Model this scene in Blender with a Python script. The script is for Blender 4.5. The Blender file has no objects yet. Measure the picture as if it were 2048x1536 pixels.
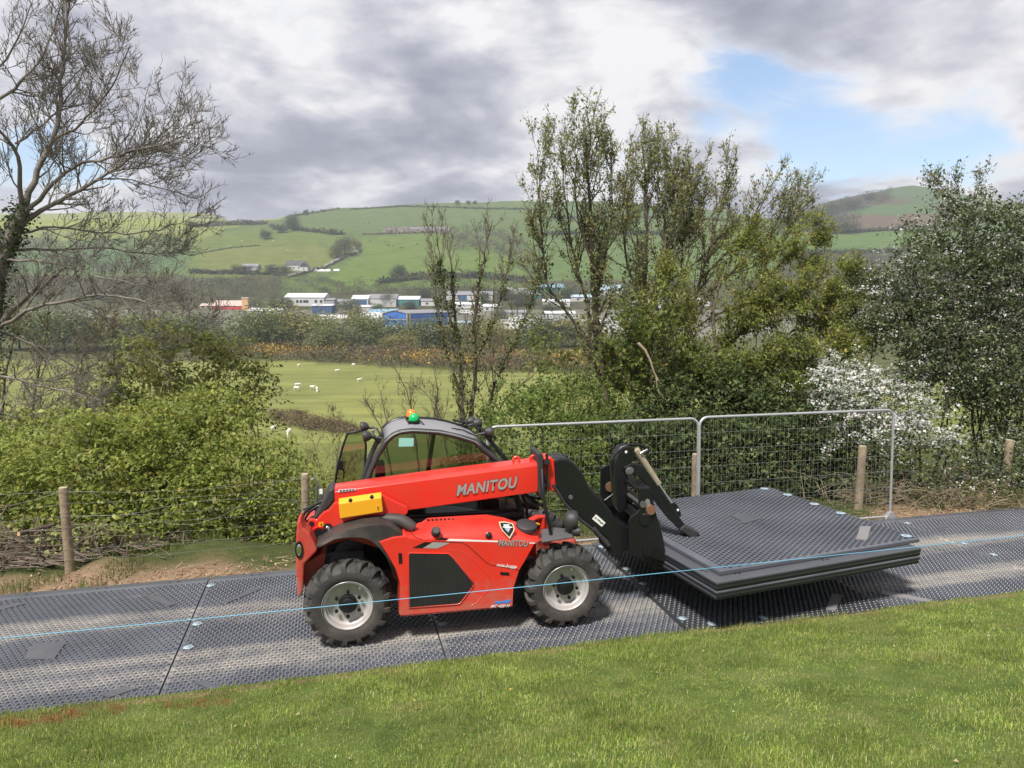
import bpy, bmesh, math, random
import numpy as np
from mathutils import Vector, Matrix
R = math.radians
scene = bpy.context.scene
# ------------------------------------------------------------------ camera
CAM_H, FPX = 3.2, 1450.0
PITCH = math.atan(168 / 1450)
cam_data = bpy.data.cameras.new("camera")
cam_data.sensor_width = 36
cam_data.lens = FPX / 2048 * 36
cam_data.clip_start = 0.05
cam_data.clip_end = 20000
cam = bpy.data.objects.new("camera", cam_data)
scene.collection.objects.link(cam)
cam.location = (0, 0, CAM_H)
cam.rotation_euler = (math.pi / 2 - PITCH, 0, 0)
scene.camera = cam
# ------------------------------------------------------------------ light
SUN_EL, SUN_AZ = R(58), R(152)         # azimuth from +Y, positive to the left
sun_data = bpy.data.lights.new("sun", 'SUN')
sun_data.energy = 2.5
sun_data.angle = R(9)
sun_data.color = (1.0, 0.95, 0.87)
sun = bpy.data.objects.new("sun", sun_data)
scene.collection.objects.link(sun)
sun_dir = Vector((-math.sin(SUN_AZ) * math.cos(SUN_EL), math.cos(SUN_AZ) * math.cos(SUN_EL), math.sin(SUN_EL)))
sun.rotation_euler = (-sun_dir).to_track_quat('-Z', 'Y').to_euler()
scene.view_settings.view_transform = 'Standard'
scene.view_settings.look = 'None'
scene.view_settings.exposure = 1.42
scene.view_settings.gamma = 1.0
scene.view_settings.use_curve_mapping = False
try:
    scene.cycles.max_bounces = 6
    scene.cycles.transparent_max_bounces = 8
    scene.cycles.use_denoising = True
    scene.cycles.volume_bounces = 0
except Exception:
    pass


def ray(px, py):
    u = (px - 1024) / FPX
    v = -(py - 768) / FPX
    return np.array([u, math.cos(PITCH) + v * math.sin(PITCH), -math.sin(PITCH) + v * math.cos(PITCH)])


CAMP = np.array([0, 0, CAM_H])


def atz(px, py, z=0.0):
    d = ray(px, py)
    return CAMP + d * (z - CAM_H) / d[2]


def aty(px, py, Y):
    d = ray(px, py)
    return CAMP + d * (Y / d[1])


def topix(X, Y, Z):
    z = Z - CAM_H
    f = Y * math.cos(PITCH) - z * math.sin(PITCH)
    up = Y * math.sin(PITCH) + z * math.cos(PITCH)
    return 1024 + FPX * X / f, 768 - FPX * up / f


# ------------------------------------------------------------------ sky
world = bpy.data.worlds.new("World")
scene.world = world
world.use_nodes = True
wn, wl = world.node_tree.nodes, world.node_tree.links
wn.clear()


def N(tree, typ, **kw):
    n = tree.nodes.new(typ)
    for k, v in kw.items():
        if k.startswith('i_'):
            n.inputs[k[2:].replace('_', ' ')].default_value = v
        elif k.startswith('n_'):
            n.inputs[int(k[2:])].default_value = v
        else:
            setattr(n, k, v)
    return n


def ramp(tree, stops, interp='LINEAR'):
    n = tree.nodes.new('ShaderNodeValToRGB')
    n.color_ramp.interpolation = interp
    e = n.color_ramp.elements
    while len(e) < len(stops):
        e.new(0.5)
    for el, (p, c) in zip(e, stops):
        el.position = p
        el.color = (c[0], c[1], c[2], 1) if len(c) == 3 else c
    return n


def build_world():
    t = world.node_tree
    L = wl.new
    out = N(t, 'ShaderNodeOutputWorld')
    tc = N(t, 'ShaderNodeTexCoord')
    sky = N(t, 'ShaderNodeTexSky', sky_type='NISHITA', sun_disc=False)
    sky.sun_elevation = SUN_EL
    sky.sun_rotation = -SUN_AZ
    sky.air_density = 1.0
    sky.dust_density = 0.6
    bg_sky = N(t, 'ShaderNodeBackground')
    bg_sky.inputs['Strength'].default_value = 0.075
    L(sky.outputs[0], bg_sky.inputs[0])
    nrm = N(t, 'ShaderNodeVectorMath', operation='NORMALIZE')
    L(tc.outputs['Generated'], nrm.inputs[0])
    sep = N(t, 'ShaderNodeSeparateXYZ')
    L(nrm.outputs[0], sep.inputs[0])
    zz = N(t, 'ShaderNodeMath', operation='MAXIMUM'); zz.inputs[1].default_value = 0.0
    L(sep.outputs[2], zz.inputs[0])
    za = N(t, 'ShaderNodeMath', operation='ADD'); za.inputs[1].default_value = 0.26
    L(zz.outputs[0], za.inputs[0])
    dx = N(t, 'ShaderNodeMath', operation='DIVIDE'); L(sep.outputs[0], dx.inputs[0]); L(za.outputs[0], dx.inputs[1])
    dy = N(t, 'ShaderNodeMath', operation='DIVIDE'); L(sep.outputs[1], dy.inputs[0]); L(za.outputs[0], dy.inputs[1])
    cmb = N(t, 'ShaderNodeCombineXYZ'); L(dx.outputs[0], cmb.inputs[0]); L(dy.outputs[0], cmb.inputs[1])

    def noise(scale, detail, rough, off, dist=0.0):
        mp = N(t, 'ShaderNodeMapping'); mp.inputs['Location'].default_value = off
        L(cmb.outputs[0], mp.inputs[0])
        n = N(t, 'ShaderNodeTexNoise'); n.inputs['Scale'].default_value = scale
        n.inputs['Detail'].default_value = detail; n.inputs['Roughness'].default_value = rough
        n.inputs['Distortion'].default_value = dist
        L(mp.outputs[0], n.inputs['Vector'])
        return n.outputs[0]
    def bumps(sock, lst):
        """push the value up or down round some directions"""
        for (px, py), rad, amt in lst:
            d = Vector(ray(px, py)).normalized()
            vm = N(t, 'ShaderNodeVectorMath', operation='DISTANCE'); vm.inputs[1].default_value = d
            L(nrm.outputs[0], vm.inputs[0])
            mr = N(t, 'ShaderNodeMapRange', interpolation_type='SMOOTHSTEP')
            mr.inputs['From Min'].default_value = rad; mr.inputs['From Max'].default_value = 0.0
            mr.inputs['To Min'].default_value = 0.0; mr.inputs['To Max'].default_value = amt
            L(vm.outputs['Value'], mr.inputs['Value'])
            sb = N(t, 'ShaderNodeMath', operation='ADD'); L(sock, sb.inputs[0]); L(mr.outputs[0], sb.inputs[1])
            sock = sb.outputs[0]
        return sock
    cover = noise(2.2, 10, 0.60, (3.1, 1.7, 0), 0.5)
    # openings between the clouds
    acc = bumps(cover, [((1560, 250), 0.13, -0.26), ((1680, 290), 0.11, -0.26), ((1430, 190), 0.10, -0.26), ((1850, 290), 0.13, -0.24), ((1980, 270), 0.10, -0.2), ((500, -10), 0.13, -0.2), ((60, 300), 0.10, -0.2), ((130, 310), 0.08, -0.14)])
    dens = N(t, 'ShaderNodeMapRange', interpolation_type='SMOOTHSTEP')
    dens.inputs['From Min'].default_value = 0.17; dens.inputs['From Max'].default_value = 0.40
    L(acc, dens.inputs['Value'])
    # cloud tone: flat grey bases against bright tops and thin places
    tone = noise(2.0, 9, 0.55, (-2.4, 5.3, 2.0), 0.5)
    tone2 = noise(6.5, 8, 0.58, (8.0, -3.0, 1.0), 0.3)
    ad = N(t, 'ShaderNodeMath', operation='MULTIPLY_ADD'); ad.inputs[1].default_value = 0.42
    L(tone2, ad.inputs[0]); L(tone, ad.inputs[2])
    thin = N(t, 'ShaderNodeMapRange'); thin.inputs['From Min'].default_value = 0.24; thin.inputs['From Max'].default_value = 0.62
    thin.inputs['To Min'].default_value = 0.20; thin.inputs['To Max'].default_value = -0.08
    L(acc, thin.inputs['Value'])
    # rounded heads: cellular puffs, their edges broken up by noise
    wn_ = N(t, 'ShaderNodeTexNoise'); wn_.inputs['Scale'].default_value = 4.0; wn_.inputs['Detail'].default_value = 4
    L(cmb.outputs[0], wn_.inputs['Vector'])
    wv_ = N(t, 'ShaderNodeVectorMath', operation='MULTIPLY_ADD'); wv_.inputs[1].default_value = (.45, .45, 0)
    L(wn_.outputs['Color'], wv_.inputs[0]); L(cmb.outputs[0], wv_.inputs[2])
    vo = N(t, 'ShaderNodeTexVoronoi', feature='F1')
    vo.inputs['Scale'].default_value = 3.0
    try:
        vo.inputs['Detail'].default_value = 1.0; vo.inputs['Roughness'].default_value = .5
    except Exception:
        pass
    L(wv_.outputs[0], vo.inputs['Vector'])
    pf = N(t, 'ShaderNodeMath', operation='MULTIPLY_ADD'); pf.inputs[1].default_value = -.22; pf.inputs[2].default_value = .125
    L(vo.outputs['Distance'], pf.inputs[0])
    ad3 = N(t, 'ShaderNodeMath', operation='ADD'); L(ad.outputs[0], ad3.inputs[0]); L(pf.outputs[0], ad3.inputs[1])
    ad2 = N(t, 'ShaderNodeMath', operation='ADD'); L(ad3.outputs[0], ad2.inputs[0]); L(thin.outputs[0], ad2.inputs[1])
    ton = bumps(ad2.outputs[0], [((1600, 40), 0.26, -0.12), ((750, 250), 0.26, -0.05), ((900, 120), 0.2, -0.06), ((560, 330), 0.18, -0.06), ((1280, 20), 0.13, 0.16), ((1850, 160), 0.18, 0.16), ((1180, 330), 0.2, 0.17), ((1000, 60), 0.14, 0.10), ((480, 120), 0.12, 0.08), ((700, 390), 0.2, 0.05), ((1900, 330), 0.13, 0.12), ((300, 130), 0.2, 0.08), ((1300, 170), 0.12, 0.08)])
    cr = ramp(t, [(0.46, (0.140, 0.145, 0.182)), (0.60, (0.195, 0.200, 0.238)), (0.72, (0.275, 0.275, 0.305)), (0.88, (0.42, 0.415, 0.42))])
    L(ton, cr.inputs[0])
    bg_c = N(t, 'ShaderNodeBackground'); bg_c.inputs['Strength'].default_value = 0.88
    L(cr.outputs[0], bg_c.inputs[0])
    mix = N(t, 'ShaderNodeMixShader')
    L(dens.outputs[0], mix.inputs[0]); L(bg_sky.outputs[0], mix.inputs[1]); L(bg_c.outputs[0], mix.inputs[2])
    L(mix.outputs[0], out.inputs[0])


build_world()
# ------------------------------------------------------------------ materials
MATS = {}


def pbr(name, col, rough=0.6, metal=0.0, var=None, bump=None, coat=0.0, spec=0.5, var_col=None, coords='Object', rnd=0.0):
    """Principled material; var=(scale, amount) mixes towards var_col by noise."""
    if name in MATS:
        return MATS[name]
    m = bpy.data.materials.new(name)
    m.use_nodes = True
    t = m.node_tree
    L = t.links.new
    b = t.nodes['Principled BSDF']
    b.inputs['Base Color'].default_value = (*col, 1)
    b.inputs['Roughness'].default_value = rough
    b.inputs['Metallic'].default_value = metal
    b.inputs['Coat Weight'].default_value = coat
    b.inputs['Specular IOR Level'].default_value = spec
    tc = N(t, 'ShaderNodeTexCoord')
    csock = None
    if var:
        n = N(t, 'ShaderNodeTexNoise')
        n.inputs['Scale'].default_value = var[0]
        n.inputs['Detail'].default_value = 6
        n.inputs['Roughness'].default_value = 0.65
        L(tc.outputs[coords], n.inputs['Vector'])
        vc = var_col or tuple(c * 0.5 for c in col)
        r = ramp(t, [(0.38, (0, 0, 0)), (0.72, (var[1],) * 3)])
        L(n.outputs[0], r.inputs[0])
        mx = N(t, 'ShaderNodeMix', data_type='RGBA')
        mx.inputs[6].default_value = (*col, 1)
        mx.inputs[7].default_value = (*vc, 1)
        L(r.outputs[0], mx.inputs[0])
        csock = mx.outputs[2]
    if rnd:
        oi = N(t, 'ShaderNodeObjectInfo')
        mr = N(t, 'ShaderNodeMapRange')
        mr.inputs['To Min'].default_value = 1 - rnd
        mr.inputs['To Max'].default_value = 1 + rnd
        L(oi.outputs['Random'], mr.inputs['Value'])
        hs = N(t, 'ShaderNodeHueSaturation')
        hs.inputs['Color'].default_value = (*col, 1)
        if csock:
            L(csock, hs.inputs['Color'])
        L(mr.outputs[0], hs.inputs['Value'])
        csock = hs.outputs[0]
    if csock:
        L(csock, b.inputs['Base Color'])
    if bump:
        n2 = N(t, 'ShaderNodeTexNoise')
        n2.inputs['Scale'].default_value = bump[0]
        n2.inputs['Detail'].default_value = 4
        L(tc.outputs[coords], n2.inputs['Vector'])
        bp = N(t, 'ShaderNodeBump')
        bp.inputs['Strength'].default_value = bump[1]
        bp.inputs['Distance'].default_value = 0.01
        L(n2.outputs[0], bp.inputs['Height'])
        L(bp.outputs[0], b.inputs['Normal'])
    MATS[name] = m
    return m


def leaf_mat(name, trans=0.4, rough=0.55, gloss=0.25):
    """Leaf material that takes its colour from the mesh colour attribute."""
    if name in MATS:
        return MATS[name]
    m = bpy.data.materials.new(name)
    m.use_nodes = True
    t = m.node_tree
    L = t.links.new
    b = t.nodes['Principled BSDF']
    b.inputs['Roughness'].default_value = rough
    b.inputs['Specular IOR Level'].default_value = gloss
    at = N(t, 'ShaderNodeAttribute', attribute_name='Col')
    L(at.outputs['Color'], b.inputs['Base Color'])
    tr = N(t, 'ShaderNodeBsdfTranslucent')
    g = N(t, 'ShaderNodeGamma')
    g.inputs[1].default_value = 0.85
    L(at.outputs['Color'], g.inputs[0])
    L(g.outputs[0], tr.inputs[0])
    mx = N(t, 'ShaderNodeMixShader')
    mx.inputs[0].default_value = trans
    L(b.outputs[0], mx.inputs[1])
    L(tr.outputs[0], mx.inputs[2])
    L(mx.outputs[0], t.nodes['Material Output'].inputs[0])
    MATS[name] = m
    return m


def glass_mat(name, tint, glossy=0.12):
    m = bpy.data.materials.new(name)
    m.use_nodes = True
    t = m.node_tree
    L = t.links.new
    t.nodes.remove(t.nodes['Principled BSDF'])
    tr = N(t, 'ShaderNodeBsdfTransparent'); tr.inputs[0].default_value = (*tint, 1)
    gl = N(t, 'ShaderNodeBsdfGlossy'); gl.inputs['Roughness'].default_value = 0.03
    fr = N(t, 'ShaderNodeFresnel'); fr.inputs[0].default_value = 1.5
    ad = N(t, 'ShaderNodeMath', operation='ADD'); ad.inputs[1].default_value = glossy
    L(fr.outputs[0], ad.inputs[0])
    mx = N(t, 'ShaderNodeMixShader')
    L(ad.outputs[0], mx.inputs[0]); L(tr.outputs[0], mx.inputs[1]); L(gl.outputs[0], mx.inputs[2])
    L(mx.outputs[0], t.nodes['Material Output'].inputs[0])
    MATS[name] = m
    return m


# ------------------------------------------------------------------ objects
COL = scene.collection


def tag(o, label=None, cat=None, group=None, kind=None):
    if label: o['label'] = label
    if cat: o['category'] = cat
    if group: o['group'] = group
    if kind: o['kind'] = kind
    return o


def thing(name, label, cat, loc=(0, 0, 0), rz=0.0, group=None):
    o = bpy.data.objects.new(name, None)
    o.empty_display_size = 0.2
    COL.objects.link(o)
    o.location = loc
    o.rotation_euler = (0, 0, rz)
    return tag(o, label, cat, group)


def link(name, me, mat=None, parent=None, loc=None):
    o = bpy.data.objects.new(name, me)
    COL.objects.link(o)
    if mat is not None and len(me.materials) == 0:
        me.materials.append(mat)
    if parent is not None:
        o.parent = parent
    if loc is not None:
        o.location = loc
    return o


def copy_tree(o, parent=None):
    c = o.copy()
    COL.objects.link(c)
    c.parent = parent
    for ch in list(o.children):
        copy_tree(ch, c)
    return c


def np_mesh(name, V, F, cols=None, smooth=False):
    V = np.asarray(V, dtype=np.float32)
    F = np.asarray(F, dtype=np.int32)
    me = bpy.data.meshes.new(name)
    m, k = F.shape
    me.vertices.add(len(V))
    me.vertices.foreach_set('co', V.ravel())
    me.loops.add(m * k)
    me.loops.foreach_set('vertex_index', F.ravel())
    me.polygons.add(m)
    me.polygons.foreach_set('loop_start', np.arange(0, m * k, k, dtype=np.int32))
    me.update(calc_edges=True)
    if cols is not None:
        ca = me.color_attributes.new('Col', 'FLOAT_COLOR', 'POINT')
        c = np.ones((len(V), 4), dtype=np.float32)
        c[:, :3] = cols
        ca.data.foreach_set('color', c.ravel())
    if smooth:
        me.shade_smooth()
    return me


class MB:
    """collects shapes into one mesh"""

    def __init__(s):
        s.v, s.f = [], []

    def add(s, vs, fs):
        b = len(s.v)
        s.v += [tuple(map(float, v)) for v in vs]
        s.f += [tuple(i + b for i in f) for f in fs]
        return s

    def box(s, c, d, rot=None):
        pts = []
        for i in (-1, 1):
            for j in (-1, 1):
                for k in (-1, 1):
                    p = Vector((i * d[0] / 2, j * d[1] / 2, k * d[2] / 2))
                    if rot is not None:
                        p = rot @ p
                    pts.append((p.x + c[0], p.y + c[1], p.z + c[2]))
        return s.add(pts, [(0, 1, 3, 2), (4, 6, 7, 5), (0, 4, 5, 1), (2, 3, 7, 6), (0, 2, 6, 4), (1, 5, 7, 3)])

    def bar(s, a, b, w, h, up=(0, 0, 1)):
        a, b = Vector(a), Vector(b)
        d = (b - a).normalized()
        sd = d.cross(Vector(up))
        if sd.length < 1e-4:
            sd = d.cross(Vector((1, 0, 0)))
        sd.normalize()
        u = sd.cross(d)
        pts = []
        for p in (a, b):
            for (i, j) in ((-1, -1), (1, -1), (1, 1), (-1, 1)):
                pts.append(p + sd * (i * w / 2) + u * (j * h / 2))
        return s.add(pts, [(0, 3, 2, 1), (4, 5, 6, 7), (0, 1, 5, 4), (1, 2, 6, 5), (2, 3, 7, 6), (3, 0, 4, 7)])

    def tube(s, pts, r, n=8, cap=True):
        pts = [Vector(p) for p in pts]
        rs = r if hasattr(r, '__len__') else [r] * len(pts)
        rings = []
        up = Vector((0, 0, 1))
        vs, fs = [], []
        prev = None
        for i, p in enumerate(pts):
            d = (pts[min(i + 1, len(pts) - 1)] - pts[max(i - 1, 0)]).normalized()
            if prev is None:
                a = d.cross(up)
                if a.length < 0.05:
                    a = d.cross(Vector((1, 0, 0)))
            else:
                a = prev - d * prev.dot(d)
            a.normalize()
            prev = a
            b = d.cross(a)
            for k in range(n):
                t = 2 * math.pi * k / n
                vs.append(p + (a * math.cos(t) + b * math.sin(t)) * rs[i])
        for i in range(len(pts) - 1):
            for k in range(n):
                k2 = (k + 1) % n
                fs.append((i * n + k, i * n + k2, (i + 1) * n + k2, (i + 1) * n + k))
        if cap:
            fs.append(tuple(reversed(range(n))))
            fs.append(tuple((len(pts) - 1) * n + k for k in range(n)))
        return s.add(vs, fs)

    def cyl(s, a, b, r, n=16, r2=None):
        return s.tube([a, b], [r, r if r2 is None else r2], n)

    def lathe(s, prof, axis_o, axis_d, n=32):
        """prof: list of (radius, along)"""
        o, d = Vector(axis_o), Vector(axis_d).normalized()
        a = d.cross(Vector((0, 0, 1)))
        if a.length < 0.05:
            a = d.cross(Vector((1, 0, 0)))
        a.normalize()
        b = d.cross(a)
        vs, fs = [], []
        for (r, h) in prof:
            for k in range(n):
                t = 2 * math.pi * k / n
                vs.append(o + d * h + (a * math.cos(t) + b * math.sin(t)) * r)
        for i in range(len(prof) - 1):
            for k in range(n):
                k2 = (k + 1) % n
                fs.append((i * n + k, i * n + k2, (i + 1) * n + k2, (i + 1) * n + k))
        return s.add(vs, fs)

    def loft(s, rows, closed=False, caps=False):
        n = len(rows[0])
        vs = [p for r in rows for p in r]
        fs = []
        for i in range(len(rows) - 1):
            for k in range(n if closed else n - 1):
                k2 = (k + 1) % n
                fs.append((i * n + k, i * n + k2, (i + 1) * n + k2, (i + 1) * n + k))
        if caps:
            fs.append(tuple(reversed(range(n))))
            fs.append(tuple((len(rows) - 1) * n + k for k in range(n)))
        return s.add(vs, fs)

    def prism(s, a, b):
        """a, b: matching closed outlines"""
        return s.loft([a, b], closed=True, caps=True)

    def mesh(s, name, smooth=None, recalc=True):
        me = bpy.data.meshes.new(name)
        me.from_pydata(s.v, [], s.f)
        me.update()
        if recalc:
            bm = bmesh.new()
            bm.from_mesh(me)
            bmesh.ops.recalc_face_normals(bm, faces=bm.faces)
            bm.to_mesh(me)
            bm.free()
        if smooth is not None:
            me.shade_smooth()
            me.set_sharp_from_angle(angle=R(smooth))
        return me

    def build(s, name, mat=None, parent=None, smooth=None, bevel=None, seg=2, recalc=True):
        o = link(name, s.mesh(name, smooth, recalc), mat, parent)
        if bevel:
            md = o.modifiers.new('bevel', 'BEVEL')
            md.width = bevel
            md.segments = seg
            md.limit_method = 'ANGLE'
            md.angle_limit = R(35)
            md.use_clamp_overlap = True
        return o


# ------------------------------------------------------------------ road frame
RA = R(14)
CA, SA = math.cos(RA), math.sin(RA)


def road(u, v, z=0.0):
    return (u * CA - v * SA, u * SA + v * CA, z)


def uv_of(X, Y):
    return X * CA + Y * SA, -X * SA + Y * CA


def vnoise(x, y, seed=0):
    """cheap smooth 2-D noise in -1..1, works on arrays"""
    x = np.asarray(x, float); y = np.asarray(y, float)
    xi, yi = np.floor(x), np.floor(y)
    xf, yf = x - xi, y - yi
    xf = xf * xf * (3 - 2 * xf); yf = yf * yf * (3 - 2 * yf)

    def h(a, b):
        q = np.sin(a * 127.1 + b * 311.7 + seed * 74.7) * 43758.5453
        return (q - np.floor(q)) * 2 - 1
    return (h(xi, yi) * (1 - xf) + h(xi + 1, yi) * xf) * (1 - yf) + (h(xi, yi + 1) * (1 - xf) + h(xi + 1, yi + 1) * xf) * yf


# ------------------------------------------------------------------ ground heights
SKY_X = [-1500, -400, 0, 200, 400, 500, 560, 620, 700, 800, 900, 1000, 1060, 1200, 1400, 1500, 1560, 1620, 1700, 1800, 1860, 1900, 2048, 2500, 3600]
SKY_Y = [440, 432, 428, 424, 424, 430, 434, 425, 415, 410, 405, 403, 402, 404, 418, 428, 420, 406, 388, 371, 377, 388, 412, 430, 440]
ROW_D = np.array([560, 600, 660, 720, 780, 900, 1050, 1250, 1450, 1750, 2100, 2600.])


def row_pix(px):
    s = np.interp(px, SKY_X, SKY_Y)
    far_left = np.clip((600 - px) / 160, 0, 1)              # the ridge on the left lies farther off
    knoll = np.clip((px - 1450) / 200, 0, 1)
    rows = np.zeros((len(ROW_D),) + np.shape(px))
    base = [652, 640, 612, 576, 549, 512, 472, 440]
    for i, b in enumerate(base):
        rows[i] = b
    rows[7] = np.maximum(rows[7], s + 12)
    rows[8] = s * (1 - far_left) * (1 - knoll) + far_left * 452 + knoll * (s + 38)
    rows[9] = (s + 25) * (1 - far_left) * (1 - knoll) + far_left * 446 + knoll * s
    rows[10] = (s + 60) * (1 - far_left) * (1 - knoll) + far_left * s + knoll * (s + 30)
    rows[11] = s + 95
    return rows


def far_height(X, Y):
    px = 1024 + FPX * X / (Y * 1.0067)
    rows = row_pix(px)
    u = -(rows - 768) / FPX
    slope = (-math.sin(PITCH) + u * math.cos(PITCH)) / (math.cos(PITCH) + u * math.sin(PITCH))
    zr = CAM_H + slope * ROW_D[:, None]
    zr[0] = -17
    idx = np.clip(np.searchsorted(ROW_D, Y) - 1, 0, len(ROW_D) - 2)
    t = np.clip((Y - ROW_D[idx]) / (ROW_D[idx + 1] - ROW_D[idx]), 0, 1)
    k = np.arange(len(px))
    z = zr[idx, k] * (1 - t) + zr[idx + 1, k] * t
    return z + np.clip((Y - 620) / 100, 0, 1) * 2.0 * vnoise(X / 70, Y / 70, 21)


def height(X, Y):
    """the ground everywhere"""
    shp = np.shape(X)
    X = np.atleast_1d(np.asarray(X, float)).ravel(); Y = np.atleast_1d(np.asarray(Y, float)).ravel()
    u, v = uv_of(X, Y)
    lawn = 0.03 + np.clip(6.02 - v, 0, 12) * 0.262 + 0.03 * vnoise(u * 0.9, v * 0.9, 3) * np.clip((6.1 - v) * 2, 0, 1)
    under = -0.05
    verge = -0.05 + (0.20 * np.clip(vnoise(u * .9 + 3.4, v * 1.4, 5), 0, 1) + 0.035 * vnoise(u * 5, v * 5, 6) + .02 * vnoise(u * 12, v * 12, 7)) * np.clip((v - 8.72) * 3, 0, 1)
    bank_t = np.clip((v - 9.7) / 85.0, 0, 1)
    bank = verge * np.clip(1 - (v - 9.7) / 2, 0, 1) - 17.0 * (1 - (1 - bank_t) ** 1.25) + 0.25 * vnoise(u * .3, v * .3, 9) * np.clip((v - 11) / 4, 0, 1) * np.clip((90 - v) / 30, 0, 1)
    z = np.where(v < 6.06, lawn, np.where(v < 8.66, under, np.where(v < 9.7, verge, bank)))
    z = np.where(Y > 560, far_height(X, np.maximum(Y, 1.0)), z)
    return float(z[0]) if shp == () else z.reshape(shp)


def ground_px(px, py, y0=20.0):
    """where the ray through a pixel meets the ground beyond y0"""
    d = ray(px, py)
    Ys = np.concatenate([np.linspace(y0, 560, 400), np.linspace(561, 2600, 900)])
    P = CAMP[None] + d[None] * (Ys / d[1])[:, None]
    hgt = height(P[:, 0], P[:, 1])
    below = np.where(P[:, 2] <= hgt)[0]
    i = below[0] if len(below) else len(Ys) - 1
    return np.array([P[i, 0], P[i, 1], float(hgt[i])])


def in_poly(x, y, poly):
    x = np.asarray(x); y = np.asarray(y)
    inside = np.zeros(x.shape, bool)
    n = len(poly)
    j = n - 1
    for i in range(n):
        xi, yi = poly[i]; xj, yj = poly[j]
        c = ((yi > y) != (yj > y)) & (x < (xj - xi) * (y - yi) / (yj - yi + 1e-9) + xi)
        inside ^= c
        j = i
    return inside
# ------------------------------------------------------------------ ground sheets
def grid_mesh(name, A, B, fn, cols=None):
    """A (n,) x B (m,) parameter grid -> mesh; fn maps arrays to xyz"""
    a, b = np.meshgrid(A, B, indexing='ij')
    X, Y, Z = fn(a, b)
    V = np.stack([X.ravel(), Y.ravel(), Z.ravel()], 1)
    n, m = len(A), len(B)
    i, j = np.meshgrid(np.arange(n - 1), np.arange(m - 1), indexing='ij')
    k = (i * m + j).ravel()
    F = np.stack([k, k + m, k + m + 1, k + 1], 1)
    c = cols(V) if cols else None
    return np_mesh(name, V, F, c, smooth=True), V


def ground_material(name, c1, c2, c3, scale, attr=False, scale2=None, bump=0.4, rough=0.95):
    m = bpy.data.materials.new(name)
    m.use_nodes = True
    t = m.node_tree
    L = t.links.new
    b = t.nodes['Principled BSDF']
    b.inputs['Roughness'].default_value = rough
    b.inputs['Specular IOR Level'].default_value = 0.15
    tc = N(t, 'ShaderNodeTexCoord')
    n1 = N(t, 'ShaderNodeTexNoise'); n1.inputs['Scale'].default_value = scale; n1.inputs['Detail'].default_value = 8
    n1.inputs['Roughness'].default_value = 0.65
    L(tc.outputs['Object'], n1.inputs['Vector'])
    if attr:
        at = N(t, 'ShaderNodeAttribute', attribute_name='Col')
        r = ramp(t, [(0.3, (0.78, 0.80, 0.74)), (0.5, (1, 1, 1)), (0.7, (1.18, 1.14, 1.05))])
        L(n1.outputs[0], r.inputs[0])
        mx = N(t, 'ShaderNodeMix', data_type='RGBA', blend_type='MULTIPLY')
        mx.inputs[0].default_value = 1
        L(at.outputs['Color'], mx.inputs[6]); L(r.outputs[0], mx.inputs[7])
        col = mx.outputs[2]
        if scale2:
            n3 = N(t, 'ShaderNodeTexNoise'); n3.inputs['Scale'].default_value = scale2; n3.inputs['Detail'].default_value = 5
            mp = N(t, 'ShaderNodeMapping'); mp.inputs['Scale'].default_value = (0.35, 1.6, 1)
            L(tc.outputs['Object'], mp.inputs[0]); L(mp.outputs[0], n3.inputs['Vector'])
            r3 = ramp(t, [(0.35, (0.8, 0.82, 0.78)), (0.65, (1.12, 1.1, 1.05))])
            L(n3.outputs[0], r3.inputs[0])
            m3 = N(t, 'ShaderNodeMix', data_type='RGBA', blend_type='MULTIPLY'); m3.inputs[0].default_value = 1
            L(col, m3.inputs[6]); L(r3.outputs[0], m3.inputs[7])
            col = m3.outputs[2]
    else:
        r = ramp(t, [(0.32, c1), (0.5, c2), (0.68, c3)])
        L(n1.outputs[0], r.inputs[0])
        col = r.outputs[0]
    L(col, b.inputs['Base Color'])
    n2 = N(t, 'ShaderNodeTexNoise'); n2.inputs['Scale'].default_value = scale * 9; n2.inputs['Detail'].default_value = 6
    L(tc.outputs['Object'], n2.inputs['Vector'])
    bp = N(t, 'ShaderNodeBump'); bp.inputs['Strength'].default_value = bump; bp.inputs['Distance'].default_value = 0.03
    L(n2.outputs[0], bp.inputs['Height']); L(bp.outputs[0], b.inputs['Normal'])
    return m


M_LAWN = ground_material('lawn_turf', (0.05, 0.075, 0.018), (0.085, 0.12, 0.028), (0.13, 0.14, 0.05), 3.0)
M_SOIL = ground_material('verge_soil', (0.16, 0.10, 0.065), (0.30, 0.20, 0.13), (0.22, 0.19, 0.10), 2.2, bump=0.9)
M_LAND = ground_material('pasture_land', None, None, None, 0.05, attr=True, scale2=0.16, bump=0.0)


def road_xyz(u, v):
    X = u * CA - v * SA
    Y = u * SA + v * CA
    return X, Y, height(X, Y)


me, _ = grid_mesh('lawn', np.linspace(-9, 15, 240), np.concatenate([np.linspace(-6, 3, 40), np.linspace(3.1, 6.055, 50)]), road_xyz)
tag(link('lawn', me, M_LAWN), kind='structure')
vr = np.concatenate([np.linspace(5.9, 10, 60), 10 + 95 * np.linspace(0.02, 1, 60) ** 1.6])
ur = np.concatenate([np.linspace(-110, -12.5, 50), np.linspace(-12, 16, 200), np.linspace(17, 120, 50)])


def bank_cols(V):
    u, v = uv_of(V[:, 0], V[:, 1])
    c = np.zeros((len(V), 3))
    c[:] = (0.27, 0.185, 0.13)
    g = np.clip((v - 9.0) * 2 + vnoise(u * 1.3, v * 1.3, 31) * 1.1, 0, 1)[:, None]
    c = c * (1 - g) + np.array([0.07, 0.085, 0.03]) * g
    f = np.clip((v - 25) / 30, 0, 1)[:, None]
    return c * (1 - f) + np.array([0.15, 0.165, 0.05]) * f


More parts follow.
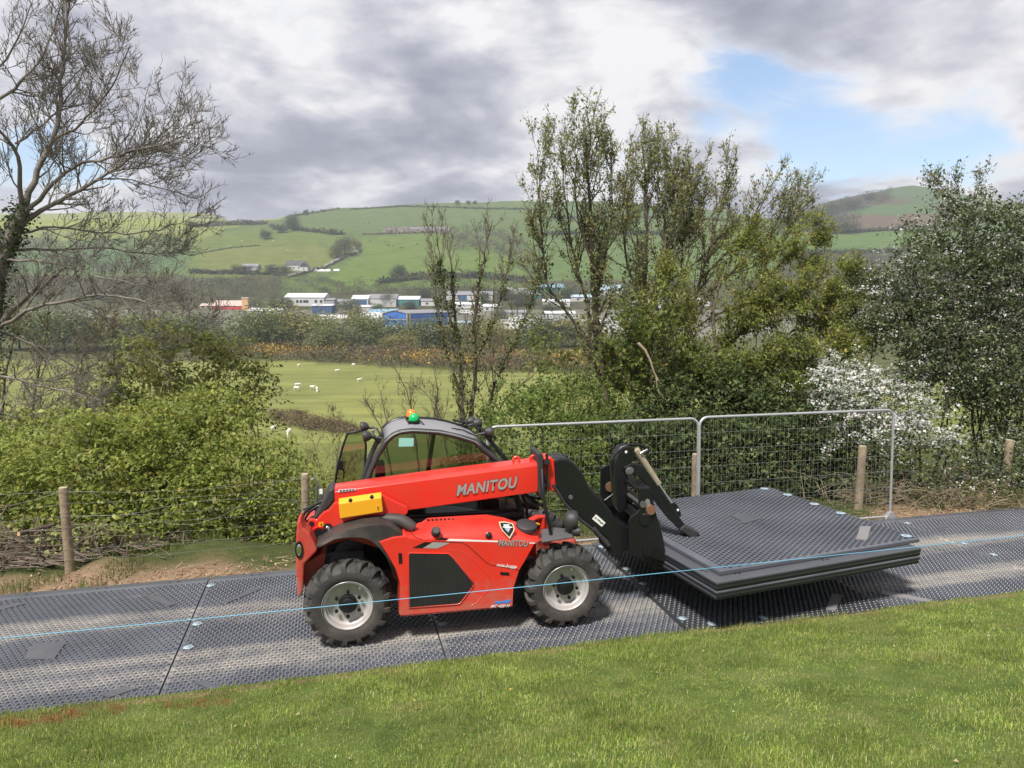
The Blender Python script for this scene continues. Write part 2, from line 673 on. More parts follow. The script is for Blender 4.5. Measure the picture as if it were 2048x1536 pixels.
me, _ = grid_mesh('verge', ur, vr, road_xyz, bank_cols)
M_BANK = ground_material('bank_soil', None, None, None, 7.0, attr=True, scale2=26, bump=1.0)
tag(link('verge', me, M_BANK), kind='structure')

# the valley floor and the hills, in one sheet out to the ridge
PXC = np.concatenate([np.linspace(-3200, -420, 30), np.linspace(-400, 2450, 300), np.linspace(2480, 5200, 30)])
YR = np.concatenate([np.linspace(55, 560, 40), np.linspace(566, 900, 60), np.linspace(908, 1500, 66), np.linspace(1525, 2600, 40)])


def valley_xyz(p, y):
    X = (p - 1024) / FPX * y * 1.0067
    Z = height(X, y)
    u, v = uv_of(X, y)
    return X, y, np.where(v < 104, Z - 0.6, Z)


FIELDS = [  # outlines in the photograph and the field colour, with sunlight painted into the left ridge
    ([(-3000, 552), (560, 552), (560, 590), (1100, 560), (4600, 560), (4600, 660), (-3000, 660)], (0.075, 0.075, 0.04)),
    ([(380, 470), (520, 455), (690, 468), (700, 500), (640, 535), (380, 560)], (0.125, 0.165, 0.042)),
    ([(400, 500), (560, 492), (690, 496), (640, 535), (400, 545)], (0.155, 0.175, 0.05)),
    ([(720, 475), (880, 468), (1060, 500), (1060, 575), (640, 570), (720, 510)], (0.12, 0.175, 0.04)),
    ([(570, 440), (700, 412), (1070, 400), (1070, 440), (900, 452), (720, 470), (560, 452)], (0.105, 0.15, 0.05)),
    ([(-3000, 380), (575, 420), (560, 440), (470, 452), (-3000, 452)], (0.24, 0.27, 0.055)),  # far left ridge: yellow-green turf with sunshine painted into its colour
    ([(-3000, 452), (470, 452), (400, 478), (-3000, 480)], (0.20, 0.23, 0.06)),  # lower part of that ridge, its colour lightened as sunlit too
    ([(-3000, 500), (370, 500), (370, 545), (-3000, 545)], (0.09, 0.15, 0.055)),
    ([(1060, 400), (1560, 395), (1560, 440), (1060, 440)], (0.09, 0.145, 0.055)),
    ([(1060, 440), (1560, 440), (1640, 560), (1060, 560)], (0.10, 0.155, 0.045)),
    ([(1560, 430), (1700, 380), (1820, 366), (1920, 390), (1920, 460), (1560, 470)], (0.10, 0.085, 0.06)),
    ([(1780, 366), (1860, 370), (1960, 400), (1960, 425), (1840, 408), (1760, 385)], (0.085, 0.13, 0.055)),
    ([(1690, 410), (1870, 408), (1880, 428), (1700, 432)], (0.085, 0.14, 0.05)),
    ([(1690, 432), (1880, 428), (1880, 455), (1690, 460)], (0.135, 0.10, 0.07)),
    ([(1620, 470), (1900, 458), (3600, 450), (3600, 508), (1620, 508)], (0.10, 0.165, 0.045)),
    ([(1560, 508), (3600, 505), (3600, 575), (1560, 575)], (0.07, 0.065, 0.045)),
]


def valley_cols(V):
    px, py = topix(V[:, 0], V[:, 1], V[:, 2])
    c = np.zeros((len(V), 3))
    c[:] = (0.10, 0.145, 0.045)
    wob = 3 * vnoise(px / 25, py / 12, 4)
    far = V[:, 1] > 566
    for poly, col in FIELDS:
        c[in_poly(px + wob, py + wob, poly) & far] = col
    near = V[:, 1] < 320
    c[near] = (0.175, 0.19, 0.062)
    mid = (py < np.interp(px, [300, 540, 700, 830, 1060, 1500], [724, 721, 727, 737, 745, 752])) & ~far
    c[mid] = (0.085, 0.09, 0.04)
    c[(V[:, 1] > 400) & (V[:, 1] < 640)] = (0.17, 0.165, 0.14)
    c[far] *= .80
    return c


me, _ = grid_mesh('valley', PXC, YR, valley_xyz, valley_cols)
tag(link('valley', me, M_LAND), kind='structure')


# ------------------------------------------------------------------ grass
def blades(rng, P, ln, wd, cols, lean=0.5, up=1.0):
    n = len(P)
    az = rng.uniform(0, 2 * math.pi, n)
    sd = np.stack([np.cos(az), np.sin(az), np.zeros(n)], 1)
    la = rng.uniform(0, 2 * math.pi, n)
    lr = np.abs(rng.normal(0, lean, n))
    tip = np.stack([np.cos(la) * lr, np.sin(la) * lr, np.full(n, up)], 1)
    tip /= np.linalg.norm(tip, axis=1)[:, None]
    ln = np.broadcast_to(ln, n)[:, None]
    w = np.broadcast_to(wd, n)[:, None]
    mid = P + np.array([0, 0, 1]) * ln * 0.45 * np.clip(tip[:, 2:3], 0.3, 1) + tip * ln * 0.12
    end = mid + tip * ln * 0.55 - np.array([0, 0, 1]) * ln * (lr[:, None] * 0.15)
    V = np.stack([P - sd * w, P + sd * w, mid + sd * w * .8, mid - sd * w * .8, end], 1).reshape(-1, 3)
    b = np.arange(n)[:, None] * 5
    F = np.concatenate([b + np.array([[0, 1, 2]]), b + np.array([[0, 2, 3]]), b + np.array([[3, 2, 4]])])
    return V, F, np.repeat(cols, 5, axis=0)


M_GRASS = leaf_mat('grass_blade', trans=0.35, rough=0.5, gloss=0.3)


def palette(rng, n, cols, wts=None, jit=0.18):
    cols = np.array(cols)
    k = rng.choice(len(cols), n, p=None if wts is None else np.array(wts) / sum(wts))
    return np.clip(cols[k] * (1 + rng.normal(0, jit, (n, 1))) * (1 + rng.normal(0, .06, (n, 3))), 0.004, 0.95)


PAINT = [(30, 1448, 60), (100, 1440, 50), (145, 1430, 34), (235, 1422, 30), (345, 1412, 40), (400, 1408, 40), (445, 1404, 30)]


def grass_edge(u):
    return 6.06 + 0.06 * vnoise(u * 1.3, 0 * u, 41) + 0.035 * vnoise(u * 5, 0 * u, 42) + .02 * vnoise(u * 14, 0 * u, 43)


def build_lawn_grass():
    rng = np.random.default_rng(11)
    n = 1150000
    v = 6.18 - 4.0 * rng.random(n) ** 1.25
    u = rng.uniform(-6.5, 12.5, n)
    X, Y, Z = road_xyz(u, v)
    px, py = topix(X, Y, Z)
    seen = (px > -60) & (px < 2110) & (py < 1600)
    ok = (px > -420) & (px < 2480) & (py < 1900) & (seen | (rng.random(n) < .35)) & (v < grass_edge(u) + rng.normal(0, 0.012, n))
    patch = vnoise(u * 1.6, v * 1.6, 7) + .6 * vnoise(u * 4.5, v * 4.5, 8)
    keep = rng.random(n) < np.clip(0.50 + 0.16 * patch, 0.12, 1) * np.clip(4.6 / Y, .5, 1.2)
    ok &= keep
    u, v, X, Y, Z, px, py, patch = [a[ok] for a in (u, v, X, Y, Z, px, py, patch)]
    n = len(u)
    ln = rng.uniform(0.015, 0.039, n) * (1 + .5 * patch).clip(.5, 2) + 0.025 * (rng.random(n) < .06)
    ln = np.where(v > 5.9, ln * rng.uniform(0.9, 1.7, n), ln)
    cols = palette(rng, n, [(0.21, 0.29, 0.055), (0.29, 0.375, 0.075), (0.38, 0.435, 0.11), (0.50, 0.47, 0.23), (0.12, 0.185, 0.04)], [4, 5, 3.5, 1.8, 2.4])
    cols *= (1 + .30 * vnoise(u * 3.1, v * 3.1, 51) + .22 * vnoise(u * 8, v * 8, 52))[:, None].clip(.45, 1.6)
    dry = np.clip(vnoise(u * 2.3 + 9, v * 2.3, 15) - .25, 0, 1)[:, None] * 0.8
    cols = cols * (1 - dry) + np.array([0.33, 0.31, 0.12]) * dry
    pd = np.zeros(n)
    for (qx, qy, qr) in PAINT:
        pd = np.maximum(pd, np.exp(-(((px - qx) / qr) ** 2 + ((py - qy) / 13) ** 2)))
    red = (pd * rng.uniform(.3, 1.3, n) > 0.62)
    cols[red] = palette(rng, int(red.sum()), [(0.42, 0.075, 0.04), (0.30, 0.10, 0.05), (0.5, 0.12, 0.07), (0.22, 0.13, 0.05)])
    V, F, C = blades(rng, np.stack([X, Y, Z - 0.004], 1), ln, rng.uniform(.0013, .0027, n), cols, lean=1.1)
    o = link('lawn_grass', np_mesh('lawn_grass', V, F, C), M_GRASS)
    tag(o, 'short mown green grass covering the bank in front of the mats', 'grass', kind='stuff')
    print('lawn blades', n)


build_lawn_grass()


def build_verge_grass():
    rng = np.random.default_rng(12)
    n = 90000
    u = rng.uniform(-6, 13, n)
    v = rng.uniform(8.75, 11.5, n)
    X, Y, Z = road_xyz(u, v)
    d = vnoise(u * 1.2, v * 1.8, 17) + 0.5 * vnoise(u * 3.5, v * 3.5, 18) + np.clip((v - 9.3) * .5, -.4, .5)
    ok = (d > 0.28) & (rng.random(n) < .8)
    X, Y, Z, d = [a[ok] for a in (X, Y, Z, d)]
    n = len(X)
    cols = palette(rng, n, [(0.10, 0.15, 0.03), (0.16, 0.21, 0.05), (0.26, 0.24, 0.11), (0.07, 0.11, 0.025)], [3, 3, 1.5, 2])
    V, F, C = blades(rng, np.stack([X, Y, Z - .01], 1), rng.uniform(.06, .16, n), rng.uniform(.002, .004, n), cols, lean=0.8)
    tag(link('verge_grass', np_mesh('verge_grass', V, F, C), M_GRASS), 'rough grass tufts along the bare soil below the wire fence', 'grass', kind='stuff')


build_verge_grass()


def build_soil():
    """loose clods and chippings lying on the dug verge"""
    rng = np.random.default_rng(14)
    n = 7500
    u = rng.uniform(-5.5, 13, n)
    v = 8.72 + np.abs(rng.normal(0, .33, n))
    X, Y, Z = road_xyz(u, v)
    s = np.exp(rng.normal(-5.0, .5, n)).clip(0, .022)
    base = np.array([[1, 0, 0], [-1, 0, 0], [0, 1, 0], [0, -1, 0], [0, 0, 1], [0, 0, -.6]], float)
    fc = np.array([[0, 2, 4], [2, 1, 4], [1, 3, 4], [3, 0, 4], [2, 0, 5], [1, 2, 5], [3, 1, 5], [0, 3, 5]])
    V = base[None] * s[:, None, None] * rng.uniform(.5, 1.5, (n, 6, 3)) + np.stack([X, Y, Z + s * .25], 1)[:, None]
    F = (np.arange(n)[:, None, None] * 6 + fc[None]).reshape(-1, 3)
    C = np.repeat(palette(rng, n, [(0.30, 0.20, 0.13), (0.22, 0.14, 0.09), (0.38, 0.29, 0.2)], jit=.2), 6, axis=0)
    tag(link('loose_soil', np_mesh('loose_soil', V.reshape(-1, 3), F, C), leaf_mat('soil_clod', trans=0.0, rough=.95, gloss=.1)), 'crumbled brown soil clods strewn along the verge', 'soil', kind='stuff')


build_soil()


def build_straw():
    rng = np.random.default_rng(15)
    n = 1300
    u = rng.uniform(-5.5, 13, n); v = 8.75 + np.abs(rng.normal(0, .35, n))
    X, Y, Z = road_xyz(u, v)
    a = rng.uniform(0, math.pi, n); ln = rng.uniform(.02, .09, n)
    d = np.stack([np.cos(a), np.sin(a), rng.normal(0, .25, n)], 1) * ln[:, None]
    sd = np.stack([-np.sin(a), np.cos(a), np.zeros(n)], 1) * rng.uniform(.0015, .004, n)[:, None]
    P = np.stack([X, Y, Z + .012], 1)
    up = np.array([0, 0, .004])
    V = np.stack([P - d - sd, P - d + sd, P + d + sd, P + d - sd, P - d + up, P + d + up], 1).reshape(-1, 3)
    k = np.arange(n)[:, None, None] * 6
    F = (k + np.array([[[0, 4, 5, 3], [4, 1, 2, 5]]])).reshape(-1, 4)
    C = np.repeat(palette(rng, n, [(0.28, 0.21, 0.13), (0.20, 0.14, 0.09), (0.34, 0.27, 0.17), (0.12, 0.085, 0.055)]), 6, axis=0)
    tag(link('straw_litter', np_mesh('straw_litter', V, F, C), leaf_mat('soil_clod')), 'scattered straw and root fibres on the dug verge', 'litter', kind='stuff')


build_straw()


def build_litter():
    """fallen leaves and dry tufts on the lawn"""
    rng = np.random.default_rng(16)
    n = 90
    v = rng.uniform(2.6, 6.0, n); u = rng.uniform(-5, 10.5, n)
    X, Y, Z = road_xyz(u, v)
    P = np.stack([X, Y, Z + rng.uniform(.015, .04, n)], 1)
    a = rng.uniform(0, 6.28, n); s = rng.uniform(.006, .016, n)[:, None]
    d = np.stack([np.cos(a), np.sin(a), rng.normal(0, .3, n)], 1) * s
    w = np.stack([-np.sin(a), np.cos(a), rng.normal(0, .4, n)], 1) * s * .6
    V = np.stack([P - d, P + w + [0, 0, .004], P + d, P - w + [0, 0, .006]], 1).reshape(-1, 3)
    F = np.arange(n)[:, None] * 4 + np.array([[0, 1, 2, 3]])
    C = np.repeat(palette(rng, n, [(0.42, 0.34, 0.20), (0.30, 0.22, 0.13), (0.38, 0.33, 0.22), (0.45, 0.33, 0.08)]), 4, axis=0)
    tag(link('leaf_litter', np_mesh('leaf_litter', V, F, C), leaf_mat('soil_clod')), 'dry brown leaves and scraps lying scattered in the lawn', 'litter', kind='stuff')


build_litter()
# ------------------------------------------------------------------ trackway mats
def mat_material(name, dusty, tread=False):
    m = bpy.data.materials.new(name)
    m.use_nodes = True
    t = m.node_tree
    L = t.links.new
    b = t.nodes['Principled BSDF']
    tc = N(t, 'ShaderNodeTexCoord')
    geo = N(t, 'ShaderNodeNewGeometry')
    n0 = N(t, 'ShaderNodeTexNoise'); n0.inputs['Scale'].default_value = 1.6; n0.inputs['Detail'].default_value = 6
    L(geo.outputs['Position'], n0.inputs['Vector'])
    base = ramp(t, [(0.3, (0.085, 0.092, 0.115)), (0.7, (0.135, 0.142, 0.168))])
    if tread:
        base.color_ramp.elements[0].color = (0.026, 0.029, 0.038, 1); base.color_ramp.elements[1].color = (0.05, 0.055, 0.07, 1)
    L(n0.outputs[0], base.inputs[0])
    col = base.outputs[0]
    b.inputs['Roughness'].default_value = 0.32
    b.inputs['Specular IOR Level'].default_value = 0.7
    if dusty:
        # dried mud carried along the track by wheels: streaks that run with the road
        mp = N(t, 'ShaderNodeMapping'); mp.inputs['Rotation'].default_value = (0, 0, -RA)
        L(geo.outputs['Position'], mp.inputs[0])
        sp = N(t, 'ShaderNodeSeparateXYZ'); L(mp.outputs[0], sp.inputs[0])
        st = N(t, 'ShaderNodeMapping'); st.inputs['Scale'].default_value = (0.22, 2.3, 1)
        st.inputs['Location'].default_value = (2.0, 0.35, 0)
        L(mp.outputs[0], st.inputs[0])
        n1 = N(t, 'ShaderNodeTexNoise'); n1.inputs['Scale'].default_value = 1.3; n1.inputs['Detail'].default_value = 5
        n1.inputs['Roughness'].default_value = 0.55
        L(st.outputs[0], n1.inputs['Vector'])
        n2 = N(t, 'ShaderNodeTexNoise'); n2.inputs['Scale'].default_value = 7; n2.inputs['Detail'].default_value = 6
        L(geo.outputs['Position'], n2.inputs['Vector'])
        n3 = N(t, 'ShaderNodeTexNoise'); n3.inputs['Scale'].default_value = 70; n3.inputs['Detail'].default_value = 3
        L(geo.outputs['Position'], n3.inputs['Vector'])

        def band(c, w):
            s_ = N(t, 'ShaderNodeMath', operation='SUBTRACT'); s_.inputs[1].default_value = c
            L(sp.outputs[1], s_.inputs[0])
            a_ = N(t, 'ShaderNodeMath', operation='ABSOLUTE'); L(s_.outputs[0], a_.inputs[0])
            r_ = N(t, 'ShaderNodeMapRange', interpolation_type='SMOOTHSTEP')
            r_.inputs['From Min'].default_value = w; r_.inputs['From Max'].default_value = 0
            L(a_.outputs[0], r_.inputs['Value'])
            return r_.outputs[0]
        s1 = N(t, 'ShaderNodeMath', operation='MAXIMUM'); L(band(7.62, .45), s1.inputs[0]); L(band(6.62, .42), s1.inputs[1])
        s2 = N(t, 'ShaderNodeMath', operation='MULTIPLY_ADD'); s2.inputs[1].default_value = 0.26
        L(s1.outputs[0], s2.inputs[0]); L(n1.outputs[0], s2.inputs[2])
        s3 = N(t, 'ShaderNodeMath', operation='MULTIPLY_ADD'); s3.inputs[1].default_value = 0.30
        L(n2.outputs[0], s3.inputs[0]); L(s2.outputs[0], s3.inputs[2])
        s4 = N(t, 'ShaderNodeMath', operation='MULTIPLY_ADD'); s4.inputs[1].default_value = 0.45
        L(n3.outputs[0], s4.inputs[0]); L(s3.outputs[0], s4.inputs[2])
        fac = ramp(t, [(0.94, (0.03,) * 3), (1.2, (0.82,) * 3)])
        dv = N(t, 'ShaderNodeMath', operation='MULTIPLY'); dv.inputs[1].default_value = 1.0
        # ramps stop at one: bring the sum back into range first
        mr = N(t, 'ShaderNodeMapRange'); mr.inputs['From Min'].default_value = 0.96; mr.inputs['From Max'].default_value = 1.28
        mr.inputs['To Min'].default_value = 0.0; mr.inputs['To Max'].default_value = 0.3 if tread else 0.92
        L(s4.outputs[0], mr.inputs['Value'])
        mx = N(t, 'ShaderNodeMix', data_type='RGBA')
        mx.inputs[7].default_value = (0.37, 0.34, 0.295, 1)
        L(mr.outputs[0], mx.inputs[0]); L(col, mx.inputs[6])
        col = mx.outputs[2]
        rr = N(t, 'ShaderNodeMapRange'); rr.inputs['To Min'].default_value = 0.30; rr.inputs['To Max'].default_value = 0.9
        L(mr.outputs[0], rr.inputs['Value']); L(rr.outputs[0], b.inputs['Roughness'])
    L(col, b.inputs['Base Color'])
    return m


M_MAT = mat_material('mat_polymer', True)
M_MATC = mat_material('mat_polymer_clean', False)
M_TRD = mat_material('tread_polymer', True, True)
M_TRDC = mat_material('tread_polymer_clean', False, True)
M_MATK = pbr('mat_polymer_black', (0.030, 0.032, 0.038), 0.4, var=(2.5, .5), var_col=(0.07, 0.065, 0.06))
M_LIP = pbr('mat_lip', (0.075, 0.08, 0.096), 0.36, var=(3, .5), var_col=(0.11, 0.108, 0.11))
M_EDGE = pbr('mat_edge', (0.012, 0.013, 0.016), 0.5)
M_PLATE = pbr('mat_smooth_patch', (0.075, 0.08, 0.10), 0.35, var=(5, .5), var_col=(0.15, 0.14, 0.13))
M_PLATEL = pbr('mat_pale_patch', (0.20, 0.195, 0.20), 0.5, var=(9, .5), var_col=(0.2, 0.19, 0.18))
M_LOCK = pbr('lock_blue', (0.40, 0.50, 0.56), 0.4, var=(45, 1.0), var_col=(0.06, 0.08, 0.11))
M_HOLE = pbr('hole_black', (0.004, 0.004, 0.005), 0.7)
ML_, MW_ = 2.318, 2.60          # upper plate: along the road, across it
LIP = 0.15


def tread_mesh():
    """small raised chevrons in staggered rows"""
    rng = np.random.default_rng(3)
    px_, py_ = 0.060, 0.050
    out = []
    nx, ny = int((ML_ - .035) / px_), int((MW_ - .06) / py_)
    i, j = np.meshgrid(np.arange(nx), np.arange(ny), indexing='ij')
    x = (.035 + i * px_ + (j % 2) * px_ / 2).ravel()
    y = (.04 + j * py_).ravel()
    ol = np.array([(-.027, .011), (0, -.009), (.027, .011), (.022, .021), (0, .005), (-.022, .021)])
    top = ol * .82
    n = len(x)
    h = 0.011
    V = np.zeros((n, 12, 3))
    V[:, :6, :2] = ol; V[:, 6:, :2] = top
    V[:, 6:, 2] = h
    V[:, :, 0] += x[:, None]; V[:, :, 1] += y[:, None]
    q = [(k, (k + 1) % 6, 6 + (k + 1) % 6, 6 + k) for k in range(6)] + [(6, 7, 10, 11), (7, 8, 9, 10)]
    F = (np.arange(n)[:, None, None] * 12 + np.array(q)[None]).reshape(-1, 4)
    return np_mesh('tread', V.reshape(-1, 3), F)


TREAD = tread_mesh()
TREAD.materials.append(M_TRD)
TREADC = TREAD.copy()
TREADC.materials.clear()
TREADC.materials.append(M_TRDC)


def lock_mesh():
    mb = MB()
    mb.lathe([(0.0, .006), (.028, .006), (.034, .003), (.05, .003), (.056, 0)], (0, 0, 0), (0, 0, 1), 20)
    for k in range(4):
        a = k * math.pi / 2 + .4
        mb.box((.021 * math.cos(a), .021 * math.sin(a), .007), (.024, .009, .004), Matrix.Rotation(a, 3, 'Z'))
    return mb.mesh('lock_pin', 30)


LOCK = lock_mesh()
LOCK.materials.append(M_LOCK)


def make_mat(name, label, group, sx, sy, treaded, dusty=True):
    """upper plate from (0,0) to (ML,MW); the lower plate is shifted by (sx,sy)*LIP and shows as a lip"""
    t = thing(name, label, 'mat', group=group)
    b = MB()
    b.box((ML_ / 2 + sx * LIP, MW_ / 2 + sy * LIP, 0.011), (ML_, MW_, 0.022))
    b.build('lower_plate', M_LIP, t, bevel=.003)
    b = MB()
    b.box((ML_ / 2, MW_ / 2, 0.0315), (ML_, MW_, 0.0185))
    b.build('upper_plate', M_MAT if dusty else M_MATC, t, bevel=.004)
    if treaded:
        o = link('tread', TREAD if dusty else TREADC, None, t, (0, 0, 0.0405))
        o['kind'] = 'stuff'
    return t


def holes(t, pts):
    for (x, y) in pts:
        b = MB()
        b.cyl((x, y, .0221), (x, y, .0235), .012, 12)
        b.build('bolt_hole', M_HOLE, t)


SEAMS = [-3.77, -1.44, 0.92, 3.26, 5.53, 7.88, 10.2]
MLAB = ['dark grey trackway mat at the left edge, two smooth strips on its chevron tread',
        'trackway mat under the rear wheels, with blue lock pins down its left seam',
        'trackway mat between the wheels, its tread worn and muddy beside the grass',
        'trackway mat in the deep shadow below the lifted stack of mats',
        'trackway mat just beyond the stack, muddy streaks and a pale strip on it',
        'trackway mat right of the seam with white lock pins',
        'trackway mat at the right edge of the picture, farthest along the track']
MAT_T = []
for k, u0 in enumerate(SEAMS):
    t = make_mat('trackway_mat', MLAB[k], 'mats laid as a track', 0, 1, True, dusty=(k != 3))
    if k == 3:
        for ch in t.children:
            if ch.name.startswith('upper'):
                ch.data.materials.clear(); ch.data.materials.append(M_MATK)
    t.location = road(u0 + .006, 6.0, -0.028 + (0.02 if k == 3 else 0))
    t.rotation_euler = (0, 0, RA)
    t.scale = (((SEAMS[k + 1] if k < 6 else u0 + 2.33) - u0 - .014) / ML_, 1, 1)
    holes(t, [(x + dx, MW_ + LIP * .55) for x in (.45, 1.15, 1.9) for dx in (0, .09)])
    MAT_T.append(t)
MATZ = -0.028 + 0.041


def mat_at(u):
    return max(i for i, s in enumerate(SEAMS) if u >= s or i == 0)


def on_mat(px, py, z):
    p = atz(px, py, z)
    u, v = uv_of(p[0], p[1])
    k = mat_at(u)
    return k, (u - SEAMS[k] - .006, v - 6.0)


def patch_on_track(pix, m, name='smooth_patch'):
    pts = [on_mat(x, y, MATZ + .008) for x, y in pix]
    k = pts[0][0]
    loc = []
    for (kk, (x, y)) in pts:
        loc.append((x + SEAMS[kk] - SEAMS[k], y))
    b = MB()
    z0, z1 = .041, .0535
    b.prism([(x, y, z0) for x, y in loc], [(x, y, z1) for x, y in loc])
    b.build(name, m, MAT_T[k])


def z2(u, v): return (u / 3.2, 1130 + v / 3.2)
def z3(u, v): return (1600 + u / 3.84, 850 + v / 3.84)


patch_on_track([z2(150, 605), z2(345, 605), z2(425, 495), z2(215, 500)], M_PLATE)
patch_on_track([z2(1405, 250), z2(1450, 245), z2(1670, 152), z2(1625, 145)], M_PLATE)
patch_on_track([z2(925, 200), z2(985, 195), z2(1130, 250), z2(1080, 265)], M_PLATE)
patch_on_track([z2(0, 265), z2(0, 290), z2(160, 250), z2(120, 243)], M_PLATE)
patch_on_track([z2(640, 830), z2(700, 850), z2(880, 790), z2(800, 775)], M_PLATE)
patch_on_track([z2(1230, 750), z2(1300, 738), z2(1480, 800), z2(1380, 810)], M_PLATE)
patch_on_track([z3(280, 1305), z3(355, 1320), z3(300, 1440), z3(228, 1425)], M_PLATEL)
patch_on_track([z3(620, 1268), z3(1000, 1342), z3(1000, 1368), z3(625, 1300)], M_PLATEL)
patch_on_track([z3(1060, 760), z3(1122, 760), z3(1122, 815), z3(1060, 812)], M_PLATE)
for (x, y) in [(421, 1172), (394, 1249), (376, 1296), (340, 1400), (1203, 1097), (1253, 1142), (1287, 1172), (1365, 1242), (1425, 1253), (1530, 1240), (885, 1250), (1815, 1047), (1928, 1088), (1987, 1110)]:
    k, (lx, ly) = on_mat(x, y, MATZ)
    o = link('lock_pin', LOCK, None, MAT_T[k], (lx, ly, 0.0505))
    o.scale = (.8, .8, 1)

# the stack carried on the forks
STK_Z, STK_A, STK_T = 0.65, R(21.5), 0.0455
STK_N = 5
c0 = atz(1440, 1143, STK_Z)
SLAB = ['topmost mat of the lifted stack, chevron tread showing, a pale patch near its right corner',
        'second mat from the top of the lifted stack, its smooth lip jutting out',
        'third mat from the top of the lifted stack',
        'fourth mat from the top of the lifted stack',
        'lowest mat of the lifted stack, resting on the forks']
STK_T_ = []
for k in range(STK_N):
    t = make_mat('stacked_mat', SLAB[k], 'mats in the lifted stack', 0, 0, k == 0, dusty=False)
    # long side of these mats lies along the machine: swap axes by turning them
    off = [(0, 0), (-.13, -.13), (-.12, -.115), (-.125, -.12), (-.12, -.105)][k]
    ca, sa = math.cos(STK_A), math.sin(STK_A)
    ox, oy = off
    # local x runs away from the camera, local y runs along the near edge
    base = (c0[0] + ox * ca - oy * sa, c0[1] + ox * sa + oy * ca)
    t.rotation_euler = (0, 0, STK_A)
    t.location = (base[0], base[1], STK_Z - .041 - k * STK_T)
    STK_T_.append(t)
# turned mats: the tread mesh is ML x MW, the near edge of the stack is the longer one
for t in STK_T_:
    t.rotation_euler = (0, 0, STK_A + math.pi / 2)
    # after a quarter turn local x points away and local y points left: shift so the corner stays
    sh = MW_
    t.location = (t.location[0] + sh * math.cos(STK_A), t.location[1] + sh * math.sin(STK_A), t.location[2])


def stk_local(px, py, z=STK_Z):
    p = atz(px, py, z)
    d = Vector((p[0], p[1], 0)) - Vector((STK_T_[0].location[0], STK_T_[0].location[1], 0))
    a = STK_A + math.pi / 2
    return (d.x * math.cos(a) + d.y * math.sin(a), -d.x * math.sin(a) + d.y * math.cos(a))


def z7(u, v): return (1240 + u / 3.103, 940 + v / 3.103)


for pix, m in [([z3(462, 785), z3(545, 785), z3(515, 890), z3(430, 882)], M_PLATEL),
               ([z7(690, 285), z7(790, 270), z7(880, 305), z7(770, 335)], M_PLATE)]:
    b = MB()
    loc = [stk_local(x, y) for x, y in pix]
    b.prism([(x, y, .041) for x, y in loc], [(x, y, .0535) for x, y in loc])
    b.build('smooth_patch', m, STK_T_[0])
for (x, y) in [(1638, 1008), (1692, 1026), (1818, 1072), (1525, 977), (1580, 990)]:
    lx, ly = stk_local(x, y)
    lx = min(lx, ML_ - .06); ly = min(max(ly, .07), MW_ - .06)
    link('lock_pin', LOCK, None, STK_T_[0], (lx, ly, 0.0505))
# bolt holes on the lip of the second mat (its upper plate carries no tread)
for (x, y) in [(1404, 1141), (1412, 1143), (1470, 1147), (1479, 1147), (1646, 1120), (1655, 1119), (1812, 1096), (1822, 1095)]:
    p = atz(x, y, STK_Z - STK_T)
    a = STK_A + math.pi / 2
    tt = STK_T_[1]
    dx, dy = p[0] - tt.location[0], p[1] - tt.location[1]
    lx, ly = dx * math.cos(a) + dy * math.sin(a), -dx * math.sin(a) + dy * math.cos(a)
    if -.01 < lx < ML_ and -.01 < ly < MW_:
        b = MB()
        b.cyl((lx, ly, .0409), (lx, ly, .0425), .013, 12)
        b.build('bolt_hole', M_HOLE, tt)
for k in range(1, STK_N):
    for ch in STK_T_[k].children:
        if ch.name.startswith('upper_plate'):
            ch.data.materials.clear()
            ch.data.materials.append(M_LIP if k == 1 else M_MATC)
        if ch.name.startswith('lower_plate'):
            ch.data.materials.clear()
            ch.data.materials.append(M_EDGE)
# ------------------------------------------------------------------ the telehandler
AM = R(11.47)
CM, SM = math.cos(AM), math.sin(AM)
_rp = atz(695.7, 1213, 0.42)
M_O = np.array([_rp[0] - SM * .74, _rp[1] + CM * .74, 0.0])
E1 = np.array([CM, SM, 0]); E2 = np.array([-SM, CM, 0])


def ml(p, yl):
    """pixel -> machine space (x forward, y left, z up) on the upright plane y = yl"""
    d = ray(*p)
    t = (yl - np.dot(CAMP - M_O, E2)) / np.dot(d, E2)
    w = CAMP + d * t - M_O
    return (float(np.dot(w, E1)), yl, float(w[2]))


def zA(u, v): return (560 + u / 5.12, 780 + v / 5.12)
def zB(u, v): return (840 + u / 5.12, 780 + v / 5.12)
def zC(u, v): return (560 + u / 5.12, 1020 + v / 5.12)
def zD(u, v): return (780 + u / 5.12, 1000 + v / 5.12)
def zE(u, v): return (1000 + u / 5.12, 1000 + v / 5.12)
def zF(u, v): return (1080 + u / 5.12, 860 + v / 5.12)


M_RED = pbr('red_paint', (0.70, 0.028, 0.018), 0.34, var=(3.5, .45), var_col=(0.48, 0.07, 0.045), coat=0.3)
M_REDD = pbr('red_paint_dusty', (0.50, 0.035, 0.024), 0.5, var=(5, .6), var_col=(0.36, 0.13, 0.09))
M_BLK = pbr('black_paint', (0.007, 0.0075, 0.009), 0.36, var=(6, .3), var_col=(0.02, 0.02, 0.02))
M_BLKD = pbr('black_dusty', (0.022, 0.021, 0.021), 0.6, var=(4, .7), var_col=(0.085, 0.07, 0.06))
M_PLA = pbr('dark_plastic', (0.028, 0.028, 0.030), 0.55, var=(8, .4), var_col=(0.06, 0.055, 0.05))
M_RUB = pbr('tyre_rubber', (0.026, 0.026, 0.027), 0.75, var=(7, .8), var_col=(0.085, 0.078, 0.07), bump=(60, .3))
M_RIM = pbr('rim_silver', (0.52, 0.515, 0.52), 0.38, metal=0.35, var=(6, .4), var_col=(0.34, 0.31, 0.28))
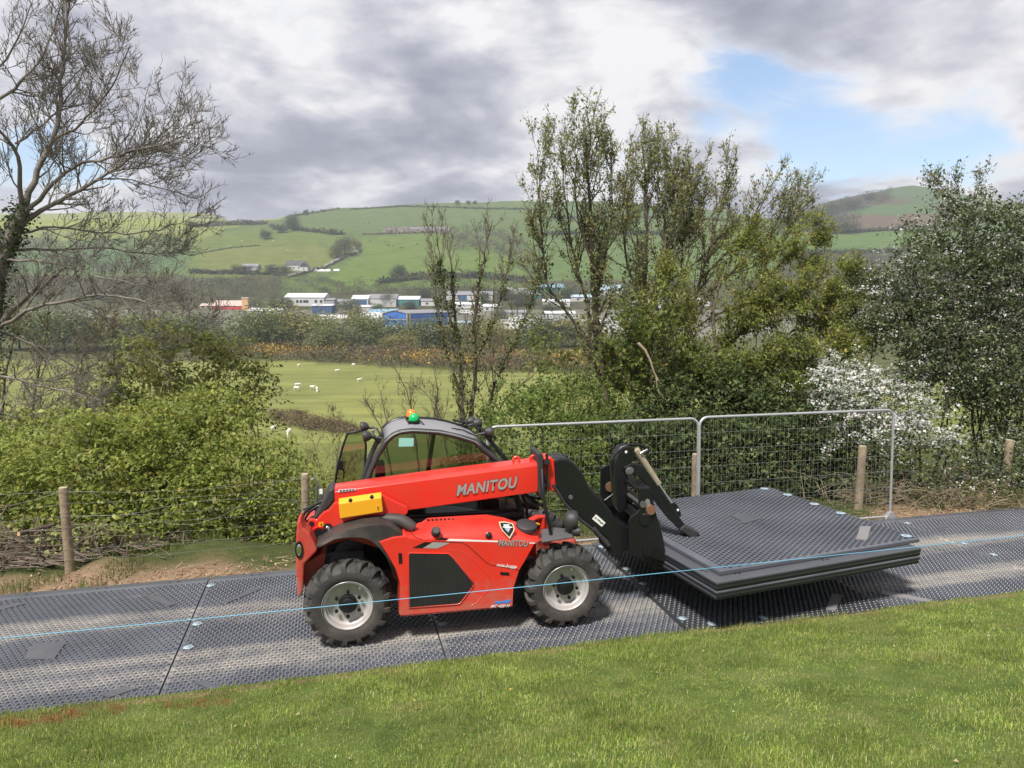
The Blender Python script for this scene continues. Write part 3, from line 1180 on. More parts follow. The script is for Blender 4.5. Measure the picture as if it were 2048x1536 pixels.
M_YEL = pbr('yellow_paint', (0.78, 0.36, 0.015), 0.45)
M_GREY = pbr('roof_grey', (0.22, 0.22, 0.235), 0.45, var=(3, .4), var_col=(0.22, 0.215, 0.21))
M_SILV = pbr('decal_silver', (0.40, 0.40, 0.40), 0.35, metal=.3)
M_WHT = pbr('decal_white', (0.78, 0.77, 0.75), 0.5)
M_CHR = pbr('chrome', (0.75, 0.75, 0.76), 0.12, metal=1.0)
M_RUST = pbr('rusty_steel', (0.20, 0.10, 0.055), 0.75, var=(20, .7), var_col=(0.09, 0.05, 0.035))
M_BEI = pbr('cylinder_beige', (0.36, 0.31, 0.22), 0.45, var=(12, .5), var_col=(0.2, 0.17, 0.12))
M_GRN = pbr('beacon_green', (0.0, 0.42, 0.10), 0.2, coat=.4)
M_ORG = pbr('beacon_orange', (0.85, 0.20, 0.02), 0.2, coat=.4)
M_GLS = glass_mat('cab_glass', (0.76, 0.80, 0.78), 0.03)
M_GLD = glass_mat('door_glass', (0.70, 0.74, 0.70), 0.05)
M_BLUE = pbr('decal_blue', (0.05, 0.22, 0.62), 0.4)
M_TEAL = pbr('notice_teal', (0.25, 0.55, 0.50), 0.6)
M_SEAT = pbr('seat_vinyl', (0.05, 0.05, 0.052), 0.6)
M_STEEL = pbr('plate_steel', (0.16, 0.16, 0.165), 0.4, metal=.4, var=(5, .4))



def add_mud(m, z0, z1, amount):
    """dried mud thrown up by the wheels: thick low down, thinning out by z1"""
    t = m.node_tree
    L = t.links.new
    b = t.nodes['Principled BSDF']
    src = b.inputs['Base Color'].links[0].from_socket
    tc = N(t, 'ShaderNodeTexCoord')
    sp = N(t, 'ShaderNodeSeparateXYZ'); L(tc.outputs['Object'], sp.inputs[0])
    mr = N(t, 'ShaderNodeMapRange'); mr.inputs['From Min'].default_value = z1; mr.inputs['From Max'].default_value = z0
    mr.inputs['To Min'].default_value = -.1; mr.inputs['To Max'].default_value = .32
    L(sp.outputs[2], mr.inputs['Value'])
    n = N(t, 'ShaderNodeTexNoise'); n.inputs['Scale'].default_value = 16; n.inputs['Detail'].default_value = 9; n.inputs['Roughness'].default_value = .72
    L(tc.outputs['Object'], n.inputs['Vector'])
    ad = N(t, 'ShaderNodeMath', operation='ADD'); L(n.outputs[0], ad.inputs[0]); L(mr.outputs[0], ad.inputs[1])
    r = ramp(t, [(.56, (0, 0, 0)), (.86, (amount,) * 3)]); L(ad.outputs[0], r.inputs[0])
    mx = N(t, 'ShaderNodeMix', data_type='RGBA'); mx.inputs[7].default_value = (0.27, 0.17, 0.12, 1)
    L(r.outputs[0], mx.inputs[0]); L(src, mx.inputs[6]); L(mx.outputs[2], b.inputs['Base Color'])
    rr = N(t, 'ShaderNodeMapRange'); rr.inputs['To Min'].default_value = b.inputs['Roughness'].default_value; rr.inputs['To Max'].default_value = .9
    L(r.outputs[0], rr.inputs['Value']); L(rr.outputs[0], b.inputs['Roughness'])


add_mud(M_RED, .25, .85, .5)
add_mud(M_REDD, .3, 1.1, .75)
add_mud(M_RUB, .0, .9, .10)
add_mud(M_RIM, .1, .7, .4)

TH = thing('telehandler', 'small red telehandler lifting a stack of mats on its forks', 'telehandler', tuple(M_O), AM)


def part(name, mb, mat, parent=None, smooth=None, bevel=None, seg=2):
    return mb.build(name, mat, TH if parent is None else parent, smooth, bevel, seg)


def poly(pix, y0, y1, name, mat, parent=None, bevel=None, smooth=None, inset=None):
    a = [ml(p, y0) for p in pix]
    b = [(p[0], y1, p[2]) for p in a]
    mb = MB()
    mb.prism(a, b)
    return part(name, mb, mat, parent, smooth, bevel)


def text_mesh(s, offset=0.0, shear=0.0, space=1.0):
    cu = bpy.data.curves.new('t', 'FONT')
    cu.body = s
    cu.offset = offset
    cu.shear = shear
    cu.space_character = space
    ob = bpy.data.objects.new('t', cu)
    COL.objects.link(ob)
    dg = bpy.context.evaluated_depsgraph_get()
    me = bpy.data.meshes.new_from_object(ob.evaluated_get(dg))
    bpy.data.objects.remove(ob)
    bpy.data.curves.remove(cu)
    return me


def text_on(name, s, quad, mapper, mat, parent, offset=0.0, shear=0.0, space=1.0, thick=0.0):
    """lettering stretched into the quad bl, br, tr, tl"""
    me = text_mesh(s, offset, shear, space)
    n = len(me.vertices)
    co = np.zeros(n * 3)
    me.vertices.foreach_get('co', co)
    co = co.reshape(-1, 3)
    lo, hi = co.min(0), co.max(0)
    a = (co[:, 0] - lo[0]) / (hi[0] - lo[0])
    b = (co[:, 1] - lo[1]) / (hi[1] - lo[1])
    q = np.array([mapper(p) for p in quad])
    P = (q[0] * ((1 - a) * (1 - b))[:, None] + q[1] * (a * (1 - b))[:, None] + q[2] * (a * b)[:, None] + q[3] * ((1 - a) * b)[:, None])
    me.vertices.foreach_set('co', P.astype(np.float32).ravel())
    me.update()
    me.name = name
    me.materials.clear()
    return link(name, me, mat, parent)


# ---- wheels
WR = 0.40
YW = 0.74


def wheel(x, side, label=None, spin=0.0):
    """side -1 = near (right-hand) wheel"""
    cy = side * (YW - .135)
    hub = MB()
    o = (x, side * (YW - .06), .42)
    d = (0, side, 0)
    hub.lathe([(.085, -.03), (.085, .012), (.078, .016), (.066, .016), (.066, .045), (.055, .052), (0.0, .052)], o, d, 20)
    for k in range(6):
        a = k * math.pi / 3 + .3 + spin
        c = Vector((x + .118 * math.cos(a), side * (YW - .062), .42 + .118 * math.sin(a)))
        hub.cyl(c, c + Vector((0, side * .022, 0)), .016, 8)
    w = part('wheel', hub, M_BLK, smooth=35)
    if label: w['label'] = label
    rim = MB()
    # dished steel rim, open to the outside
    rim.lathe([(.232, .0), (.238, -.006), (.224, -.022), (.205, -.03), (.200, -.062), (.186, -.072), (.178, -.092), (.150, -.094), (.095, -.088), (.0, -.088)],
              (x, side * YW, .42), d, 40)
    c = Vector((x + .19 * math.cos(.75 + spin), side * (YW - .05), .42 + .19 * math.sin(.75 + spin)))
    rim.cyl(c, c + Vector((0, side * .03, 0)), .008, 6)
    part('rim', rim, M_RIM, w, smooth=30)
    ty = MB()
    hw = .135
    ty.lathe([(.225, hw - .012), (.245, hw + .004), (.29, hw + .012), (.325, hw + .006), (.352, hw - .022), (.366, hw - .06), (.37, 0),
              (.366, -hw + .06), (.352, -hw + .022), (.325, -hw - .006), (.29, -hw - .012), (.245, -hw - .004), (.225, -hw + .012)],
             (x, cy, .42), (0, 1, 0), 48)
    nl = 17
    for s in (-1, 1):
        for k in range(nl):
            a0 = 2 * math.pi * (k + (0 if s > 0 else .5)) / nl + spin
            # a block that runs from the middle out over the shoulder, swept back
            sec = [(-.02, .362, .402, 0.0), (.05, .36, .402, .10), (.098, .352, .396, .15), (.128, .325, .378, .165), (.143, .298, .345, .16)]
            rows = []
            for (lat, r0, r1, sw) in sec:
                ring = []
                hwid = .075 if lat < .12 else .068
                for (aa, rr) in ((-hwid, r0), (hwid, r0), (hwid * .82, r1), (-hwid * .82, r1)):
                    th = a0 + sw + aa
                    ring.append((x + rr * math.cos(th), cy + s * lat, .42 + rr * math.sin(th)))
                rows.append(ring)
            ty.loft(rows, closed=True, caps=True)
    part('tyre', ty, M_RUB, w, smooth=32)
    return w


_fr = ml((1133.8, 1177.3), -YW)
WB = _fr[0]
wheel(0.0, -1, 'near rear wheel with silver dished rim', .2)
wheel(WB, -1, 'near front wheel with silver dished rim', .55)
wheel(0.0, 1, 'far rear wheel', .1)
wheel(WB, 1, 'far front wheel', .4)

# ---- chassis and axles
b = MB()
b.box((WB * .5, 0, .45), (WB + .55, .62, .26))
b.box((WB * .5, -.42, .40), (1.0, .34, .18))
part('chassis', b, M_BLKD, bevel=.01)
for x in (0, WB):
    b = MB()
    b.tube([(x, -YW + .12, .42), (x, -.3, .42), (x, 0, .42), (x, .3, .42), (x, YW - .12, .42)], [.07, .075, .13, .075, .07], 12)
    part('axle', b, M_BLKD, smooth=40)

# ---- rear counterweight
tail = [zC(175, 130), zC(205, 92), zC(240, 185), zC(300, 245), zC(385, 405), zC(370, 432), zC(245, 560), zC(236, 820), zC(212, 897), zC(176, 885), zC(165, 600), zC(160, 430), zC(165, 250)]
poly(tail, -.66, -.42, 'counterweight', M_REDD, bevel=.02)
poly([zC(300, 330), zC(385, 405), zC(370, 432), zC(245, 560), zC(236, 820), zC(212, 880), zC(176, 870), zC(165, 600), zC(162, 430), zC(170, 330)], -.42, .64, 'rear_bumper', M_REDD, bevel=.02)
poly([zC(240, 560), zC(430, 440), zC(470, 470), zC(440, 620), zC(330, 760), zC(250, 800)], -.42, .42, 'rear_frame', M_REDD, bevel=.01)
poly([zC(300, 250), zC(390, 395), zC(700, 300), zC(1100, 420), zC(1160, 700), zC(1220, 750), zC(1230, 330), zC(900, 250), zC(500, 240)], -.40, .36, 'rear_chassis_plate', M_REDD, bevel=.01)
p = ml(zC(196, 408), -.66)
b = MB()
b.lathe([(.0, .006), (.016, .008), (.028, .004), (.034, -.002)], (0, 0, 0), (0, -1, 0), 20)
o = part('tail_light', b, M_CHR, smooth=60); o.location = (p[0], -.665, p[2]); o.scale = (.75, 1, 1.7)
b = MB()
b.lathe([(.034, .004), (.046, .006), (.05, -.004)], (0, 0, 0), (0, -1, 0), 20)
o2 = b.build('light_ring', M_BLK, o, 60)

# ---- rear mudguard: a curved sheet over the wheel
top = [zC(372, 368), zC(430, 335), zC(500, 290), zC(600, 245), zC(700, 208), zC(850, 168), zC(1000, 152), zC(1120, 165), zC(1190, 215), zC(1260, 262)]
low = [zC(392, 392), zC(470, 345), zC(560, 298), zC(650, 285), zC(750, 279), zC(850, 285), zC(930, 312), zC(1000, 365), zC(1090, 485), zC(1180, 690)]
a = [ml(q, -.70) for q in top]
a2 = [(x, -.30, z + .015) for x, y, z in [ml(q, -.70) for q in top]]
l1 = [ml(q, -.715) for q in low]
l2 = [(x, -.36, z) for x, y, z in l1]
b = MB()
b.loft([a2, a, l1, l2])
mg = part('mudguard', b, M_BLKD, smooth=50)
sol = mg.modifiers.new('thick', 'SOLIDIFY'); sol.thickness = .012
b = MB()
pts = [ml(zC(905, 150), -.40), ml(zC(1000, 118), -.42), ml(zC(1120, 95), -.45), ml(zC(1230, 105), -.48), ml(zC(1310, 145), -.5), ml(zC(1375, 185), -.52)]
b.tube(pts, [.05, .055, .06, .065, .06, .05], 14)
part('exhaust_pipe', b, M_BLKD, smooth=50)

# ---- engine cover
YO = -.73
edge_out = [zC(1012, 328), zC(1150, 285), zC(1290, 268), zD(160, 385), zD(300, 408), zD(460, 402), zD(700, 400), zD(1000, 404), zD(1250, 420), zD(1490, 442)]
edge_in = [zC(1130, 255), zC(1215, 228), zC(1300, 203), zD(215, 292), zD(330, 262), zD(395, 218), zD(700, 200), zD(1000, 182), zD(1190, 215), zD(1520, 330)]
side = edge_out + [zD(1400, 605), zD(1330, 722), zD(1290, 850), zD(1272, 900), zD(1262, 1098), zD(700, 1150), zD(122, 1200), zD(92, 1182), zC(1222, 750), zC(1175, 600), zC(1092, 452)]
A0 = [ml(q, YO) for q in side]
mb = MB()
cen = np.mean(np.array(A0), axis=0)
rim_ = [(x, YO + .03, z) for x, y, z in A0]
ins = [(cen[0] + (x - cen[0]) * .985, YO, cen[2] + (z - cen[2]) * .982) for x, y, z in A0]
back = [(x, -.36, z) for x, y, z in A0]
mb.loft([back, rim_, ins], closed=True)
k0 = len(mb.v)
mb.add(ins, [tuple(range(len(ins)))])
part('engine_cover', mb, M_RED, smooth=50)
o_e = [(x, YO + .028, z - .002) for x, y, z in [ml(q, YO) for q in edge_out]]
i_e = [ml(q, -.43) for q in edge_in]
rows = [o_e]
for t_ in (.25, .5, .75):
    row = []
    for p0, p1 in zip(o_e, i_e):
        th = t_ * math.pi / 2
        row.append((p0[0] + (p1[0] - p0[0]) * t_, p0[1] + (p1[1] - p0[1]) * (1 - math.cos(th)), p0[2] + (p1[2] - p0[2]) * math.sin(th)))
    rows.append(row)
rows.append(i_e)
rows.append([(x, -.33, z + .004) for x, y, z in i_e])
rows.append([(x, -.33, z - .3) for x, y, z in i_e])
mb = MB()
mb.loft(rows)
hood = part('hood', mb, M_RED, smooth=55)
# vents on top of the hood
for k in range(9):
    q = zD(395 + k * 42, 214 - k * 1.2)
    p = ml(q, -.415)
    b = MB(); b.box((p[0], -.405, p[2] + .004), (.022, .05, .012))
    part('vent_slot', b, M_HOLE, hood)
# grille with upright bars
gr = [zD(200, 542), zD(595, 548), zD(640, 585), zD(856, 845), zD(850, 885), zD(722, 1052), zD(690, 1066), zD(195, 1104), zD(190, 560)]
a = [ml(q, YO - .002) for q in gr]
mb = MB(); mb.prism(a, [(x, YO + .012, z) for x, y, z in a])
gobj = part('grille', mb, pbr('grille_black', (0.012, 0.011, 0.011), 0.5))
gx = [p_[0] for p_ in a]
polyxz = [(p_[0], p_[2]) for p_ in a]
mb = MB()
x = min(gx) + .012
while x < max(gx) - .01:
    zs = np.linspace(.2, 1.1, 400)
    okz = zs[in_poly(np.full(400, x), zs, polyxz)]
    if len(okz) > 4:
        mb.box((x, YO - .005, (okz[0] + okz[-1]) / 2), (.0075, .008, okz[-1] - okz[0] - .012))
    x += .0165
part('grille_bars', mb, M_PLA, gobj)
mb = MB(); mb.tube([(x, YO - .004, z) for x, y, z in a] + [(a[0][0], YO - .004, a[0][2])], .006, 6)
part('grille_trim', mb, M_RED, gobj, smooth=60)


def line(pix, yl, r, mat, name, parent=None):
    mb = MB(); mb.tube([ml(q, yl) for q in pix], r, 6)
    return part(name, mb, mat, parent, smooth=60)


M_GAP = pbr('panel_gap', (0.10, 0.006, 0.005), 0.6)
line([zD(430, 422), zD(740, 436), zD(800, 470), zD(900, 560), zD(985, 640), zD(1040, 668), zD(1140, 682), zD(1328, 720)], YO - .0005, .0035, M_GAP, 'panel_seam')
line([zD(600, 505), zD(740, 530), zD(830, 600), zD(960, 720), zD(1020, 800), zD(1030, 840), zD(985, 940), zD(880, 1060), zD(830, 1082)], YO + .001, .004, M_RED, 'pressed_crease')
line([zD(200, 300), zD(225, 345), zD(270, 385), zD(340, 410)], YO + .01, .004, M_GAP, 'panel_seam')
line([zD(120, 1182), zD(700, 1132), zD(1258, 1082)], YO - .0005, .003, M_GAP, 'panel_seam')


def decal(pix, yl, mat, name, parent=None, th=.0025):
    a = [ml(q, yl) for q in pix]
    mb = MB(); mb.prism(a, [(x, yl + th, z) for x, y, z in a])
    return part(name, mb, mat, parent)


YD = YO - .003
decal([zD(232, 490), zD(330, 492), zD(430, 434), zD(360, 430)], YD, M_BLK, 'stripe')
decal([zD(340, 493), zD(485, 497), zD(615, 440), zD(440, 434)], YD, M_SILV, 'stripe')
decal([zD(462, 408), zD(565, 412), zD(605, 392), zD(520, 384)], YO - .001, M_BLK, 'stripe')
decal([zD(575, 419), zD(1105, 432), zD(1108, 418), zD(610, 398)], YO - .001, M_WHT, 'stripe')
decal([zD(1425, 446), zD(1485, 446), zD(1490, 438), zD(1428, 437)], YO - .001, M_WHT, 'stripe')
decal([zD(85, 545), zD(122, 545), zD(128, 648), zD(90, 655)], YD, M_BLK, 'latch_handle')
decal([zD(1128, 738), zD(1222, 742), zD(1222, 775), zD(1130, 768)], YD, M_BLK, 'latch_handle')
decal([zD(1075, 1064), zD(1080, 1038), zD(1175, 1034), zD(1200, 1022), zD(1246, 1026), zD(1205, 1062), zD(1185, 1056)], YD, M_BLUE, 'arrow_emblem')
T = lambda yl: (lambda q: ml(q, yl))
text_on('lettering', 'MANITOU', [zD(1110, 472), zD(1412, 478), zD(1422, 410), zD(1116, 402)], T(YD - .001), M_SILV, TH, offset=.028, shear=.12, space=1.1)
text_on('lettering', 'MANITOU', [zD(1106, 475), zD(1418, 481), zD(1427, 407), zD(1111, 399)], T(YD), M_BLK, TH, offset=.05, shear=.12, space=1.1)
text_on('lettering', 'new buggy', [zD(1088, 692), zD(1298, 712), zD(1308, 664), zD(1095, 640)], T(YD), M_WHT, TH, offset=0.0, shear=.35)
decal([zD(1088, 677), zD(1300, 696), zD(1300, 692), zD(1088, 673)], YD, M_WHT, 'underline')
text_on('lettering', 'MT 420 H', [zD(1025, 1106), zD(1225, 1096), zD(1236, 1066), zD(1036, 1074)], T(YD), M_WHT, TH, offset=.02, shear=.3)
# shield badge
sh = [zD(1126, 244), zD(1190, 240), zD(1270, 258), zD(1284, 300), zD(1275, 330), zD(1226, 398), zD(1160, 330), zD(1135, 285)]
hs = [ml(q, YO + .004) for q in sh]


def shrink(pts, f):
    c = np.mean(np.array(pts), axis=0)
    return [tuple(c + (np.array(p) - c) * f) for p in pts]


def badge_layer(f, yoff, mat, name, parent):
    q = shrink(hs, f)
    # the badge lies on the rounded shoulder: lean it back with the hood
    zb = min(p[2] for p in q)
    pts = [(x, YO - yoff + max(0, (z - .905)) * .35, z) for x, y, z in q]
    mb = MB(); mb.prism(pts, [(x, y + .004, z) for x, y, z in pts])
    return part(name, mb, mat, parent)


bd = badge_layer(1.0, .006, pbr('badge_cream', (0.72, 0.62, 0.42), .5), 'shield_badge', None)
badge_layer(.86, .0075, M_BLK, 'badge_field', bd)
badge_layer(.42, .0085, pbr('badge_motif', (0.34, 0.38, 0.46), .5), 'badge_motif', bd)
for (v0, u0, u1) in ((268, 1172, 1235), (288, 1165, 1262)):
    q = [ml(zD(u, v), YO) for u, v in ((u0, v0 + 7), (u1, v0 + 9), (u1, v0), (u0, v0 - 2))]
    pts = [(x, YO - .0095 + max(0, (z - .905)) * .35, z) for x, y, z in q]
    mb = MB(); mb.prism(pts, [(x, y + .003, z) for x, y, z in pts]); part('badge_line', mb, M_WHT, bd)
# knob, cap, filler
p = ml(zD(470, 325), YO + .03)
b = MB(); b.lathe([(0, .05), (.032, .05), (.042, .035), (.036, .012), (.044, 0), (.044, -.03)], (p[0], p[1], p[2]), (0, -.8, .6), 14)
part('hood_knob', b, M_PLA, smooth=40)
p = ml(zD(1012, 362), YO + .012)
b = MB(); b.lathe([(0, .02), (.018, .016), (.024, 0), (.032, -.004), (.032, -.02)], p, (0, -1, .35), 16)
part('hood_lock', b, M_BLK, smooth=40)
p = ml(zD(1400, 258), -.5)
b = MB(); b.lathe([(0, .022), (.09, .02), (.105, .01), (.11, -.03)], p, (.05, -.25, 1), 20)
part('filler_cap', b, M_PLA, smooth=40)

# ---- front mudguard, post and lamp
fm = [zE(412, 300), zE(440, 425), zE(520, 415), zE(640, 390), zE(745, 372), zE(745, 350), zE(690, 290), zE(560, 275)]
a = [ml(zE(430, 420), -.70), ml(zE(640, 388), -.70), ml(zE(748, 372), -.68), ml(zE(735, 300), -.46), ml(zE(560, 275), -.46), ml(zE(420, 300), -.46)]
b = MB(); b.prism(a, [(x, y, z - .02) for x, y, z in a])
part('front_mudguard', b, M_STEEL, bevel=.006)
b = MB(); b.tube([ml(zE(522, 350), -.60), ml(zE(478, 150), -.60), ml(zE(440, -60), -.58), ml(zE(428, -300), -.5), ml(zB(1290, 950), -.40)], .017, 8)
part('hose_post', b, M_BLK, smooth=60)
p = ml(zE(745, 205), -.58)
b = MB(); b.lathe([(0, -.10), (.045, -.095), (.085, -.06), (.1, 0), (.092, .03), (.08, .04), (0, .035)], p, (1, -.15, -.1), 18)
b.tube([p, (p[0] - .01, p[1], p[2] - .17)], .02, 8)
hl = part('headlamp', b, M_PLA, smooth=40)
b = MB(); b.lathe([(0, .05), (.05, .046), (.078, .036)], p, (1, -.15, -.1), 18)
part('lamp_lens', b, M_CHR, hl, smooth=60)
p = ml(zE(790, 320), -.62)
b = MB(); b.lathe([(0, -.05), (.04, -.045), (.05, 0), (.045, .03), (0, .03)], p, (.9, -.3, 0), 14)
part('indicator_lamp', b, M_PLA, smooth=40)
b = MB()
b.tube([ml(zE(300, 215), -.3), ml(zE(370, 180), -.28), ml(zE(440, 170), -.26), ml(zE(440, 290), -.25)], .03, 8)
b.box(ml(zE(440, 260), -.22), (.09, .06, .16))
part('boom_bracket', b, M_RED, bevel=.006)
b = MB(); b.tube([ml(zE(300, 225), -.36), ml(zE(350, 235), -.36), ml(zE(400, 250), -.34)], .012, 6)
part('hydraulic_coupling', b, M_YEL, smooth=60)

# ---- boom
YB0, YB1 = -.345, -.045


def blines(px):
    return (1017.3 - .1407 * (px - 840), 991.9 - .1486 * (px - 840), 961.6 - .131 * (px - 840), 952.9 - (.143 if px < 840 else .125) * (px - 840))


def bsec(px):
    bt, cr, ch, tp = blines(px)
    P = [ml((px, bt), YB0 + .012), ml((px, cr), YB0), ml((px, ch), YB0 + .004), ml((px, tp), YB0 + .05)]
    # same section mirrored on the far side
    x0 = P[0][0]
    near = [(x0, p_[1], p_[2]) for p_ in P]
    far_ = [(x0, YB0 + YB1 - p_[1], p_[2]) for p_ in reversed(P)]
    return near + far_


mb = MB()
mb.loft([bsec(669), bsec(770), bsec(880), bsec(980), bsec(1076)], closed=True, caps=True)
boom = part('boom', mb, M_RED, smooth=30, bevel=.006)
text_on('lettering', 'MANITOU', [zB(375, 1087), zB(984, 1000), zB(1000, 884), zB(386, 970)], T(YB0 - .004), M_SILV, boom, offset=.034, shear=.05, space=1.1)
text_on('lettering', 'MANITOU', [zB(369, 1092), zB(988, 1005), zB(1005, 880), zB(381, 966)], T(YB0 - .0025), pbr('decal_dark', (0.05, 0.045, 0.045), .5), boom, offset=.05, shear=.05, space=1.1)
decal([zA(598, 1050), zA(772, 1030), zA(776, 1008), zA(600, 1018)], YB0 - .004, pbr('label_pale', (0.55, 0.56, 0.6), .5), 'model_label', boom)
for k in range(5):
    u = 612 + k * 32
    decal([zA(u, 1044 - k * 3.5), zA(u + 20, 1042 - k * 3.5), zA(u + 20, 1023 - k * 2), zA(u, 1025 - k * 2)], YB0 - .0065, M_STEEL, 'label_mark', boom)
plate = [zA(556, 1155), zA(700, 1132), zA(900, 1098), zA(1050, 1073), zA(1130, 1118), zA(1300, 1198), zA(1312, 1225), zA(1308, 1262), zA(1270, 1295), zA(980, 1348), zA(690, 1412), zA(640, 1440), zA(470, 1500), zA(400, 1520), zA(352, 1505), zA(325, 1450), zA(300, 1412), zA(284, 1365), zA(295, 1328), zA(330, 1320), zA(375, 1335), zA(410, 1290), zA(450, 1250), zA(495, 1236), zA(530, 1195)]
bp_ = poly(plate, YB0 - .075, YB0 - .03, 'boom_side_plate', M_RED, boom, bevel=.008)
poly(plate, YB1 + .01, YB1 + .05, 'boom_side_plate', M_RED, boom, bevel=.008)
# pivot bosses
p = ml(zA(322, 1372), YB0 - .078)
b = MB(); b.lathe([(.026, .002), (.0, .002)], p, (0, -1, 0), 16); b.build('pivot_bore', M_HOLE, bp_)
mb = MB()
q0, q1 = ml(zA(488, 1412), YB0 - .09), ml(zA(400, 1478), YB0 - .09)
mb.lathe([(0, .012), (.04, .012), (.042, -.015)], q0, (0, -1, 0), 20)
mb.lathe([(0, .012), (.042, .012), (.046, -.015)], q1, (0, -1, 0), 20)
mb.bar(q0, q1, .022, .066, (0, 1, 0))
lk = mb.build('pivot_link', M_BLK, bp_, 40)
b = MB(); b.lathe([(0, .03), (.018, .03), (.024, .024), (.024, .01)], q0, (0, -1, 0), 16); b.build('pivot_bolt', M_CHR, lk, 40)
mb = MB(); mb.lathe([(.062, .0), (.072, .002), (.072, -.02)], q1, (0, -1, 0), 24); mb.build('pivot_boss', M_RED, bp_, 40)
decal([zA(395, 1358), zA(445, 1350), zA(446, 1392), zA(397, 1402)], YB0 - .079, M_YEL, 'warning_sticker', bp_)
decal([zA(415, 1368), zA(428, 1366), zA(430, 1388), zA(418, 1390)], YB0 - .0815, M_BLK, 'sticker_mark', bp_)
yb = [zA(600, 1166), zA(1040, 1100), zA(1056, 1250), zA(616, 1320)]
a = [ml(q, YB0 - .15) for q in yb]
up_ = [(x, YB0 - .075, z + (.035 if i < 2 else .0)) for i, (x, y, z) in enumerate(a)]
mb = MB(); mb.prism(a, up_)
ybx = mb.build('toolbox_cover', M_YEL, boom, bevel=.008)
for (u, v) in ((722, 1143), (940, 1108)):
    p = ml(zA(u, v), YB0 - .13)
    b = MB(); b.lathe([(0, .03), (.016, .028), (.02, .012), (.012, .008), (.012, -.01)], p, (0, -.5, 1), 10); b.build('cover_knob', M_BLK, ybx, 40)
decal([zA(985, 1185), zA(1018, 1180), zA(1022, 1228), zA(988, 1232)], YB0 - .1525, pbr('sticker_yellow', (0.72, 0.42, 0.02), .5), 'warning_sticker', ybx)
decal([zA(998, 1190), zA(1006, 1189), zA(1012, 1220), zA(1000, 1222)], YB0 - .155, M_BLK, 'sticker_mark', ybx)
cap = [zA(500, 1017), zA(557, 1008), zA(562, 1135), zA(500, 1210), zA(450, 1262), zA(395, 1332), zA(335, 1318), zA(400, 1205), zA(465, 1095)]
poly(cap, YB0 - .01, YB1 + .01, 'boom_end_cap', M_PLA, boom, bevel=.02)
for k, pts in enumerate([[(500, 1110), (400, 1150), (300, 1210), (230, 1290), (240, 1400)], [(480, 1180), (380, 1190), (300, 1250), (255, 1320), (290, 1440)], [(460, 1220), (360, 1220), (280, 1200), (235, 1220)],
                         [(410, 1290), (330, 1300), (260, 1360), (270, 1430)], [(350, 1190), (260, 1240), (222, 1330), (235, 1420)]]):
    mb = MB(); mb.tube([ml(zA(*q), -.28 + .05 * k) for q in pts], .013, 7)
    mb.build('hydraulic_hose', M_BLK, boom, 60)
mb = MB()
mb.tube([ml(zA(375, 1170), .0), ml(zA(378, 980), .0)], .012, 7)
mb.tube([ml(zA(322, 915), .0), ml(zA(360, 905), .0), ml(zA(385, 975), .0), ml(zA(415, 1040), .0), ml(zA(420, 1110), .0)], .009, 7)
part('number_plate_stalk', mb, M_STEEL, smooth=60)
mb = MB(); mb.box(ml(zA(420, 1040), -.01), (.03, .012, .05)); part('stalk_tag', mb, M_WHT)

# collar, inner boom, rods and lifting eyes
cl = [zB(1205, 655), zB(1225, 645), zB(1255, 650), zB(1268, 690), zB(1262, 880), zB(1280, 1010), zB(1285, 1120), zB(1250, 1130), zB(1215, 1060), zB(1208, 870)]
poly(cl, YB0 - .02, YB1 + .02, 'boom_collar', M_PLA, boom, bevel=.012)
poly([zB(1260, 700), zB(1340, 695), zB(1380, 720), zB(1385, 870), zB(1398, 960), zB(1392, 1055), zB(1330, 1030), zB(1270, 1000)], YB0 + .03, YB1 - .03, 'inner_boom', M_RED, boom, bevel=.008)
mb = MB()
mb.tube([ml(zB(1300, 650), -.36), ml(zB(1300, 760), -.36), ml(zB(1296, 940), -.36), ml(zB(1285, 1060), -.36)], .013, 8)
mb.cyl(ml(zB(1300, 735), -.385), ml(zB(1300, 735), -.33), .03, 12)
mb.cyl(ml(zB(1295, 960), -.385), ml(zB(1295, 960), -.33), .034, 12)
mb.build('hose_guide', M_BLK, boom, 40)
for (u, v) in ((985, 712), (1160, 700)):
    p = ml(zB(u, v + 4), -.2)
    mb = MB()
    ring = []
    for k in range(13):
        th = math.pi * (-.25 + 1.5 * k / 12)
        ring.append((p[0] + .031 * math.cos(th), -.2, p[2] + .031 * math.sin(th)))
    ring = [(p[0] + .034, -.2, p[2] - .06)] + ring + [(p[0] - .034, -.2, p[2] - .06)]
    mb.tube(ring, .0145, 8)
    mb.build('lifting_eye', M_RED, boom, 60)
mb = MB()
mb.tube([ml(zF(40, 330), -.2), ml(zF(80, 282), -.2), ml(zF(230, 275), -.2), ml(zF(260, 290), -.2)], .012, 7)
mb.tube([ml(zF(60, 255), -.25), ml(zF(90, 300), -.25), ml(zF(75, 360), -.25)], .012, 7)
mb.build('hydraulic_hose', M_BLK, boom, 60)

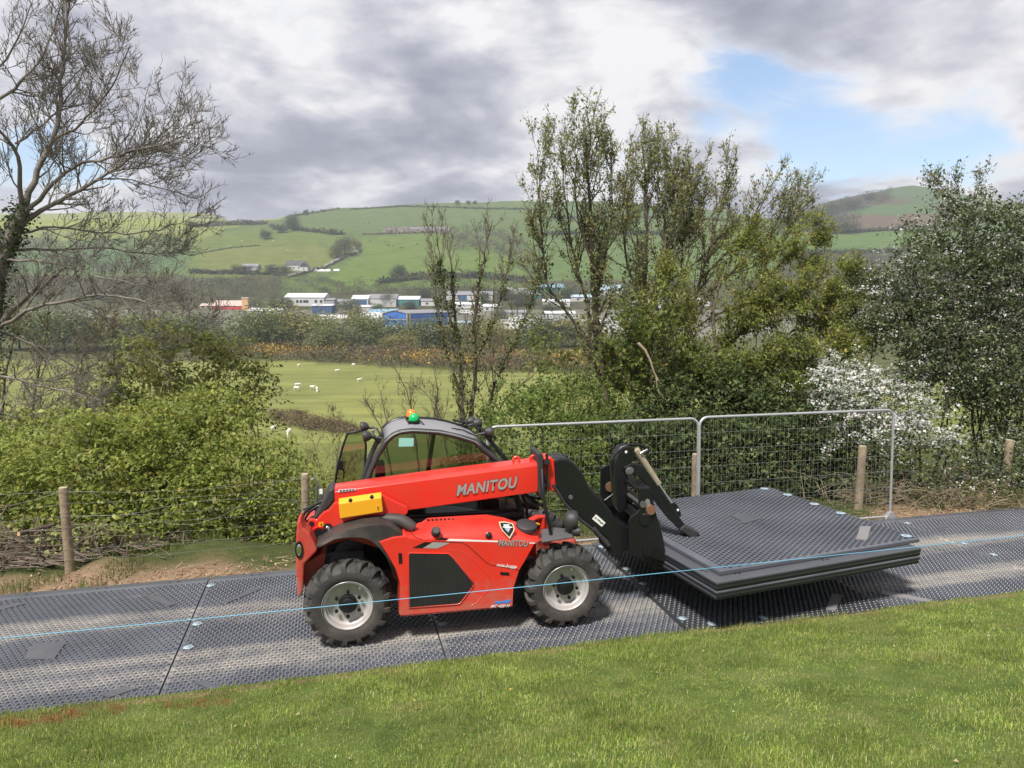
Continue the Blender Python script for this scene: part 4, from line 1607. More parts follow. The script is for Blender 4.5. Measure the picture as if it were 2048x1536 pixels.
# ---- boom head (gooseneck)
hd = [zF(150, 318), zF(182, 290), zF(285, 292), zF(345, 330), zF(400, 395), zF(445, 455), zF(480, 525), zF(512, 592), zF(640, 715), zF(735, 832), zF(785, 930), zF(905, 985), zF(935, 1100), zF(930, 1200), zF(860, 1255), zF(745, 1282), zF(690, 1245), zF(690, 1120), zF(545, 1012), zF(425, 925), zF(335, 825), zF(215, 690), zF(168, 640), zF(160, 470)]
head = poly(hd, YB0 - .005, YB1 + .005, 'boom_head', M_BLK, bevel=.022)
mb = MB(); mb.tube([ml(zF(130, 560), YB0 - .02), ml(zF(260, 760), YB0 - .02), ml(zF(420, 925), YB0 - .02), ml(zF(560, 1030), YB0 - .02), ml(zF(690, 1140), YB0 - .02)], .016, 8)
mb.tube([ml(zF(545, 1010), YB0 - .03), ml(zF(700, 1185), YB0 - .03)], .028, 10)
mb.build('head_hose', M_PLA, head, 60)
decal([zF(575, 864), zF(672, 950), zF(632, 992), zF(534, 910)], YB0 - .0085, M_WHT, 'white_label', head)
for (u, v) in ((560, 900), (585, 918), (612, 948), (630, 955), (600, 930)):
    decal([zF(u, v), zF(u + 14, v + 12), zF(u + 20, v + 2), zF(u + 8, v - 9)], YB0 - .0105, M_BLK, 'label_mark', head)
p = ml(zF(315, 690), YB0 - .006)
b = MB(); b.lathe([(0, .008), (.02, .008), (.024, 0)], p, (0, -1, 0), 12); b.build('head_bolt', M_STEEL, head, 40)
p = ml(zF(255, 285), -.2)
b = MB(); b.lathe([(0, .03), (.03, .03), (.034, 0)], p, (0, 0, 1), 12); b.build('head_valve', M_BLK, head, 40)

# ---- fork carriage with top clamp
YN, YF = -.47, .40
pl = [zF(1012, 605), zF(1132, 592), zF(1145, 660), zF(1192, 860), zF(1262, 1100), zF(1285, 1250), zF(1300, 1345), zF(1250, 1350), zF(1190, 1320), zF(1120, 1300), zF(940, 1290), zF(915, 1250), zF(912, 940), zF(935, 890), zF(1000, 850), zF(1020, 820)]
near_plate = poly(pl, YN, YN + .035, 'carriage_plate', M_BLK, bevel=.006)
plx = [ml(q, YN) for q in pl]
mb = MB(); mb.prism([(x, YF, z) for x, y, z in plx], [(x, YF - .035, z) for x, y, z in plx])
far_plate = part('carriage_plate', mb, M_BLK, bevel=.006)
# slot and pins on the near plate
sl = [zF(1082, 720), zF(1100, 703), zF(1122, 715), zF(1130, 760), zF(1125, 800), zF(1085, 800), zF(1075, 760)]
a = [ml(q, YN - .003) for q in sl]
mb = MB(); mb.prism(a, [(x, YN + .002, z) for x, y, z in a]); mb.build('plate_slot', M_PLATEL, near_plate)
pr = ml(zF(1128, 812), YN)
for (nm, q, r_, m_) in (('cross_tube', zF(1128, 812), .05, M_RUST), ('cross_tube', zF(1070, 920), .06, M_BLK), ('cross_tube', zF(1110, 1225), .07, M_BLK), ('cross_tube', zF(1055, 760), .035, M_STEEL)):
    p = ml(q, YN)
    mb = MB(); mb.cyl((p[0], YN - (.03 if m_ is M_RUST else .012), p[2]), (p[0], YF + .02, p[2]), r_, 16)
    part(nm, mb, m_, smooth=40)
p = ml(zF(1080, 900), YN - .004)
mb = MB(); mb.lathe([(.036, .002), (.046, .004), (.046, -.004)], p, (0, -1, 0), 18); mb.build('plate_ring', M_STEEL, near_plate, 40)
p = ml(zF(1102, 1230), YN - .004)
mb = MB(); mb.lathe([(0, .006), (.014, .004), (.016, 0)], p, (0, -1, 0), 12); mb.build('plate_bolt', M_CHR, near_plate, 40)
# top beam between the plates
q0 = ml(zF(1070, 590), YN + .02)
mb = MB()
mb.bar((q0[0] - .02, YN + .01, q0[2] - .01), (q0[0] - .02, YF - .01, q0[2] - .01), .14, .035)
part('carriage_beam', mb, M_BLK, bevel=.006)
# centre mast and clamp arm
YC = -.10
ms = [zF(770, 470), zF(765, 340), zF(800, 260), zF(840, 182), zF(920, 163), zF(965, 180), zF(985, 235), zF(962, 318), zF(900, 352), zF(905, 500), zF(880, 800), zF(830, 860), zF(790, 780)]
mast = poly(ms, YC - .02, YC + .16, 'clamp_mast', M_BLK, bevel=.01)
p = ml(zF(882, 226), YC - .022)
mb = MB(); mb.lathe([(0, .006), (.013, .004), (.015, 0)], p, (0, -1, 0), 12); mb.build('mast_bolt', M_WHT, mast, 40)
arm = [zF(860, 385), zF(940, 343), zF(1050, 368), zF(1112, 435), zF(1200, 560), zF(1300, 705), zF(1400, 850), zF(1488, 975), zF(1440, 1022), zF(1340, 930), zF(1230, 790), zF(1135, 650), zF(1060, 530), zF(1010, 470), zF(880, 460)]
YA = -.16
armo = poly(arm, YA, YA + .10, 'clamp_arm', M_BLK, bevel=.008)
p = ml(zF(918, 420), YA - .003)
mb = MB(); mb.lathe([(0, .014), (.03, .014), (.034, .006), (.046, .004), (.046, -.004)], p, (0, -1, 0), 16); mb.build('arm_pin', M_STEEL, armo, 40)
ft = [zF(1482, 978), zF(1640, 1052), zF(1632, 1072), zF(1572, 1126), zF(1436, 1024)]
fto = poly(ft, YA - .03, YA + .13, 'clamp_foot', M_PLA, bevel=.012)
cy0, cy1, cy2 = ml(zF(985, 200), YA + .05), ml(zF(1210, 552), YA + .05), ml(zF(1345, 752), YA + .05)
mb = MB(); mb.cyl(cy0, cy1, .036, 16); cyl_ = part('clamp_cylinder', mb, M_BEI, smooth=40)
mb = MB(); mb.cyl(cy1, cy2, .016, 12); mb.build('piston_rod', M_CHR, cyl_, 40)
lug = [zF(1338, 752), zF(1390, 748), zF(1432, 805), zF(1450, 880), zF(1415, 900), zF(1350, 800)]
poly(lug, YA + .03, YA + .07, 'arm_lug', M_BLK, armo, bevel=.004)
p = ml(zF(1413, 820), YA + .026)
mb = MB(); mb.lathe([(0, .005), (.012, .004), (.014, 0)], p, (0, -1, 0), 12); mb.build('lug_bolt', M_WHT, armo, 40)
for k, pts in enumerate([[(745, 330), (760, 260), (830, 175), (920, 145), (1000, 150), (1080, 170), (1115, 215), (1090, 270)], [(770, 300), (820, 190), (900, 158), (1010, 158), (1070, 185), (1100, 240), (1040, 240)],
                         [(735, 300), (740, 400), (750, 470), (780, 500)], [(800, 480), (790, 560), (770, 640), (700, 690), (660, 720)]]):
    mb = MB(); mb.tube([ml(zF(*q), YC + .02 + .02 * k) for q in pts], .010, 6); mb.build('clamp_hose', M_BLK, mast, 60)
mb = MB(); mb.tube([ml(zF(1030, 240), YA), ml(zF(1060, 220), YA), ml(zF(1100, 200), YA)], .012, 7); mb.build('hose_fitting', M_CHR, mast, 60)
# brace plate that stiffens the far side
br = [zF(625, 392), zF(700, 360), zF(718, 362), zF(765, 440), zF(770, 780), zF(700, 790), zF(640, 690), zF(622, 660)]
poly(br, YF - .10, YF - .06, 'carriage_brace', M_BLK, bevel=.006)
p = ml(zF(722, 585), YF - .12)
mb = MB(); mb.cyl(p, (p[0], p[1] + .1, p[2]), .055, 14); part('brace_pin', mb, M_RUST, smooth=40)
# forks under the stack
fz = STK_Z - .041 - (STK_N - 1) * STK_T
xh = plx[4][0]
for yy in (-.30, .25):
    mb = MB()
    mb.box((xh + .66, yy, fz - .0225), (1.35, .11, .04))
    mb.box((xh - .01, yy, fz + .22), (.05, .11, .53))
    part('fork', mb, M_BLKD, bevel=.005)
b = MB(); b.box((xh - .10, -.035, .55), (.16, .80, .10)); part('carriage_beam', b, M_BLK, bevel=.006)

# ---- cab
YR, YL = .06, .70
fr = [zA(850, 1090), zA(880, 965), zA(935, 812), zA(1005, 655), zA(1095, 518), zA(1160, 462), zA(1225, 432), zA(1350, 416), zB(0, 420), zB(200, 434), zB(420, 484), zB(555, 524), zB(645, 605), zB(740, 680), zB(835, 752), zB(905, 870), zB(960, 1010), zB(1000, 1130), zB(1030, 1275)]
F0 = [ml(q, YR) for q in fr]
cab = MB()
cab.tube(F0, .029, 8)
cab.tube([F0[0], (F0[0][0] + .2, YR, F0[-1][2] - .01), F0[-1]], .03, 8)
cabo = part('cab_frame', cab, M_PLA, smooth=50)
F1 = [(x, YL, z) for x, y, z in F0]
c2 = MB(); c2.tube(F1, .029, 8); c2.tube([F1[0], F1[-1]], .03, 8)
c2.tube([F0[4], F1[4]], .024, 8); c2.tube([F0[12], F1[12]], .024, 8)
xm = (F0[7][0] + F0[9][0]) / 2
c2.tube([(F0[9][0] + .02, YL, F0[9][2]), (F0[9][0] - .08, YL, F0[0][2])], .024, 8)
part('cab_frame', c2, M_PLA, smooth=50)


def pane(pts, mat, name, d=(0, .006, 0)):
    mb = MB(); mb.prism(pts, [(x + d[0], y + d[1], z + d[2]) for x, y, z in pts])
    return mb.build(name, mat, cabo)


pane(F0, M_GLS, 'side_window')
pane(F1, M_GLS, 'door_window')
mb = MB(); mb.loft([[(x, y + .004, z) for x, y, z in F0[12:]], [(x, y - .004, z) for x, y, z in F1[12:]]]); w_ = mb.build('windscreen', M_GLS, cabo, 60)
mb = MB(); mb.loft([F0[0:5], F1[0:5]]); mb.build('rear_window', M_GLD, cabo, 60)
rp = [zA(1068, 520), zA(1120, 466), zA(1180, 432), zA(1250, 410), zA(1350, 398), zB(0, 402), zB(200, 414), zB(330, 438), zB(430, 466), zB(575, 515), zB(640, 570)]
R0 = [ml(q, YR - .02) for q in rp]
rows = []
for (yy, up) in ((YR - .03, -.012), (YR + .02, .006), (.2, .022), (.38, .03), (.56, .022), (YL - .02, .006), (YL + .03, -.012)):
    rows.append([(x, yy, z + up) for x, y, z in R0])
mb = MB(); mb.loft(rows)
roof = part('cab_roof', mb, M_GREY, smooth=40)
sd_ = roof.modifiers.new('thick', 'SOLIDIFY'); sd_.thickness = .03
mb = MB(); mb.tube([(x, YL + .02, z + .01) for x, y, z in R0], .018, 6); mb.build('roof_rail', M_BLK, roof, 60)
for pts in ([zA(1420, 300), zA(1500, 380), zB(240, 400), zB(330, 392), zB(440, 410), zB(570, 470)], [zA(1290, 300), zA(1330, 355), zA(1450, 375), zB(100, 400)]):
    mb = MB()
    mb.tube([tuple(np.array(ml(q, .2)) + (0, 0, .0)) for q in pts], .007, 6); mb.build('roof_cable', M_BLK, roof, 60)
# beacons
for (q, yy, m_, nm) in ((zA(1372, 332), .25, M_GRN, 'green_beacon'), (zA(1345, 290), .48, M_ORG, 'orange_beacon')):
    p = ml(q, yy)
    mb = MB(); mb.lathe([(.056, -.06), (.062, 0.0), (.06, .022), (0, .024)], p, (0, 0, 1), 20); bb = part('beacon_base', mb, M_BLK, smooth=40)
    mb = MB(); mb.lathe([(.054, .02), (.056, .04), (.05, .065), (.036, .085), (.018, .096), (0, .1)], p, (0, 0, 1), 20); mb.build(nm, m_, bb, 60)
# work lamps at both ends of the roof


def lamp(q, yy, d, s=1.0):
    p = ml(q, yy)
    mb = MB(); mb.lathe([(0, -.05 * s), (.03 * s, -.045 * s), (.052 * s, -.01 * s), (.056 * s, .03 * s), (.05 * s, .04 * s), (0, .036 * s)], p, d, 16)
    mb.tube([p, (p[0] - d[0] * .09, yy, p[2] - .02), (p[0] - d[0] * .15, yy, p[2] - .03)], .014, 6)
    lo = part('work_lamp', mb, M_PLA, smooth=40)
    mb = MB(); mb.lathe([(0, .044 * s), (.04 * s, .043 * s), (.05 * s, .04 * s)], p, d, 16); mb.build('lamp_lens', M_CHR, lo, 60)


lamp(zA(892, 472), .16, (-1, -.1, 0)); lamp(zA(862, 376), .60, (-1, -.1, 0))
lamp(zB(585, 340), .55, (1, .3, 0)); lamp(zB(520, 322), .66, (1, .3, 0)); lamp(zB(708, 428), .1, (1, -.1, -.2))
mb = MB()
mb.tube([ml(zA(930, 420), .4), ml(zA(990, 400), .4), ml(zA(1040, 470), .3), ml(zA(1080, 480), .15)], .008, 6)
mb.tube([ml(zA(960, 470), .3), ml(zA(1000, 520), .3), ml(zA(1030, 530), .3)], .02, 6)
mb.bar(ml(zA(950, 385), .62), ml(zA(960, 490), .14), .02, .03)
part('lamp_bracket', mb, M_BLK, smooth=40)
# stalks, guards and cables beside the windscreen
mb = MB()
for k in range(5):
    c_ = [ml(zB(540 + k * 36, 380 + k * 18), .3 - .02 * k), ml(zB(570 + k * 34, 362 + k * 14), .25), ml(zB(600 + k * 32, 400 + k * 14), .18), ml(zB(590 + k * 36, 450 + k * 18), .15)]
    mb.tube(c_, .007, 6)
mb.tube([ml(zB(560, 360), .66), ml(zB(690, 480), .66), ml(zB(800, 610), .66), ml(zB(925, 760), .66)], .02, 8)
mb.tube([ml(zB(640, 450), .45), ml(zB(760, 590), .45), ml(zB(880, 760), .45)], .008, 6)
mb.tube([ml(zB(660, 420), .35), ml(zB(760, 560), .35), ml(zB(880, 730), .35)], .008, 6)
mb.tube([ml(zB(700, 480), .2), ml(zB(780, 490), .12), ml(zB(760, 470), .1)], .007, 6)
mb.bar(ml(zB(345, 305), .66), ml(zB(450, 335), .5), .03, .02)
mb.tube([ml(zB(400, 330), .6), ml(zB(430, 290), .6), ml(zB(480, 350), .5)], .01, 6)
part('windscreen_guard', mb, M_BLK, smooth=50)
# the glazed door, hooked back open
dr = [zA(555, 1010), zA(575, 880), zA(602, 735), zA(640, 590), zA(690, 446), zA(830, 416), zA(870, 440), zA(880, 600), zA(870, 800), zA(850, 980)]
D0 = [ml(q, YL + .04) for q in dr]
mb = MB(); mb.tube(D0 + [D0[0]], .013, 7)
doo = part('cab_door', mb, M_BLK, smooth=50)
mb = MB(); mb.prism(D0, [(x, y + .006, z) for x, y, z in D0]); mb.build('door_glass', M_GLD, doo)
p = ml(zA(625, 770), YL + .02)
mb = MB(); mb.box(p, (.05, .04, .10)); mb.tube([p, (p[0] + .03, p[1], p[2] - .08), (p[0] + .02, p[1], p[2] - .15)], .01, 6); mb.build('door_handle', M_BLK, doo, 40)
# body below the windows, seat, wheel, notice
x0, x1 = F0[0][0], F0[-1][0]
b = MB(); b.box(((x0 + x1) / 2 + .02, (YR + YL) / 2, .78), (x1 - x0 + .06, YL - YR - .02, .44)); part('cab_body', b, pbr('cab_body_dark', (0.02, 0.012, 0.012), .35), bevel=.02)  # maroon tinge: reflection of the red paint put into the body colour
b = MB(); xs = x0 + .42
b.box((xs, .38, 1.05), (.44, .42, .12)); b.box((xs - .24, .38, 1.28), (.10, .40, .42)); part('driver_seat', b, M_SEAT, bevel=.03)
b = MB(); b.tube([(x1 - .38, .38, 1.0), (x1 - .48, .38, 1.28)], .02, 8)
for k in range(16):
    a0, a1 = 2 * math.pi * k / 16, 2 * math.pi * (k + 1) / 16
    f_ = lambda t_: (x1 - .48 + .07 * math.sin(t_), .38 + .17 * math.cos(t_), 1.28 + .155 * math.sin(t_) * .55)
    b.cyl(f_(a0), f_(a1), .013, 6)
b.bar((x1 - .48, .22, 1.28), (x1 - .48, .54, 1.28), .03, .015)
part('steering_wheel', b, M_BLK, smooth=50)
b = MB(); b.box((x1 - .30, .38, .98), (.18, .5, .30)); part('dashboard', b, M_PLA, bevel=.03)
decal([zA(1215, 580), zA(1366, 577), zA(1370, 492), zA(1218, 492)], YR - .006, M_TEAL, 'window_notice', cabo)
# grey bonnet piece and mirror in front of the cab
p0, p1 = ml(zB(1000, 1110), .3), ml(zB(1215, 1215), .3)
b = MB(); b.tube([p0, ((p0[0] + p1[0]) / 2, .3, (p0[2] + p1[2]) / 2 + .04), p1], [.10, .10, .02], 14); part('mirror', b, M_PLA, smooth=50)
b = MB(); b.tube([ml(zB(1040, 1070), -.1), ml(zB(1090, 1160), -.1), ml(zB(1095, 1290), -.1)], .016, 8)
b.tube([ml(zB(1060, 1060), -.15), ml(zB(1130, 1110), -.15), ml(zB(1180, 1150), -.2), ml(zB(1250, 1180), -.3)], .02, 8)
b.tube([ml(zB(1150, 1090), -.1), ml(zB(1200, 1110), -.2), ml(zB(1260, 1100), -.33)], .016, 8)
part('hydraulic_hose', b, M_BLK, smooth=60)
b = MB(); b.box((WB + .02, .05, .60), (.50, .42, .20)); part('front_frame', b, M_REDD, bevel=.02)
# ------------------------------------------------------------------ fences and rope
M_GALV = pbr('galvanised', (0.50, 0.51, 0.52), 0.4, metal=0.55, var=(8, .4), var_col=(0.36, 0.36, 0.36))
M_WIRE = pbr('fence_wire', (0.30, 0.31, 0.30), 0.45, metal=.3)
M_OLDW = pbr('stock_wire', (0.17, 0.17, 0.16), 0.6, metal=.2)
M_WOOD = pbr('post_wood', (0.30, 0.235, 0.16), 0.85, var=(9, .8), var_col=(0.16, 0.12, 0.08), bump=(40, .5))
M_WOODT = pbr('post_top', (0.46, 0.38, 0.27), 0.85, var=(20, .5))
M_ROPE = pbr('rope_blue', (0.13, 0.38, 0.56), 0.6)
M_POSTD = pbr('stake_wood', (0.3, 0.24, 0.17), .85)
HV = 8.9


def heras(u0, u1, v0, v1, hgt, label, foot=True, lean=0.0):
    """a temporary mesh panel from (u0,v0) to (u1,v1)"""
    a = Vector(road(u0, v0, 0)); c = Vector(road(u1, v1, 0))
    W = (c - a).length
    ang = math.atan2(c.y - a.y, c.x - a.x)
    zb = max(height(a.x, a.y), height(c.x, c.y)) + .02
    t = thing('mesh_fence_panel', label, 'fence panel', (a.x, a.y, zb), ang, 'temporary mesh panels')
    t.rotation_euler = (R(-2.0), lean, ang)
    r = .12
    top = [(0, 0, 0)] + [(0, 0, hgt - r)]
    for k in range(1, 7):
        th = math.pi / 2 * k / 6
        top.append((r - r * math.cos(th), 0, hgt - r + r * math.sin(th)))
    rt = [(W - x, 0, z) for x, y, z in reversed(top)]
    mb = MB(); mb.tube(top + rt, .019, 10); mb.build('frame_tube', M_GALV, t, 60)
    mb = MB(); mb.tube([(0.0, 0, .04), (W, 0, .04)], .017, 8); mb.build('bottom_rail', M_GALV, t, 60)
    vw = MB(); vw.cyl((0, 0, .04), (0, 0, hgt - .012), .0010, 5)
    vm = vw.mesh('wire', 60); vm.materials.append(M_WIRE)
    n = int(W / .068)
    for k in range(1, n):
        x = W * k / n
        o = link('wire', vm, None, t, (x, .0, 0))
        if x < r or x > W - r:
            o.scale = (1, 1, (hgt - .07) / hgt)
    hw = MB(); hw.cyl((0, 0, 0), (W, 0, 0), .0014, 5)
    hm = hw.mesh('wire', 60); hm.materials.append(M_WIRE)
    for k in range(1, 7):
        link('wire', hm, None, t, (0, -.004, hgt * k / 7 + .02))
    if foot:
        for x in (0.0, W):
            mb = MB(); mb.prism([(x - .12, -.03, -.02), (x + .12, -.03, -.02), (x + .03, -.03, .11), (x - .03, -.03, .11)], [(x - .12, .03, -.02), (x + .12, .03, -.02), (x + .03, .03, .11), (x - .03, .03, .11)])
            mb.build('foot_gusset', M_GALV, t, bevel=.004)
    return t


def u_at(px, v):
    """u where the column px crosses the line v = const on the ground"""
    k = (px - 1024) / FPX / 1.0
    # X = k*depth, depth ~ Y*cos - (z-H)*sin
    for _ in range(1):
        lo, hi = -30.0, 60.0
        for _ in range(60):
            m = (lo + hi) / 2
            X, Y, Z = road(m, v, 0)
            if topix(X, Y, Z)[0] < px: lo = m
            else: hi = m
    return (lo + hi) / 2


uh = [u_at(985, HV), u_at(1394, HV - .02), u_at(1398, HV - .07), u_at(1778, HV - .07)]


def z_at(px, py, v):
    u = u_at(px, v)
    X, Y, Z = road(u, v)
    return float(aty(px, py, Y)[2])


h1 = z_at(1300, 836, HV); h2 = z_at(1600, 823, HV - .07)
heras(uh[0] - .05, uh[1], HV, HV - .02, h1, 'galvanised mesh fence panel behind the boom head, the left one of two')
heras(uh[2], uh[3], HV - .05, HV - .09, h2, 'galvanised mesh fence panel beyond the lifted mats, the right one of two')

# post and wire stock fence
FV = 9.38
sf = thing('stock_fence', 'wooden post and slack wire stock fence along the bank edge', 'fence', road(0, FV, 0), RA)
posts = [(140, 975, .052), (612, 948, .050), (1388, 908, .05), (1716, 892, .062), (2008, 880, .062), (-420, 1000, .05)]
PU = []
for k, (px, py, r) in enumerate(sorted(posts)):
    u = u_at(px, FV)
    zt = z_at(px, py, FV)
    X, Y, _ = road(u, FV)
    zb = height(X, Y) - .06
    rng = random.Random(k)
    mb = MB()
    lx = rng.uniform(-.015, .015) + (.03 if px > 1600 else 0)
    prof = [(r * 1.04, 0), (r * 1.02, .3), (r * .98, .7), (r * .97, zt - zb - .012), (r * .88, zt - zb)]
    n = 14
    vs, fs = [], []
    for (rr, h) in prof:
        for q in range(n):
            th = 2 * math.pi * q / n
            w = 1 + .05 * math.sin(3 * th + k) + .03 * math.sin(7 * th)
            vs.append((u + lx * h + rr * w * math.cos(th), rr * w * math.sin(th), zb + h))
    for i in range(len(prof) - 1):
        for q in range(n):
            fs.append((i * n + q, i * n + (q + 1) % n, (i + 1) * n + (q + 1) % n, (i + 1) * n + q))
    mb.add(vs, fs)
    po = mb.build('post', M_WOOD, sf, 50)
    mb = MB()
    tv = vs[-n:]
    mb.add([(x, y, z + .001) for x, y, z in tv], [tuple(range(n))])
    mb.build('post_top', M_WOODT, po)
    PU.append((u, zt, zb))
PU.sort()


def strand(name, pts, r, mat=M_OLDW):
    mb = MB(); mb.tube(pts, r, 5)
    return mb.build(name, mat, sf, 60)


rw = random.Random(5)
u_end = PU[-1][0] + 6
for lv, hh in enumerate((.96, .80, .66, .53, .40, .27, .14)):
    pts = []
    ks = [PU[0][0] - 3] + [p[0] for p in PU] + [u_end]
    for i in range(len(ks) - 1):
        seg = 10
        sag = rw.uniform(.0, .06) * (1.6 if lv < 2 else .7)
        for q in range(seg):
            f = q / seg
            top_ = 1.02
            pts.append((ks[i] + (ks[i + 1] - ks[i]) * f, -.06, hh * top_ - sag * 4 * f * (1 - f) + rw.uniform(-.006, .006)))
    strand('wire', pts, .0014 if lv else .0018)
# mesh stays of the stock netting
st = MB()
u = PU[0][0]
nst = MB(); nst.cyl((0, 0, .10), (0, 0, .66), .0010, 4)
nm = nst.mesh('wire_stay', 60); nm.materials.append(M_OLDW)
while u < u_end:
    o = link('wire_stay', nm, None, sf, (u, -.062, rw.uniform(-.01, .01)))
    o.rotation_euler = (0, rw.uniform(-.05, .05), 0)
    u += .17
# loose wires drooping and curling off the posts
lw = [zz for zz in ([(150, 985), (190, 982), (230, 1005), (290, 1035), (350, 1050), (400, 1048), (450, 1032), (520, 990), (560, 965), (606, 958)],
                    [(0, 1018), (60, 1005), (130, 985)], [(150, 1033), (260, 1030), (330, 1015), (420, 1000), (520, 997), (606, 1001)],
                    [(2030, 905), (1990, 925), (1950, 955), (1900, 965), (1820, 970), (1740, 985)], [(1960, 880), (1975, 900), (1972, 915), (1960, 925)], [(1735, 940), (1800, 938), (1850, 955), (1830, 975), (1800, 985)], [(2048, 918), (2000, 935), (1900, 950), (1800, 948), (1730, 942)])]
for pl_ in lw:
    pts = []
    for (x, y) in pl_:
        u = u_at(x, FV - .08)
        pts.append((u, -.08, z_at(x, y, FV - .08)))
    # smooth the polyline
    P = np.array(pts); tt = np.linspace(0, len(P) - 1, len(P) * 6)
    sm = [tuple(np.interp(t_, np.arange(len(P)), P[:, c]) for c in range(3)) for t_ in tt]
    S = np.array(sm)
    for _ in range(4):
        S[1:-1] = (S[:-2] + S[1:-1] * 2 + S[2:]) / 4
    strand('loose_wire', [tuple(q) for q in S], .0020)

# taut blue rope along the lawn edge, tied to a stake outside each side of the picture
RV = 5.72
rz0, rz1 = z_at(0, 1276, RV), z_at(2048, 1068, RV)
ru0, ru1 = u_at(0, RV), u_at(2048, RV)
sl_ = (rz1 - rz0) / (ru1 - ru0)
ua, ub = ru0 - 1.6, ru1 + 1.6
pts = [road(ua + (ub - ua) * k / 24, RV, rz0 + sl_ * (ua + (ub - ua) * k / 24 - ru0) - .02 * math.sin(math.pi * k / 24)) for k in range(25)]
rp_ = MB(); rp_.tube(pts, .0032, 6)
tag(rp_.build('rope', M_ROPE, None, 60), 'taut light blue rope stretched across in front of the telehandler', 'rope')
for i, uu in enumerate((ua, ub)):
    X, Y, _ = road(uu, RV)
    zt = rz0 + sl_ * (uu - ru0) + .06
    mb = MB(); mb.tube([(X, Y, height(X, Y) - .1), (X, Y, zt - .02), (X, Y, zt)], [.025, .024, .017], 10)
    tag(mb.build('rope_stake', M_POSTD, None, 50), ['wooden stake holding the left end of the blue rope', 'wooden stake holding the right end of the blue rope'][i], 'stake')
# ------------------------------------------------------------------ vegetation tools
def tubes_np(lines, sides):
    """lines: list of (pts (n,3), radii (n,)) -> V, F(quads)"""
    Vs, Fs = [], []
    base = 0
    ang = np.arange(sides) * 2 * math.pi / sides
    ca_, sa_ = np.cos(ang), np.sin(ang)
    for P, r in lines:
        P = np.asarray(P, float)
        n = len(P)
        T = np.gradient(P, axis=0)
        T /= np.linalg.norm(T, axis=1)[:, None] + 1e-9
        ref = np.array([0.31, 0.77, 0.55]) if abs(T[0, 2]) > .7 else np.array([0.1, 0.2, 1.0])
        A = np.cross(T, ref); A /= np.linalg.norm(A, axis=1)[:, None] + 1e-9
        B = np.cross(T, A)
        ring = P[:, None] + (A[:, None] * ca_[None, :, None] + B[:, None] * sa_[None, :, None]) * np.asarray(r)[:, None, None]
        Vs.append(ring.reshape(-1, 3))
        i = np.arange(n - 1)[:, None] * sides; k = np.arange(sides)[None]
        k2 = (k + 1) % sides
        Fs.append(np.stack([i + k, i + k2, i + sides + k2, i + sides + k], -1).reshape(-1, 4) + base)
        base += n * sides
    if not Vs:
        return np.zeros((0, 3)), np.zeros((0, 4), int)
    return np.concatenate(Vs), np.concatenate(Fs)


def merge(parts_):
    Vs, Fs, b = [], [], 0
    for V, F in parts_:
        if len(V):
            Vs.append(V); Fs.append(F + b); b += len(V)
    return np.concatenate(Vs), np.concatenate(Fs)


def unit(v):
    return v / (np.linalg.norm(v) + 1e-9)


